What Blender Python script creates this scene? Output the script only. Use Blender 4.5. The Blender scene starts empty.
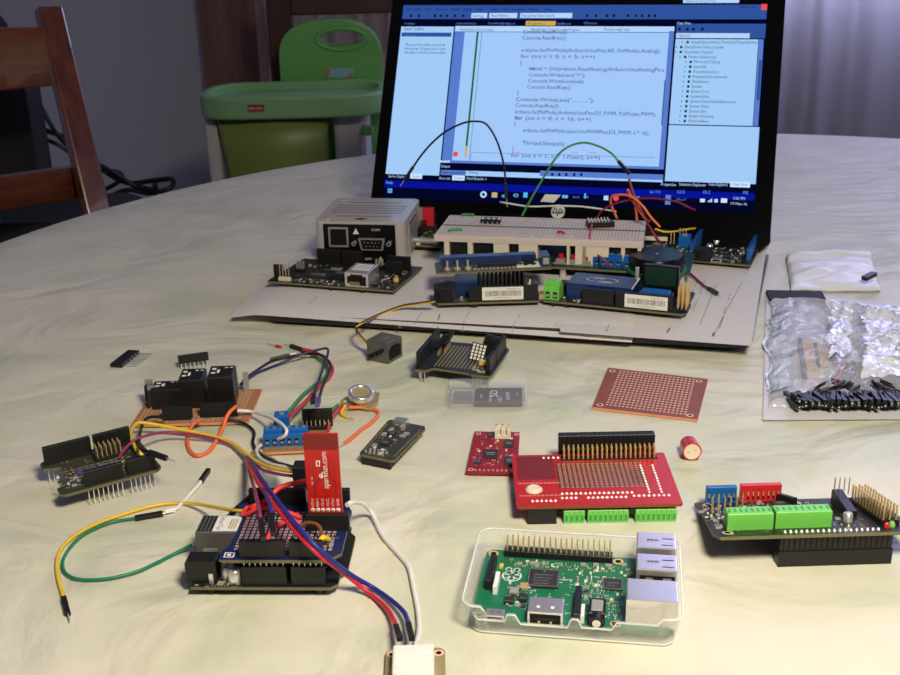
import bpy, bmesh, math, random
from mathutils import Vector, Matrix
R_ = random.Random(7)
SC_ = bpy.context.scene
COL = SC_.collection
S = 0.001            # everything is authored in millimetres above the table top
TZ = 0.75            # table height in metres
# ------------------------------------------------------------------ camera model
F, TH, RO, H = 1147.0, math.radians(21.09), math.radians(-1.44), 295.0
def ray(px, py):
    a, b = px-450, py-337.5
    u = a*math.cos(RO)+b*math.sin(RO); w = -a*math.sin(RO)+b*math.cos(RO)
    return Vector((u, F*math.cos(TH)-w*math.sin(TH), -F*math.sin(TH)-w*math.cos(TH)))
def G(px, py, z=0.0):
    d = ray(px, py); t = (z-H)/d.z
    return Vector((d.x*t, d.y*t, z))
def GY(px, py, Y):
    d = ray(px, py); t = Y/d.y
    return Vector((d.x*t, Y, H+d.z*t))
def PJ(v):
    z = v.z-H; d = v.y*math.cos(TH)-z*math.sin(TH); q = v.y*math.sin(TH)+z*math.cos(TH)
    u = v.x/d*F; w = -q/d*F
    return (450+u*math.cos(RO)-w*math.sin(RO), 337.5+u*math.sin(RO)+w*math.cos(RO))
def ROAD(px, py, Y0, x0, yaw):
    """point on the upright plane through (x0,Y0) running along yaw"""
    d = ray(px, py); n = Vector((-math.sin(yaw), math.cos(yaw), 0))
    t = (n.x*x0+n.y*Y0)/(d.x*n.x+d.y*n.y)
    return Vector((d.x*t, d.y*t, H+d.z*t))
# ------------------------------------------------------------------ materials
MT = {}
def mat(n, c, rough=.5, metal=0., emit=None, es=1., alpha=1., trans=0., ior=1.45, var=.0, vs=300., bump=0., bs=400., spec=.5, coat=0., sheen=0.):
    m = bpy.data.materials.new(n); m.use_nodes = True; nt = m.node_tree; N = nt.nodes; L = nt.links
    b = N['Principled BSDF']
    b.inputs['Base Color'].default_value = (*c, 1); b.inputs['Roughness'].default_value = rough
    b.inputs['Metallic'].default_value = metal; b.inputs['IOR'].default_value = ior
    b.inputs['Alpha'].default_value = alpha; b.inputs['Transmission Weight'].default_value = trans
    b.inputs['Specular IOR Level'].default_value = spec; b.inputs['Coat Weight'].default_value = coat
    if emit:
        b.inputs['Emission Color'].default_value = (*emit, 1); b.inputs['Emission Strength'].default_value = es
    if var or bump:
        tc = N.new('ShaderNodeTexCoord'); 
    if var:
        nz = N.new('ShaderNodeTexNoise'); nz.inputs['Scale'].default_value = vs; nz.inputs['Detail'].default_value = 4
        L.new(tc.outputs['Object'], nz.inputs['Vector'])
        mx = N.new('ShaderNodeMix'); mx.data_type = 'RGBA'
        mx.inputs['A'].default_value = (*[max(0, x*(1-var)) for x in c], 1); mx.inputs['B'].default_value = (*[min(1, x*(1+var)) for x in c], 1)
        L.new(nz.outputs['Fac'], mx.inputs['Factor']); L.new(mx.outputs['Result'], b.inputs['Base Color'])
    if bump:
        n2 = N.new('ShaderNodeTexNoise'); n2.inputs['Scale'].default_value = bs; L.new(tc.outputs['Object'], n2.inputs['Vector'])
        bp = N.new('ShaderNodeBump'); bp.inputs['Strength'].default_value = bump; bp.inputs['Distance'].default_value = .001
        L.new(n2.outputs['Fac'], bp.inputs['Height']); L.new(bp.outputs['Normal'], b.inputs['Normal'])
    MT[n] = m
    return m
mat('black', (.010, .010, .011), .42, var=.25, vs=900)
mat('black_matte', (.014, .013, .014), .7, var=.2, vs=500)
mat('hole', (.002, .002, .002), .9)
mat('black_gloss', (.005, .005, .006), .28, spec=.3)
mat('pcb_black', (.016, .017, .019), .35, var=.5, vs=500)
mat('pcb_olive', (.045, .046, .030), .4, var=.4, vs=500)
mat('pcb_edge', (.16, .14, .07), .6)
mat('pcb_blue', (.012, .022, .10), .35, var=.4, vs=500)
mat('pcb_green', (.010, .16, .075), .35, var=.35, vs=350)
mat('pcb_darkgreen', (.008, .035, .022), .4, var=.4, vs=400)
mat('pcb_red', (.50, .012, .010), .3, var=.15, vs=300)
mat('pcb_red_dark', (.20, .012, .010), .35)
mat('pcb_crimson', (.30, .008, .018), .35, var=.3, vs=400)
mat('phenolic', (.27, .062, .028), .45, var=.12, vs=200)
mat('phenolic_edge', (.72, .30, .15), .6)
mat('phenolic_tan', (.42, .19, .075), .5, var=.15, vs=200)
mat('copper_pad', (.95, .62, .46), .4, metal=.1)
mat('tin', (.86, .84, .80), .3, metal=.75)
mat('tin_matte', (.55, .53, .50), .5, metal=.8)
mat('gold', (.95, .70, .30), .35, metal=.7)
mat('gold_dull', (.60, .48, .24), .4, metal=.6)
mat('silver_case', (.66, .60, .60), .42, metal=.4, bump=.1, bs=900)
mat('steel', (.80, .77, .78), .26, metal=.85, var=.06, vs=100)
mat('white', (.80, .79, .76), .5)
mat('white_print', (.82, .82, .80), .6)
mat('paper', (.70, .66, .66), .8, var=.02, vs=20)
mat('ink', (.16, .15, .16), .8)
mat('ink_light', (.36, .34, .35), .8)
mat('label', (.80, .78, .74), .6)
mat('breadboard', (.72, .61, .57), .5, var=.03, vs=60)
mat('bb_hole', (.17, .13, .13), .8)
mat('bb_red', (.60, .30, .28), .6)
mat('cream', (.78, .70, .55), .5)
mat('blue_plastic', (.008, .12, .45), .35, var=.1, vs=200)
mat('blue_box', (.012, .03, .13), .25, var=.1, vs=100)
mat('red_plastic', (.65, .02, .025), .35)
mat('green_plastic', (.17, .60, .09), .4, var=.08, vs=150)
mat('green_dark_pl', (.05, .30, .07), .45)
mat('chip', (.022, .022, .024), .45, var=.15, vs=600)
mat('smd_tan', (.42, .30, .18), .5)
mat('smd_grey', (.30, .30, .31), .45); mat('jack_grey', (.13, .125, .12), .4, metal=.3)
mat('smd_white', (.85, .85, .83), .4)
mat('smd_yellow', (.75, .55, .15), .4)
for n, c in dict(w_yellow=(.85, .55, .03), w_green=(.01, .20, .10), w_green2=(.05, .30, .08), w_black=(.008, .008, .009), w_white=(.80, .78, .76), w_orange=(.85, .17, .05),
                 w_red=(.62, .02, .04), w_darkred=(.26, .01, .03), w_purple=(.30, .03, .11), w_blue=(.02, .025, .25), w_navy=(.015, .015, .08), w_brown=(.20, .07, .02), w_pink=(.85, .05, .06), w_violet=(.10, .08, .28), w_grey=(.12, .12, .11)).items():
    mat(n, c, .38)
mat('bezel', (.003, .003, .004), .08, spec=.22)
mat('laptop_body', (.02, .02, .022), .4)
mat('clear', (.88, .88, .95), .08, trans=.0, alpha=.10, spec=.9)
mat('case_clear', (.82, .82, .80), .15, alpha=.20, spec=.8)
mat('case_clear_dense', (.82, .81, .76), .22, alpha=.34, spec=.7)
mat('epoxy', (.70, .10, .10), .1, trans=.6)
# screen inks: a lit display gives off light
def emi(n, c, s=1.0):
    m = bpy.data.materials.new(n); m.use_nodes = True; nt = m.node_tree; nt.nodes.clear()
    e = nt.nodes.new('ShaderNodeEmission'); e.inputs[0].default_value = (*c, 1); e.inputs[1].default_value = s
    o = nt.nodes.new('ShaderNodeOutputMaterial'); nt.links.new(e.outputs[0], o.inputs[0]); MT[n] = m
emi('s_panel', (.36, .60, .93)); emi('s_edit', (.36, .58, .95)); emi('s_bar', (.030, .085, .34)); emi('s_mid', (.10, .20, .62))
emi('s_tab', (.45, .66, .98)); emi('s_navy', (.002, .004, .03)); emi('s_status', (.003, .006, .30)); emi('s_task', (.001, .002, .018))
emi('s_text', (.03, .05, .15)); emi('s_white', (.60, .78, 1.0)); emi('s_green', (.004, .13, .03)); emi('s_gold', (.65, .40, .07)); emi('s_red', (.8, .08, .08)); emi('s_kw', (.03, .05, .6)); emi('s_cyan', (.1, .45, .9))
# ------------------------------------------------------------------ mesh builder
def catmull(P, n=6):
    P = [Vector(p) for p in P]
    if len(P) < 3: return P
    Q = [P[0]*2-P[1]]+P+[P[-1]*2-P[-2]]; out = []
    for i in range(1, len(Q)-2):
        a, b, c, d = Q[i-1:i+3]
        for k in range(n):
            t = k/n
            out.append(.5*((2*b)+(c-a)*t+(2*a-5*b+4*c-d)*t*t+(3*b-a-3*c+d)*t**3))
    out.append(P[-1]); return out
class MB:
    def __init__(s): s.v = []; s.f = []; s.m = []; s.mats = []; s.sm = []
    def mi(s, m):
        if m not in s.mats: s.mats.append(m)
        return s.mats.index(m)
    def add(s, vs, fs, m, smooth=False):
        o = len(s.v); k = s.mi(m)
        s.v += [tuple(v) for v in vs]
        for f in fs: s.f.append([o+i for i in f]); s.m.append(k); s.sm.append(smooth)
        return s
    def box(s, x0, y0, z0, x1, y1, z1, m, c=0.):
        if c:
            # top edges chamfered
            a = [(x0, y0, z0), (x1, y0, z0), (x1, y1, z0), (x0, y1, z0), (x0, y0, z1-c), (x1, y0, z1-c), (x1, y1, z1-c), (x0, y1, z1-c),
                 (x0+c, y0+c, z1), (x1-c, y0+c, z1), (x1-c, y1-c, z1), (x0+c, y1-c, z1)]
            f = [(3, 2, 1, 0), (8, 9, 10, 11)]
            for i in range(4):
                j = (i+1) % 4; f += [(i, j, j+4, i+4), (i+4, j+4, j+8, i+8)]
            return s.add(a, f, m)
        a = [(x0, y0, z0), (x1, y0, z0), (x1, y1, z0), (x0, y1, z0), (x0, y0, z1), (x1, y0, z1), (x1, y1, z1), (x0, y1, z1)]
        return s.add(a, [(3, 2, 1, 0), (4, 5, 6, 7), (0, 1, 5, 4), (1, 2, 6, 5), (2, 3, 7, 6), (3, 0, 4, 7)], m)
    def prism(s, poly, z0, z1, m, mtop=None, smooth=False, scale_top=1.):
        n = len(poly); cx = sum(p[0] for p in poly)/n; cy = sum(p[1] for p in poly)/n
        a = [(x, y, z0) for x, y in poly]+[(cx+(x-cx)*scale_top, cy+(y-cy)*scale_top, z1) for x, y in poly]
        s.add(a, [tuple(range(n-1, -1, -1))]+[(i, (i+1) % n, (i+1) % n+n, i+n) for i in range(n)], m, smooth)
        s.add([a[n+i] for i in range(n)], [tuple(range(n))], mtop or m)
        return s
    def cyl(s, p, q, r, m, n=16, r2=None, cap=True, smooth=True):
        p = Vector(p); q = Vector(q); r2 = r if r2 is None else r2
        d = (q-p).normalized(); a = d.orthogonal().normalized(); b = d.cross(a)
        vs = [p+(a*math.cos(2*math.pi*i/n)+b*math.sin(2*math.pi*i/n))*r for i in range(n)]+[q+(a*math.cos(2*math.pi*i/n)+b*math.sin(2*math.pi*i/n))*r2 for i in range(n)]
        s.add(vs, [(i, (i+1) % n, (i+1) % n+n, i+n) for i in range(n)], m, smooth)
        if cap: s.add(vs, [tuple(range(n-1, -1, -1)), tuple(range(n, 2*n))], m)
        return s
    def lathe(s, prof, m, n=24, c=(0, 0), smooth=True):
        vs = [(c[0]+r*math.cos(2*math.pi*i/n), c[1]+r*math.sin(2*math.pi*i/n), z) for r, z in prof for i in range(n)]
        fs = [(k*n+i, k*n+(i+1) % n, (k+1)*n+(i+1) % n, (k+1)*n+i) for k in range(len(prof)-1) for i in range(n)]
        s.add(vs, fs, m, smooth); s.add(vs, [tuple(range((len(prof)-1)*n, len(prof)*n)), tuple(range(n-1, -1, -1))], m)
        return s
    def tube(s, P, r, m, n=8, sub=6):
        P = catmull(P, sub); k = len(P); vs = []; up = None
        for i, p in enumerate(P):
            t = (P[min(i+1, k-1)]-P[max(i-1, 0)])
            t = t.normalized() if t.length > 1e-9 else Vector((0, 0, 1))
            if up is None: up = t.orthogonal().normalized()
            up = (up-t*up.dot(t)).normalized(); b = t.cross(up)
            vs += [p+(up*math.cos(2*math.pi*j/n)+b*math.sin(2*math.pi*j/n))*r for j in range(n)]
        fs = [(i*n+j, i*n+(j+1) % n, (i+1)*n+(j+1) % n, (i+1)*n+j) for i in range(k-1) for j in range(n)]
        s.add(vs, fs, m, True); s.add(vs, [tuple(range(n-1, -1, -1)), tuple(range((k-1)*n, k*n))], m)
        return s
    def bar(s, p, q, w, h, m, up=Vector((0, 0, 1))):
        p = Vector(p); q = Vector(q); d = (q-p).normalized()
        x = d.cross(up); x = (x if x.length > .01 else Vector((1, 0, 0))).normalized(); z = x.cross(d)
        a = [p-x*w/2-z*h/2, p+x*w/2-z*h/2, p+x*w/2+z*h/2, p-x*w/2+z*h/2]; b = [v+(q-p) for v in a]
        return s.add(a+b, [(3, 2, 1, 0), (4, 5, 6, 7), (0, 1, 5, 4), (1, 2, 6, 5), (2, 3, 7, 6), (3, 0, 4, 7)][:2]+[(0, 1, 5, 4), (1, 2, 6, 5), (2, 3, 7, 6), (3, 0, 4, 7)], m)
    def quad(s, a, b, c, d, m): return s.add([a, b, c, d], [(0, 1, 2, 3)], m)
    def mesh(s, name):
        me = bpy.data.meshes.new(name)
        me.from_pydata([(v[0]*S, v[1]*S, v[2]*S) for v in s.v], [], s.f)
        for m in s.mats: me.materials.append(MT[m])
        for p, k, sm in zip(me.polygons, s.m, s.sm): p.material_index = k; p.use_smooth = sm
        bm = bmesh.new(); bm.from_mesh(me); bmesh.ops.recalc_face_normals(bm, faces=bm.faces); bm.to_mesh(me); bm.free()
        return me
    def build(s, name, parent=None, loc=(0, 0, 0), rot=(0, 0, 0), bevel=0):
        o = bpy.data.objects.new(name, s.mesh(name)); COL.objects.link(o)
        if parent is not None: o.parent = parent
        o.location = Vector(loc)*S; o.rotation_euler = rot
        if bevel:
            md = o.modifiers.new('bevel', 'BEVEL'); md.width = bevel*S; md.segments = 2; md.limit_method = 'ANGLE'; md.angle_limit = .6
        return o
def tag(o, label=None, cat=None, group=None, kind=None):
    if label: o['label'] = label
    if cat: o['category'] = cat
    if group: o['group'] = group
    if kind: o['kind'] = kind
    return o
def thing(name, label, cat, p, yaw=0., group=None, rx=0., ry=0.):
    o = bpy.data.objects.new(name, None); COL.objects.link(o); o.empty_display_size = .01
    o.location = (p[0]*S, p[1]*S, TZ+p[2]*S); o.rotation_euler = (rx, ry, yaw)
    return tag(o, label, cat, group)
def dup(o, parent, loc=None, rot=None):
    c = o.copy(); COL.objects.link(c); c.parent = parent
    if loc is not None: c.location = Vector(loc)*S
    if rot is not None: c.rotation_euler = rot
    return c
def frame(fl, fr, z):
    a = G(*fl, z); b = G(*fr, z); return a, math.atan2(b.y-a.y, b.x-a.x), math.hypot(b.x-a.x, b.y-a.y)
def local(p, a, yaw):
    d = Vector(p)-a; return Vector((d.x*math.cos(yaw)+d.y*math.sin(yaw), -d.x*math.sin(yaw)+d.y*math.cos(yaw), d.z))
# ------------------------------------------------------------------ text turned into mesh
def text_mb(mb, s, x, y, h, m, w=None, z=0., plane=lambda X, Y, Z: (X, Y, Z)):
    cu = bpy.data.curves.new('t', 'FONT'); cu.body = s; cu.size = 1; cu.resolution_u = 2
    o = bpy.data.objects.new('t', cu); COL.objects.link(o)
    me = bpy.data.meshes.new_from_object(o.evaluated_get(bpy.context.evaluated_depsgraph_get()))
    bpy.data.objects.remove(o); bpy.data.curves.remove(cu)
    if len(me.vertices):
        xs = [v.co.x for v in me.vertices]; k = h/.72; kx = (w/(max(xs)-min(xs))) if w else k
        mb.add([plane(x+(v.co.x-min(xs))*kx, y+v.co.y*k, z) for v in me.vertices], [tuple(p.vertices) for p in me.polygons], m)
    bpy.data.meshes.remove(me)
# ------------------------------------------------------------------ electronics kit (x right, y back, z up)
_pin = {}
def pins(parent, pts, h, m='gold', w=.64, name='pin', tilt=(0, 0, 0)):
    key = (round(h, 2), m, w)
    if key not in _pin:
        b = MB(); b.box(-w/2, -w/2, 0, w/2, w/2, h-.6, m); b.prism([(-w/2, -w/2), (w/2, -w/2), (w/2, w/2), (-w/2, w/2)], h-.6, h, m, scale_top=.4); _pin[key] = b.mesh('pin')
    for p in pts:
        o = bpy.data.objects.new(name, _pin[key]); COL.objects.link(o); o.parent = parent; o.location = Vector(p)*S; o.rotation_euler = tilt
def socket(root, x, y, z, nx, ny=1, h=8.5, m='black', name='socket_header', P=2.54, holes=True):
    b = MB(); w = nx*P; d = ny*P
    b.box(0, 0, 0, w, d, h, m, .2)
    if holes:
        for i in range(nx):
            for j in range(ny): b.quad(*[(i*P+P/2+a*.55, j*P+P/2+c*.55, h+.03) for a, c in ((-1, -1), (1, -1), (1, 1), (-1, 1))], 'hole')
    return b.build(name, root, (x, y, z))
def male(root, x, y, z, nx, ny=1, h=8.5, m='gold', base='black', bh=2.5, name='pin_header', P=2.54):
    b = MB()
    for i in range(nx):
        for j in range(ny): b.box(i*P+.08, j*P+.08, 0, i*P+P-.08, j*P+P-.08, bh, base, .25)
    o = b.build(name, root, (x, y, z))
    pins(o, [(i*P+P/2, j*P+P/2, bh-.1) for i in range(nx) for j in range(ny)], h-bh, m)
    return o
def chip(root, x, y, z, w, d, h=1.2, name='chip', legs=0, m='chip', rot=0., mark=True):
    b = MB(); b.box(0, 0, .1, w, d, h, m, .12)
    if legs:
        for i in range(legs):
            t = w*(i+.5)/legs; b.box(t-.15, -.7, 0, t+.15, .1, h*.4, 'tin_matte'); b.box(t-.15, d-.1, 0, t+.15, d+.7, h*.4, 'tin_matte')
    if mark:
        b.cyl((w*.12+.2, d*.85, h), (w*.12+.2, d*.85, h+.02), .25, 'ink_light', 8)
        for k in range(2): b.quad((w*.2, d*(.35+.2*k), h+.02), (w*.8, d*(.35+.2*k), h+.02), (w*.8, d*(.42+.2*k), h+.02), (w*.2, d*(.42+.2*k), h+.02), 'smd_grey')
    return b.build(name, root, (x, y, z), (0, 0, rot))
_smd = {}
def smd_meshes():
    b = MB(); b.box(-.8, -.45, 0, .8, .45, .6, 'smd_tan'); b.box(-1, -.46, 0, -.6, .46, .62, 'tin'); b.box(.6, -.46, 0, 1, .46, .62, 'tin'); _smd['capacitor'] = b.mesh('capacitor')
    b = MB(); b.box(-.8, -.45, 0, .8, .45, .45, 'chip'); b.box(-1, -.46, 0, -.6, .46, .47, 'tin'); b.box(.6, -.46, 0, 1, .46, .47, 'tin'); _smd['resistor'] = b.mesh('resistor')
    b = MB(); b.box(-.9, -.6, 0, .9, .6, .7, 'smd_white'); b.box(-.5, -.4, .7, .5, .4, .8, 'smd_yellow'); _smd['indicator_light'] = b.mesh('indicator_light')
    b = MB(); b.box(-1.4, -.8, 0, 1.4, .8, 1.1, 'chip', .15)
    for k in (-1, 0, 1): b.box(k-.2, -1.4, 0, k+.2, -.8, .3, 'tin')
    b.box(-.2, .8, 0, .2, 1.4, .3, 'tin'); _smd['transistor'] = b.mesh('transistor')
    b = MB(); b.box(-1.6, -1.2, 0, 1.6, 1.2, 1.2, 'smd_grey', .3); _smd['crystal'] = b.mesh('crystal')
smd_meshes()
def smd(root, x0, y0, x1, y1, z, n_, seed=1, kinds=('capacitor', 'resistor', 'capacitor', 'resistor', 'transistor', 'indicator_light', 'crystal')):
    r = random.Random(seed); pts = []; t = 0; n = int(n_*1.5)
    while len(pts) < n and t < n*30:
        t += 1; x = r.uniform(x0, x1); y = r.uniform(y0, y1)
        if all(abs(x-a) > 1.9 or abs(y-b) > 1.5 for a, b in pts): pts.append((x, y))
    for x, y in pts:
        k = r.choice(kinds); o = bpy.data.objects.new(k, _smd[k]); COL.objects.link(o); o.parent = root
        o.location = (x*S, y*S, z*S); o.rotation_euler = (0, 0, r.choice((0, math.pi/2)) if k != 'transistor' else 0); o.scale = (.82,)*3
def pcb(root, poly, z, m, th=1.6, edge='pcb_edge', pads=None, padm='copper_pad', name='circuit_board', holes=(), extra=None, psz=.75, hol=True):
    b = MB(); b.prism(poly, 0, th, edge, m)
    b.prism(poly, -.02, .01, m, m)
    if pads:
        for (x, y) in pads:
            k = psz; b.quad((x-k, y-k, th+.04), (x+k, y-k, th+.04), (x+k, y+k, th+.04), (x-k, y+k, th+.04), padm)
            if hol: b.quad((x-.35, y-.35, th+.07), (x+.35, y-.35, th+.07), (x+.35, y+.35, th+.07), (x-.35, y+.35, th+.07), 'hole')
    for (x, y, r) in holes:
        b.cyl((x, y, th), (x, y, th+.06), r*1.75, padm, 16); b.cyl((x, y, th), (x, y, th+.09), r, 'hole', 12)
    if extra: extra(b, th)
    return b.build(name, root, (0, 0, z))
def rect(w, d, c=0., x=0., y=0.):
    if not c: return [(x, y), (x+w, y), (x+w, y+d), (x, y+d)]
    return [(x+c, y), (x+w-c, y), (x+w, y+c), (x+w, y+d-c), (x+w-c, y+d), (x+c, y+d), (x, y+d-c), (x, y+c)]
def traces(m, z, x0, y0, x1, y1, n, seed, w=.35):
    r = random.Random(seed)
    def f(b, th):
        for i in range(n):
            x = r.uniform(x0, x1); y = r.uniform(y0, y1); l = r.uniform(2, 9)
            if r.random() < .35: b.cyl((x, y, th), (x, y, th+.05), .5, m, 6)
            elif r.random() < .5: b.quad((x, y, th+.03), (min(x1, x+l), y, th+.03), (min(x1, x+l), y+w, th+.03), (x, y+w, th+.03), m)
            else: b.quad((x, y, th+.03), (x+w, y, th+.03), (x+w, min(y1, y+l), th+.03), (x, min(y1, y+l), th+.03), m)
    return f
def terminal(root, x, y, z, n, h, d, m, P=5.08, name='screw_terminal', face='y'):
    b = MB(); w = n*P; b.box(0, 0, 0, w, d, h*.78, m, .3); b.box(.2, d*.25, h*.78, w-.2, d*.85, h, m, .5)
    for i in range(n):
        cx = (i+.5)*P; dk = 'green_dark_pl' if P < 3 else 'hole'; b.quad((cx-P*.28, -.05, h*.1), (cx+P*.28, -.05, h*.1), (cx+P*.28, -.05, h*.48), (cx-P*.28, -.05, h*.48), dk)
        if P > 3: b.box(cx-P*.2, -.06, h*.18, cx+P*.2, .3, h*.34, 'tin_matte')
        b.box(i*P-.12, -.04, 0, i*P+.12, .1, h*.76, 'green_dark_pl' if P < 3 else m)
    o = b.build(name, root, (x, y, z))
    for i in range(n):
        s = MB(); s.cyl((0, 0, 0), (0, 0, .35), P*.24, 'tin', 12); s.box(-P*.2, -.15, .3, P*.2, .15, .42, 'hole'); s.build('screw', o, ((i+.5)*P, d*.55, h-.05))
    return o
# ------------------------------------------------------------------ wires
def wire(label, P, r, m, a=None, b=None, name='jumper_wire', cat='wire', group=None, ma='black', mb_='black', sub=6):
    """P in table mm; a / b: 'plug', 'pin' (plug with a pin), 'bare' or None"""
    P = [Vector(p) for p in P]; o = P[0].copy(); root = thing(name, label, cat, o, group=group)
    Q = [p-o for p in P]
    w = MB(); w.tube(Q, r, m, 8, sub); w.build('insulation', root)
    for k, e, mm in ((0, a, ma), (-1, b, mb_)):
        if not e: continue
        p = Q[k]; d = (Q[k]-Q[1 if k == 0 else -2]).normalized()
        up = Vector((0, 0, 1)) if abs(d.z) < .8 else Vector((0, 1, 0))
        if e == 'bare':
            t = MB(); t.cyl(p, p+d*5, .35, 'tin', 8); t.build('bare_tip', root); continue
        t = MB(); t.bar(p-d*1, p+d*13, 2.5, 2.5, mm, up); t.build('plug', root, bevel=.25)
        if e == 'pin':
            t = MB(); t.cyl(p+d*13, p+d*19.5, .32, 'tin', 8); t.build('pin', root)
    return root
# ================================================================== setting
def npnode(nt, t, **k):
    n = nt.nodes.new(t)
    for a, v in k.items(): setattr(n, a, v)
    return n
def structure(name, mb, **k): return tag(mb.build(name, None, **k), kind='structure')
def wall_mat(n, c):
    return mat(n, c, .85, var=.05, vs=2.5, bump=.05, bs=60)
wall_mat('paint_grey', (.60, .62, .70)); wall_mat('paint_ceiling', (.55, .55, .56)); wall_mat('paint_warm', (.42, .38, .36))
mat('floor_dark', (.075, .05, .045), .45, var=.3, vs=6)
ZF = -750.0
def wbox(*a, m):
    b = MB(); b.box(*a, m); return b
# objects built in table millimetres; the root offset lifts them to the table height
def lift(o, p=(0, 0, 0)):
    o.location = (p[0]*S, p[1]*S, TZ+p[2]*S); return o
RX0, RX1, RY0, RY1, RZ1 = -1500, 2300, -1500, 3000, 1900
lift(structure('floor', wbox(RX0, RY0, ZF-60, RX1, RY1, ZF, m='floor_dark')))
lift(structure('wall_left', wbox(RX0-80, RY0, ZF, RX0, RY1, RZ1, m='paint_grey')))
lift(structure('wall_right', wbox(RX1, RY0, ZF, RX1+80, RY1, RZ1, m='paint_warm')))
lift(structure('wall_front', wbox(RX0-80, RY0-80, ZF, RX1+80, RY0, RZ1, m='paint_warm')))
lift(structure('ceiling', wbox(RX0-80, RY0-80, RZ1, RX1+80, RY1+80, RZ1+60, m='paint_ceiling')))
# back wall with a window opening on the right
wx0, wx1, wz0, wz1 = 470, 1900, 40, 1650
b = MB(); b.box(RX0-80, RY1, ZF, wx0, RY1+90, RZ1, 'paint_grey'); b.box(wx1, RY1, ZF, RX1+80, RY1+90, RZ1, 'paint_grey')
b.box(wx0, RY1, ZF, wx1, RY1+90, wz0, 'paint_grey'); b.box(wx0, RY1, wz1, wx1, RY1+90, RZ1, 'paint_grey')
lift(structure('wall_back', b))
mat('frame_white', (.7, .7, .72), .4)
b = MB()
for a in (wx0, (wx0+wx1)/2-20, wx1-40): b.box(a, RY1+20, wz0, a+40, RY1+60, wz1, 'frame_white')
for a in (wz0, wz1-40): b.box(wx0, RY1+20, a, wx1, RY1+60, a+40, 'frame_white')
b.quad((wx0, RY1+42, wz0), (wx1, RY1+42, wz0), (wx1, RY1+42, wz1), (wx0, RY1+42, wz1), 'clear')
lift(structure('window_1', b))
# dark wooden door frame at the end of the grey wall
def woodmat(n, c1, c2, sc=1.0, rough=.35, coat=.3, axis='Z'):
    m = bpy.data.materials.new(n); m.use_nodes = True; nt = m.node_tree; b = nt.nodes['Principled BSDF']; b.inputs['Roughness'].default_value = rough; b.inputs['Coat Weight'].default_value = coat
    tc = npnode(nt, 'ShaderNodeTexCoord'); mp = npnode(nt, 'ShaderNodeMapping'); nt.links.new(tc.outputs['Object'], mp.inputs['Vector'])
    k = {'Z': (22, 22, 2), 'X': (2, 22, 22)}[axis]; mp.inputs['Scale'].default_value = [q*sc for q in k]
    nz = npnode(nt, 'ShaderNodeTexNoise'); nz.inputs['Scale'].default_value = 2.2; nz.inputs['Detail'].default_value = 6; nz.inputs['Distortion'].default_value = .6
    nt.links.new(mp.outputs[0], nz.inputs['Vector']); cr = npnode(nt, 'ShaderNodeValToRGB'); nt.links.new(nz.outputs['Fac'], cr.inputs[0])
    cr.color_ramp.elements[0].position = .3; cr.color_ramp.elements[1].position = .7
    cr.color_ramp.elements[0].color = (*c1, 1); cr.color_ramp.elements[1].color = (*c2, 1); nt.links.new(cr.outputs[0], b.inputs['Base Color']); MT[n] = m
woodmat('wood_chair', (.055, .012, .005), (.15, .036, .013), 1.3, .22, .6)
woodmat('wood_chair_x', (.055, .012, .005), (.15, .036, .013), 1.3, .22, .6, 'X')
woodmat('wood_frame', (.17, .075, .06), (.26, .125, .10), 1., .5, .1)
woodmat('wood_dark', (.035, .010, .009), (.07, .02, .017), 1.2, .4, .2)
woodmat('wood_dark_x', (.035, .010, .009), (.07, .02, .017), 1.2, .4, .2, 'X')
p0 = GY(219, 100, 2900); p1 = GY(262, 100, 2900)
b = MB(); b.box(p0.x-22, 2860, ZF, p1.x-10, 2998, 1500, 'wood_frame'); b.box(p1.x-10, 2850, ZF, p1.x+8, 2998, 1500, 'wood_frame')
lift(structure('trim_1', b))
# ------------------------------------------------------------------ curtains (pleated cloth in front of the window)
def curtain_mat(n, c, tr):
    m = bpy.data.materials.new(n); m.use_nodes = True; nt = m.node_tree; nt.nodes.clear()
    o = npnode(nt, 'ShaderNodeOutputMaterial'); d = npnode(nt, 'ShaderNodeBsdfDiffuse'); t = npnode(nt, 'ShaderNodeBsdfTranslucent'); x = npnode(nt, 'ShaderNodeMixShader')
    tc = npnode(nt, 'ShaderNodeTexCoord'); nz = npnode(nt, 'ShaderNodeTexNoise'); nz.inputs['Scale'].default_value = 6; nt.links.new(tc.outputs['Object'], nz.inputs['Vector'])
    mx = npnode(nt, 'ShaderNodeMix', data_type='RGBA'); mx.inputs['A'].default_value = (*[v*.9 for v in c], 1); mx.inputs['B'].default_value = (*c, 1); nt.links.new(nz.outputs['Fac'], mx.inputs['Factor'])
    nt.links.new(mx.outputs['Result'], d.inputs[0]); nt.links.new(mx.outputs['Result'], t.inputs[0]); x.inputs[0].default_value = tr
    nt.links.new(d.outputs[0], x.inputs[1]); nt.links.new(t.outputs[0], x.inputs[2]); nt.links.new(x.outputs[0], o.inputs[0]); MT[n] = m
curtain_mat('curtain_cloth', (.60, .57, .58), .5); curtain_mat('curtain_beige', (.85, .72, .62), .3)
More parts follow.
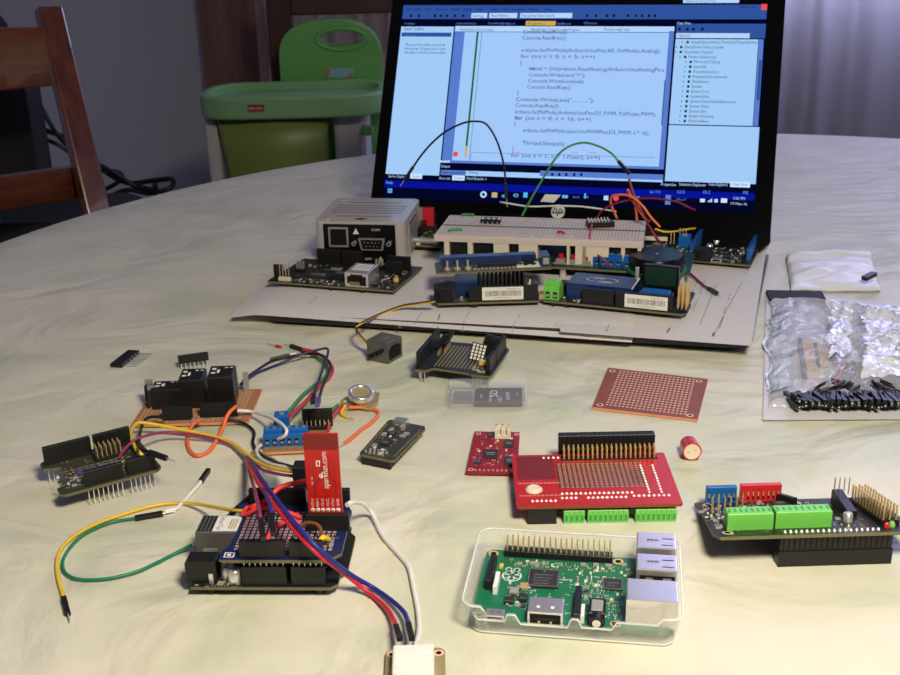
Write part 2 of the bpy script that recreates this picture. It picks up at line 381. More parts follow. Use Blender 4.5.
def curtain(label, x0, x1, y, z0, z1, m, per, amp, seed):
    r = random.Random(seed); n = int((x1-x0)/5); b = MB(); ph = [r.uniform(.8, 1.25) for _ in range(60)]; nz = 12
    vs = []; th = 3
    for side in (0, 1):
        for k in range(nz+1):
            for i in range(n+1):
                x = x0+(x1-x0)*i/n; u = (x-x0)/per; q = ph[int(u) % 60]
                a = amp*q*math.sin(2*math.pi*u+.8*math.sin(u*1.7))*(1-.25*k/nz)
                vs.append((x, y+a+side*th, z0+(z1-z0)*k/nz))
    W = n+1; T = W*(nz+1); fs = []
    for k in range(nz):
        for i in range(n):
            fs.append((k*W+i, k*W+i+1, (k+1)*W+i+1, (k+1)*W+i))
    for sd in (0,): b.add(vs, fs, m, True)
    o = b.build('curtain'); lift(o); return tag(o, label, 'curtain')
curtain('pale translucent pleated curtain hanging over the window at the right of the laptop', 440, 2050, 2880, ZF+20, 1780, 'curtain_cloth', 120, 28, 3)
curtain('narrow beige pleated curtain seen behind the green child seat', GY(278, 40, 2700).x, 380, 2760, ZF+20, 1500, 'curtain_beige', 75, 20, 5)
# ------------------------------------------------------------------ dining table and cloth
TC = (251, 752); TR = 736.5
mat('table_wood', (.20, .09, .04), .4)
tb = thing('dining_table', 'large round dining table hidden under the pale tablecloth', 'table', (TC[0], TC[1], ZF))
b = MB(); b.lathe([(TR-14, -ZF-32), (TR-10, -ZF-30), (TR-10, -ZF-6), (TR-12, -ZF-4)], 'table_wood', 96); b.build('tabletop', tb)
for k in range(4):
    a = .17+k*math.pi/2; b = MB(); b.box(-35, -35, 0, 35, 35, -ZF-32, 'table_wood'); b.build('leg', tb, (480*math.cos(a), 480*math.sin(a), 0))
def cloth_mat():
    m = bpy.data.materials.new('tablecloth'); m.use_nodes = True; nt = m.node_tree; L = nt.links; B = nt.nodes['Principled BSDF']
    B.inputs['Roughness'].default_value = .42; B.inputs['Specular IOR Level'].default_value = .38; B.inputs['Sheen Weight'].default_value = .1
    tc = npnode(nt, 'ShaderNodeTexCoord'); mp = npnode(nt, 'ShaderNodeMapping'); mp.inputs['Rotation'].default_value = (0, 0, .9); mp.inputs['Scale'].default_value = (1, 1.35, 1); L.new(tc.outputs['Object'], mp.inputs[0])
    nz = npnode(nt, 'ShaderNodeTexNoise'); nz.inputs['Scale'].default_value = 7; nz.inputs['Detail'].default_value = 5; nz.inputs['Distortion'].default_value = 1.2; L.new(mp.outputs[0], nz.inputs['Vector'])
    cr = npnode(nt, 'ShaderNodeValToRGB'); L.new(nz.outputs['Fac'], cr.inputs[0]); e = cr.color_ramp.elements
    e[0].position = .34; e[0].color = (.58, .60, .45, 1); e[1].position = .58; e[1].color = (.73, .69, .57, 1)
    L.new(cr.outputs[0], B.inputs['Base Color'])
    n1 = npnode(nt, 'ShaderNodeTexNoise'); n1.inputs['Scale'].default_value = 9; n1.inputs['Detail'].default_value = 4; n1.inputs['Roughness'].default_value = .42; n1.inputs['Distortion'].default_value = 1.4; L.new(mp.outputs[0], n1.inputs['Vector'])
    mp2 = npnode(nt, 'ShaderNodeMapping'); mp2.inputs['Scale'].default_value = (1, 3.2, 1); mp2.inputs['Rotation'].default_value = (0, 0, -.15); L.new(tc.outputs['Object'], mp2.inputs[0])
    n2 = npnode(nt, 'ShaderNodeTexNoise'); n2.inputs['Scale'].default_value = 17; n2.inputs['Detail'].default_value = 3; L.new(mp2.outputs[0], n2.inputs['Vector'])
    ad = npnode(nt, 'ShaderNodeMath', operation='MULTIPLY_ADD'); 
    sx = npnode(nt, 'ShaderNodeSeparateXYZ'); L.new(tc.outputs['Object'], sx.inputs[0])
    r1 = npnode(nt, 'ShaderNodeMapRange'); r1.inputs['From Min'].default_value = .0; r1.inputs['From Max'].default_value = .25; L.new(sx.outputs['X'], r1.inputs['Value'])
    r2 = npnode(nt, 'ShaderNodeMapRange'); r2.inputs['From Min'].default_value = -.1; r2.inputs['From Max'].default_value = .2; L.new(sx.outputs['Y'], r2.inputs['Value'])
    mm = npnode(nt, 'ShaderNodeMath', operation='MULTIPLY'); L.new(r1.outputs[0], mm.inputs[0]); L.new(r2.outputs[0], mm.inputs[1])
    m3 = npnode(nt, 'ShaderNodeMath', operation='MULTIPLY'); L.new(mm.outputs[0], m3.inputs[0]); L.new(n2.outputs['Fac'], m3.inputs[1])
    ad.inputs[1].default_value = .9; L.new(m3.outputs[0], ad.inputs[0]); L.new(n1.outputs['Fac'], ad.inputs[2])
    bp = npnode(nt, 'ShaderNodeBump'); bp.inputs['Strength'].default_value = .8; bp.inputs['Distance'].default_value = .010; L.new(ad.outputs[0], bp.inputs['Height']); L.new(bp.outputs[0], B.inputs['Normal'])
    MT['tablecloth'] = m
cloth_mat()
n = 160; prof = [(0, 0)]+[(TR*k/16, 0) for k in range(1, 16)]+[(TR-6, 0), (TR-1.5, -1.5), (TR, -6)]
vs = [(0, 0, 0)]; fs = []
rings = prof[1:]+[(TR+2, -40), (TR+4, -110), (TR+4, -200)]
for k, (r, z) in enumerate(rings):
    for i in range(n):
        a = 2*math.pi*i/n; w = max(0, -z-6)/200; vs.append(((r+w*14*math.sin(a*22)+w*8*math.sin(a*9+1))*math.cos(a), (r+w*14*math.sin(a*22)+w*8*math.sin(a*9+1))*math.sin(a), z))
fs += [(0, 1+i, 1+(i+1) % n) for i in range(n)]
for k in range(len(rings)-1):
    fs += [(1+k*n+i, 1+(k+1)*n+i, 1+(k+1)*n+(i+1) % n, 1+k*n+(i+1) % n) for i in range(n)]
b = MB(); b.add(vs, fs, 'tablecloth', True); o = b.build('tablecloth'); lift(o, (TC[0], TC[1], -.2))
md = o.modifiers.new('thick', 'SOLIDIFY'); md.thickness = .0012; md.offset = -1
tag(o, 'pale cream marbled tablecloth covering the round table', 'tablecloth')
# ------------------------------------------------------------------ wooden chair at the left
YC = 1235
def chair():
    A = GY(50, 8, YC+60); yaw = math.radians(43)
    root = thing('dining_chair', 'reddish brown wooden dining chair with a slatted back at the left', 'chair', (A.x-190, YC+40, ZF), yaw)
    R3 = Matrix.Rotation(-yaw, 3, 'Z'); o = Vector((A.x-190, YC+40, ZF))
    def Lc(px, py, Y): return R3 @ (GY(px, py, Y)-o)
    # back posts: right post measured, left post mirrored along the chair width
    t = Lc(48, 8, YC+75); k = Lc(96, 210, YC)
    dz = (t-k)/(t.z-k.z); bt = k+dz*(0-k.z)*.35; bt.z = 0; mid = k+dz*(440-k.z)
    for dx in (0, -400):
        b = MB()
        d = Vector((dx, 0, 0)); b.bar(mid+d, t+d, 28, 16, 'wood_chair', Vector((0, 1, 0))); b.bar(bt+d+Vector((0, -30, 0)), mid+d+Vector((0, 0, 12)), 38, 30, 'wood_chair', Vector((0, 1, 0)))
        b.build('back_post', root, bevel=2.5)
    for py0, py1, nm in ((30, 92, 'top_rail'), (166, 205, 'back_slat')):
        a = Lc(46+(py0-10)*.24, py0-6, YC+60); c = Lc(46+(py1-10)*.24, py1-6, YC+20)
        h = a.z-c.z; m = (a+c)/2; b = MB(); N = 8; vs = []
        for i in range(N+1):
            u = i/N; x = m.x-400+380*u+6; bow = 22*math.sin(math.pi*u)
            for (yy, zz) in ((-9, -h/2), (9, -h/2), (9, h/2), (-9, h/2)): vs.append((x, m.y+yy+bow, m.z+zz+(7*math.sin(math.pi*u) if zz > 0 and nm == 'top_rail' else 0)))
        fs = [(i*4+j, i*4+(j+1) % 4, (i+1)*4+(j+1) % 4, (i+1)*4+j) for i in range(N) for j in range(4)]+[(0, 1, 2, 3), (N*4+3, N*4+2, N*4+1, N*4)]
        b.add(vs, fs, 'wood_chair_x'); b.build(nm, root, bevel=2)
    b = MB(); b.box(mid.x-420, mid.y-400, 425, mid.x+18, mid.y-10, 450, 'wood_chair_x'); b.build('seat', root, bevel=6)
    for dx in (-400, 0):
        b = MB(); b.box(mid.x+dx-18, mid.y-390, 0, mid.x+dx+18, mid.y-354, 425, 'wood_chair'); b.build('leg', root, bevel=2)
chair()
# black things behind that chair
b = MB(); x0 = GY(0, 130, 1500).x; x1 = GY(26, 130, 1500).x
eq = thing('computer_tower', 'black box shaped computer equipment behind the wooden chair', 'computer', (x0-120, 1500, ZF))
zt = GY(20, 90, 1500).z-ZF; zb = GY(20, 165, 1500).z-ZF
b = MB(); b.box(0, 0, 0, x1-x0+128, 60, zt+4, 'black_matte'); b.build('case', eq, bevel=6)
b = MB(); b.box(30, -3, 30, 90, 2, zt-30, 'black_gloss'); b.build('front_panel', eq)
p = GY(20, 222, 1440)
bg = thing('storage_case', 'low black case on a stand just past the left edge of the table', 'case', (p.x-160, 1330, ZF))
b = MB(); b.prism(rect(320, 140, 25), p.z-ZF-170, p.z-ZF+28, 'black_matte'); b.build('body', bg, bevel=8)
b = MB(); b.box(20, 20, 0, 300, 120, p.z-ZF-170, 'black_matte'); b.build('stand', bg)
oc = GY(2, 25, 2100)
sp = thing('rounded_object', 'black rounded object at the top left behind the chair', 'lamp', (oc.x-30, 2100, ZF))  # unidentified black rounded shape on a pole and base
b = MB(); b.lathe([(5, oc.z-ZF+30), (22, oc.z-ZF+26), (38, oc.z-ZF), (42, oc.z-ZF-40), (40, oc.z-ZF-60)], 'black_matte', 24); b.build('rounded_head', sp)
b = MB(); b.cyl((0, 0, 10), (0, 0, oc.z-ZF-50), 9, 'black_matte'); b.build('pole', sp); b = MB(); b.lathe([(110, 0), (110, 12), (90, 18)], 'black_matte'); b.build('base', sp)
# cables hanging behind the chair, in front of the grey wall
CY = 1640
def cable(label, pts, r=5, Y=1700):
    global CY
    CY += 38; Y = CY
    P = [GY(x, y, Y+dy) for x, y, dy in pts]; P += [P[-1]+Vector((-2, 3, -45)), Vector((P[-1].x-20, Y+30, ZF+r+1))]; o = P[0].copy()
    b = MB(); b.tube([p-o for p in P], r, 'w_black', 8, 8); ob = b.build('cable'); lift(ob, o); tag(ob, label, 'cable', 'black cables behind the chair')
cable('black cable crossing the wall gap from chair slat down to table edge', [(30, 84, 0), (44, 112, 10), (62, 140, 0), (88, 158, -20), (112, 172, 0), (135, 186, 10), (155, 193, 0)], 4)
cable('black cable that ends in a flattened loop on the right', [(36, 128, 0), (62, 136, 10), (84, 150, 0), (106, 172, 10), (128, 183, 0), (150, 181, 0), (170, 179, -10), (173, 184, -20), (168, 189, -30), (150, 193, -30), (128, 190, -10), (112, 196, 0), (96, 210, 0), (92, 232, 0)], 4)
cable('black cable arching between the chair slat and post bottom', [(38, 136, 20), (60, 146, 20), (85, 163, 30), (103, 170, 30), (118, 172, 30), (122, 178, 30), (108, 188, 30), (85, 196, 20), (72, 207, 10), (62, 224, 0)], 3.5)
cable('black cable hanging in a loose loop under the back slat', [(50, 200, 0), (58, 208, 0), (70, 214, 0), (84, 208, 0), (96, 196, 10), (100, 180, 20)], 3.5)
cable('black cable dropping straight down under the back slat', [(49, 196, -20), (53, 214, -20), (60, 235, -20)], 3.5)
cable('thin black cable rising beside the post under the slat', [(78, 190, -20), (72, 202, -20), (64, 218, -20), (66, 236, -20)], 3)
# ------------------------------------------------------------------ dark chair and green booster seat
YB = 1800
mat('booster_green', (.15, .42, .12), .3, var=.04, vs=8); mat('booster_tray', (.22, .42, .20), .35); mat('booster_olive', (.20, .26, .07), .4); mat('booster_white', (.62, .60, .64), .3)
mat('tag_red', (.30, .02, .02), .5); mat('decal_blue', (.25, .45, .55), .5); mat('decal_orange', (.5, .18, .1), .5)
SEAT = -290
def dark_chair():
    a = GY(283, 60, YB+330); c = GY(330, 10, YB+330)
    root = thing('dining_chair', 'dark wooden dining chair carrying the green child seat', 'chair', (a.x, YB+330, ZF))
    w = 430
    for x in (0, w):
        b = MB(); b.box(x-22, -14, 0, x+22, 14, c.z-ZF+60, 'wood_dark'); b.build('back_post', root, bevel=3)
    b = MB(); zz = GY(330, 14, YB+330).z-ZF; b.box(22, -12, zz, w-22, 12, zz+110, 'wood_dark_x'); b.build('top_rail', root, bevel=3)
    b = MB(); b.box(-10, -380, SEAT-ZF-30, w+10, 12, SEAT-ZF, 'wood_dark_x'); b.build('seat', root, bevel=4)
    for x in (5, w-5):
        b = MB(); b.box(x-20, -375, 0, x+20, -335, SEAT-ZF-30, 'wood_dark'); b.build('leg', root)
dark_chair()
def booster():
    a = GY(212, 140, YB); root = thing('booster_seat', 'green and white plastic child booster seat with a tray', 'booster seat', (0, YB, SEAT+1))
    o = Vector((0, YB, SEAT+1))
    def L(px, py, dy): return GY(px, py, YB+dy)-o
    # tray: rounded slab with a rim
    l = L(195, 105, -60); r = L(385, 118, -60); zt = L(290, 97, -75).z; w = r.x-l.x; d = 165
    def rr(x0, x1, y0, y1, R, n=8):
        out = []
        for cx, cy, a0 in ((x1-R, y0+R, -90), (x1-R, y1-R, 0), (x0+R, y1-R, 90), (x0+R, y0+R, 180)):
            for i in range(n+1):
                t = math.radians(a0+90*i/n); out.append((cx+R*math.cos(t), cy+R*math.sin(t)))
        return out
    yb = -75
    b = MB(); P = rr(l.x, r.x, yb, yb+d, 60); Q = rr(l.x+14, r.x-14, yb+14, yb+d-14, 48); n = len(P); h = 33
    sag = lambda x: -9*((x-(l.x+r.x)/2)/(w/2))**2*0
    vs = [(x, y, zt-h) for x, y in P]+[(x, y, zt) for x, y in P]+[(x, y, zt) for x, y in Q]+[(x, y, zt-12) for x, y in Q]
    fs = [tuple(range(n-1, -1, -1))]
    for k in range(3): fs += [(k*n+i, k*n+(i+1) % n, (k+1)*n+(i+1) % n, (k+1)*n+i) for i in range(n)]
    fs += [tuple(range(3*n, 4*n))]; b.add(vs, fs, 'booster_tray'); tr = b.build('tray', root, bevel=4)
    t = MB(); q = L(256, 108, -76); t.box(q.x-12, yb-2.5, q.z-5, q.x+12, yb+3, q.z+5, 'tag_red')
    text_mb(t, 'Fisher-Price', q.x-10, 0, 4, 'label', 20, plane=lambda X, Y, Z: (X, yb-2.8, q.z-2+Y)); t.build('logo_plate', tr)
    # backrest with handle opening
    ybk = 130; bl = L(283, 100, ybk); br = L(384, 100, ybk); tp = L(335, 19, ybk)
    cx = (bl.x+br.x)/2; hw = (br.x-bl.x)/2; z0 = SEAT*0+40; z1 = tp.z
    out = [(cx-hw, z0)]; 
    for i in range(0, 25):
        a_ = math.pi*(1-i/24); out.append((cx+hw*math.copysign(abs(math.cos(a_))**.75, math.cos(a_)), z1-hw*.72+hw*.72*abs(math.sin(a_))**.85))
    out.append((cx+hw, z0))
    hc = L(342, 38, ybk); hh = [(hc.x+34*math.cos(t)*(1), hc.z+11*math.copysign(abs(math.sin(t))**.8, math.sin(t))) for t in [2*math.pi*i/24 for i in range(24)]]
    bm = bmesh.new()
    V = [bm.verts.new((x*S, 0, z*S)) for x, z in out]; E1 = [bm.edges.new((V[i], V[(i+1) % len(V)])) for i in range(len(V))]
    V2 = [bm.verts.new((x*S, 0, z*S)) for x, z in hh]; E2 = [bm.edges.new((V2[i], V2[(i+1) % len(V2)])) for i in range(len(V2))]
    bmesh.ops.triangle_fill(bm, edges=E1+E2, use_beauty=True)
    me = bpy.data.meshes.new('backrest'); bm.to_mesh(me); bm.free(); me.materials.append(MT['booster_green'])
    bk = bpy.data.objects.new('backrest', me); COL.objects.link(bk); bk.parent = root; bk.location = (0, ybk*S, 0)
    md = bk.modifiers.new('s', 'SOLIDIFY'); md.thickness = .022; md.offset = 0
    md = bk.modifiers.new('b', 'BEVEL'); md.width = .006; md.segments = 3; md.limit_method = 'ANGLE'
    # raised rim round the handle opening
    b = MB(); b.tube([(hc.x+40*math.cos(t), ybk-11, hc.z+17*math.sin(t)) for t in [2*math.pi*i/20 for i in range(21)]], 4, 'booster_green', 8, 3); b.build('handle_rim', root)
    q = L(341, 73, ybk-14); b = MB()
    b.cyl((q.x, ybk-12, q.z), (q.x, ybk-13, q.z), 9, 'decal_blue'); b.box(q.x-22, ybk-13.2, q.z-7, q.x+20, ybk-12, q.z+7, 'decal_blue'); b.box(q.x-26, ybk-13.6, q.z-2, q.x-18, ybk-12, q.z+6, 'decal_orange'); b.box(q.x+12, ybk-13.6, q.z-8, q.x+19, ybk-12, q.z-1, 'decal_orange'); b.build('decal', root)
    # white seat shell: side arms and base; olive inner seat
    b = MB(); s0 = L(206, 118, 0); s1 = L(205, 190, 0); zs = zt-h
    def side(xa, xb, name, m):
        b = MB(); P = [(0, 0), (14, zs*.55), (6, zs), (110, zs), (130, zs*.6), (138, 0)]
        b.add([(xa, y-20, z) for y, z in P]+[(xb, y-20, z) for y, z in P], [tuple(range(6)), tuple(range(11, 5, -1))]+[(i, (i+1) % 6, (i+1) % 6+6, i+6) for i in range(6)], m); b.build(name, root, bevel=8)
    side(s0.x-2, s0.x+20, 'armrest', 'booster_white')
    q0 = L(334, 130, 0); q1 = L(376, 130, 0); side(q0.x, q1.x-14, 'armrest', 'booster_white')
    bs = MB(); bs.prism(rr(s0.x+4, q1.x-12, -18, 140, 50), 0, 40, 'booster_white'); bs.build('base', root, bevel=8)
    o_ = MB(); xa = s0.x+22; xb = q0.x-4; N = 20; vs = []
    for k, (zz, inset, yy) in enumerate(((zs-1, 0, -30), (zs-60, 6, -26), (60, 20, -20), (41, 50, -10))):
        for i in range(N+1):
            u = i/N; x = xa+inset+(xb-xa-2*inset)*u; vs.append((x, yy-14*math.sin(math.pi*u), zz))
    o_.add(vs, [(k*(N+1)+i, k*(N+1)+i+1, (k+1)*(N+1)+i+1, (k+1)*(N+1)+i) for k in range(3) for i in range(N)], 'booster_olive', True)
    ob = o_.build('seat_bowl', root); md = ob.modifiers.new('s', 'SOLIDIFY'); md.thickness = .004
    q = L(368, 127, -20); b = MB(); b.box(q.x-9, -50, q.z-8, q.x+9, -34, q.z+6, 'booster_green'); b.build('tray_latch', root, bevel=2)
booster()
# ================================================================== laptop
LY = -.2536; LT = .506; LW = 322.2; LH = LW*9/16; LX, LYY, LZ = -56.9, 1006.0, 43.2
Ex = Vector((math.cos(LY), math.sin(LY), 0)); Ebk = Vector((-math.sin(LY), math.cos(LY), 0))
Eu = (Ebk*math.sin(LT)+Vector((0, 0, 1))*math.cos(LT)); En = Ex.cross(Eu); O_ = Vector((LX, LYY, LZ))
def SCR(px, py):
    d = ray(px, py); c = Vector((0, 0, H)); t = (O_-c).dot(En)/d.dot(En); q = c+d*t-O_
    return q.dot(Ex), q.dot(Eu)
lap = thing('laptop', 'large black laptop with a code editor on its blue screen', 'laptop', (LX, LYY, 0), LY)
def lapl(px, py, z):
    d = G(px, py, z)-Vector((LX, LYY, 0)); return Vector((d.dot(Ex), d.dot(Ebk), 0))
BT = 9.5     # height of the keyboard deck
FLc, FRc = lapl(262, 313, BT), lapl(752, 341.5, BT)
def lfront(x): return FLc.y+(FRc.y-FLc.y)*(x-FLc.x)/(FRc.x-FLc.x)
b = MB()
pl_ = [(FLc.x+8, lfront(FLc.x)), (FRc.x-9, lfront(FRc.x)), (FRc.x-3, lfront(FRc.x)+3), (FRc.x, lfront(FRc.x)+10), (LW+15, -8), (-18, -8), (FLc.x-1, lfront(FLc.x)+10), (FLc.x+2, lfront(FLc.x)+3)]
k = len(pl_); cxx = LW/2; cyy = -120
rng = lambda z, f: [(cxx+(x-cxx)*(1-f/170), cyy+(y-cyy)*(1-f/115), z) for x, y in pl_]
L3 = rng(BT, 0)+rng(3.5, .5)+rng(1.5, 6)
b.add(L3, [tuple(range(k)), tuple(range(3*k-1, 2*k-1, -1))]+[(j*k+i, (j+1)*k+i, (j+1)*k+(i+1) % k, j*k+(i+1) % k) for j in range(2) for i in range(k)], 'laptop_body')
base = b.build('base', lap, bevel=.6)
b = MB(); ya = lfront(FRc.x)+16; b.add([(FRc.x+1, ya, 4), (FRc.x+1, ya, 8.6), (FRc.x+6, ya+90, 8.6), (FRc.x+6, ya+90, 4), (FRc.x-4, ya, 4), (FRc.x-4, ya, 8.6), (FRc.x, ya+90, 8.6), (FRc.x, ya+90, 4)], [(0, 1, 2, 3), (7, 6, 5, 4), (0, 4, 5, 1), (1, 5, 6, 2), (2, 6, 7, 3)], 'tin_matte'); b.build('port_strip', base)
for x, y in ((10, lfront(10)+35), (300, lfront(300)+35), (10, -30), (300, -30)):
    fb = MB(); fb.cyl((x, y, 0), (x, y, 1.6), 6, 'black', 16); fb.build('foot', base)
b = MB(); b.box(60, -205, BT, LW-70, -150, BT+.2, 'bezel'); b.build('touchpad', lap)
def zpap(p, droop=False):
    """height of a sheet lying over the laptop base"""
    d = Vector((p[0]-LX, p[1]-LYY, 0)); x = d.dot(Ex); z = BT+1.5
    ov = FLc.x-3-x+max(0, (d.dot(Ebk)+200))*-.02
    if ov > 0: z -= min(ov*.18, z-1.0)
    f = lfront(x)-d.dot(Ebk)
    if droop and f > 0: z -= min(f*.8, 6.5)
    return z
kb = MB()
for r in range(5):
    for c in range(17): kb.box(4+c*18.5, -130+r*19, BT, 20+c*18.5, -114+r*19, BT+.7, 'black_matte')
kb.build('keyboard', lap)
# lid frame: local x across, y up the lid, z out of the screen
LM = Matrix.Rotation(math.pi/2-LT, 4, 'X')
lid = bpy.data.objects.new('display_lid', None)
b = MB(); l0 = SCR(376, 150)[0]; l1 = SCR(776, 150)[0]
b.prism(rect(l1-l0, LH+20+33.5, 8, l0, -33.5), -8, -.6, 'laptop_body', 'bezel')
b.box(40, -33, -9, LW-40, -28, 1.5, 'bezel')
lid = b.build('display_lid', lap, (0, 0, LZ), (math.pi/2-LT, 0, 0), bevel=1)
emi('s_base', (.001, .002, .018))
sc = MB(); sc.box(-1, -1, -.6, LW+1, LH+1, 0, 's_base')
def q(px0, py0, px1, py1, m, z=.02):
    a = SCR(px0, py0); c = SCR(px1, py1)
    sc.quad((a[0], c[1], z), (c[0], c[1], z), (c[0], a[1], z), (a[0], a[1], z), m)
def tx(s, px0, py, px1, m='s_text', h=3.6, z=.12):
    a = SCR(px0, py); c = SCR(px1, py); text_mb(sc, s, a[0], a[1], h, m, c[0]-a[0], z)
_ = LW
def band(pyl, pyr, xl, xr, hgt, m, z=.02):
    """horizontal band: top given at its left pixel; local axis aligned"""
    a = SCR(xl, pyl); c = SCR(xr, pyl); e = SCR(xl, pyl+hgt)
    sc.quad((a[0], e[1], z), (c[0], e[1], z), (c[0], a[1], z), (a[0], a[1], z), m)
yT = lambda py: SCR(500, py)[1]
def R(x0, y0, x1, y1, m, z=.02): sc.quad((x0, y0, z), (x1, y0, z), (x1, y1, z), (x0, y1, z), m)
# title + menu + toolbar block
tb_y = SCR(402, 19)[1]
R(0, tb_y, LW, LH, 's_bar'); 
xa = SCR(452, 60)[0]; xb_ = SCR(672, 60)[0]; yb0 = SCR(390, 174)[1]
R(0, yb0, xa-1.2, SCR(402, 26.5)[1], 's_panel', .03)                      # toolbox panel
R(1, SCR(402, 36.5)[1], xa-3, SCR(402, 32.5)[1], 's_bar', .05)
tx('Toolbox', 404, 24.5, 415, 's_mid', 2); tx('Search Toolbox', 404, 30.5, 424); tx('General', 405, 36, 416, 's_mid', 2, .14)
for i, s in enumerate(('There are no usable controls in', 'this group. Drag an item onto', 'this text to add it to the toolbox.')): tx(s, 405-i*.3, 45.8+i*3.9, 445+i*.4, 's_text', 2.6)
yt = SCR(452, 26)[1]; ye = SCR(440, 160)[1]
R(xa, ye, xb_, yt, 's_edit', .03)
R(xa, ye, SCR(462, 60)[0], SCR(452, 32)[1], 's_mid', .05)
R(xa, SCR(452, 31.5)[1], xb_, yt, 's_tab', .06); R(xa, SCR(452, 32)[1], xb_, SCR(452, 31.5)[1], 's_navy', .07)
g0 = SCR(474, 60)[0]; R(g0, SCR(463, 146)[1], g0+1.8, SCR(474, 32)[1], 's_green', .06); R(g0, SCR(463, 157)[1], g0+1.8, SCR(463, 146)[1], 's_gold', .06)
g1 = SCR(479, 60)[0]; R(g1, ye, g1+.35, SCR(474, 32)[1], 's_text', .06)
tx('SharpDuino.Tests.Console', 460, 30.7, 493, 's_text', 2.4); tx('SharpDuino.Tests.Console.Program', 531, 30.7, 580, 's_text', 2.4); tx('Main(string[] args)', 604, 30.6, 630, 's_text', 2.4)
R(SCR(526, 20)[0], SCR(526, 25.4)[1], SCR(556, 20)[0], SCR(526, 21)[1], 's_gold', .06); tx('Program.cs', 528, 24.6, 545, 's_text', 2.4, .2)
tx('arduinomethods.cs', 456, 24.4, 476, 's_mid', 2.2); tx('ComPortBridge.cs', 488, 24.4, 515, 's_mid', 2.2); tx('SysBase.cs', 557, 24.6, 571, 's_mid', 2.2); tx('IODevice.cs', 584, 24.2, 597, 's_mid', 2.2)
# menus, toolbar
tx('SharpDuino.Tests.Console - Microsoft Visual Studio', 415, 4.6, 463, 's_navy', 2.6)
for s, x in (('File', 406), ('Edit', 415), ('View', 425), ('Project', 436), ('Build', 451), ('Debug', 463), ('Team', 476), ('Tools', 490), ('Test', 502), ('Analyze', 512), ('Window', 528), ('Help', 545)): tx(s, x, 10.4, x+len(s)*1.7, 's_navy', 2.3)
for x in (410, 418, 434, 440, 446, 454, 462, 586, 595, 606, 613, 627, 635, 641, 648, 654): R(SCR(x, 15)[0], SCR(x, 17)[1], SCR(x, 15)[0]+2, SCR(x, 17)[1]+2.4, 's_navy', .06)
for x0, x1, s in ((471, 487, 'Debug'), (489, 517, 'Mixed Platforms'), (520, 572, 'SharpDuino.Tests.Console')):
    a = SCR(x0, 18); R(a[0], a[1], SCR(x1, 18)[0], a[1]+4.7, 's_tab', .06); tx(s, x0+2, 17, x0+2+(x1-x0)*.62, 's_text', 2.6, .2)
a = SCR(683, 3); R(a[0], a[1], SCR(739, 3)[0], a[1]+4, 's_tab', .06); tx('Quick Launch (Ctrl+Q)', 686, 2, 715, 's_text', 2, .2)
R(*SCR(761, 10), SCR(767, 10)[0], SCR(761, 4)[1], 's_red', .06); tx('Sign in', 740, 8, 755, 's_navy', 2)
tx('S', 404, 5, 408, 's_navy', 4.6)
# code (baseline pixels)
for s, x0, y, x1 in (('Console.ReadKey();', 523, 33.6, 567), ('Console.ReadKey();', 522.5, 39.6, 566), ('arduino.SetPinMode(ArduinoUnoPins.A0, PinModes.Analog);', 521, 51.8, 660), ('for (int ii = 0; ii < 5; ii++)', 520.5, 58, 595), ('{', 520, 64.2, 522),
    ('int val = (int)arduino.ReadAnalog(ArduinoUnoAnalogPins', 529, 70.2, 664), ('Console.WriteLine(">");', 528.5, 76.4, 585), ('Console.WriteLine(val);', 528, 82.6, 584), ('Console.ReadKey();', 527, 88.6, 571), ('}', 517, 94.5, 518.5),
    ('Console.WriteLine("...........");', 516, 101, 594), ('Console.ReadKey();', 515.5, 107, 559), ('arduino.SetPinMode(ArduinoUnoPins.D3_PWM, PinModes.PWM);', 515, 113.4, 656), ('for (int ii = 0; ii < 16; ii++)', 514.5, 119.6, 591), ('{', 514, 125.6, 515.5),
    ('arduino.SetPWM(ArduinoUnoPWMPins.D3_PWM, ii * 16);', 523, 132, 649), ('Thread.Sleep(ii);', 522, 144.6, 565), ('}', 512, 150.5, 513.5), ('for (int ii = 1; ii < 17(ser); ii++)', 511, 157, 600)):
    tx(s, x0, y, x1)
tx('int', 529, 70.2, 536, 's_kw', 3.6, .2); tx('for', 514.5, 119.6, 521, 's_kw', 3.6, .2)
for xx in (512, 570, 588): R(SCR(xx, 152.6)[0], SCR(xx, 152.9)[1], SCR(xx+8, 152)[0], SCR(xx, 152.4)[1], 's_red', .2)
yy = SCR(500, 153.4)[1]; y2 = SCR(500, 159.5)[1]; xx = SCR(471, 153)[0]
R(xx, yy, SCR(655, 153)[0], yy+.4, 's_mid', .08); R(xx, ye+1, xx+.4, yy, 's_mid', .08)
c = SCR(455.5, 154); sc.cyl((c[0], c[1], 0), (c[0], c[1], .2), 2.4, 's_red', 14)
R(xa, SCR(440, 162.5)[1], xb_, ye, 's_mid', .05); R(SCR(440, 160)[0], SCR(440, 162.5)[1], SCR(450, 160)[0], ye, 's_tab', .07); tx('100 %', 441.5, 161.3, 448, 's_text', 2, .2)
# editor scroll bar
xs = SCR(661, 100)[0]; R(SCR(667, 60)[0], ye, xb_, SCR(660, 31)[1], 's_mid', .08); R(SCR(661.6, 112)[0]+.4, SCR(661, 125)[1], SCR(661.6, 112)[0]+1.2, SCR(661, 80)[1], 's_green', .12)
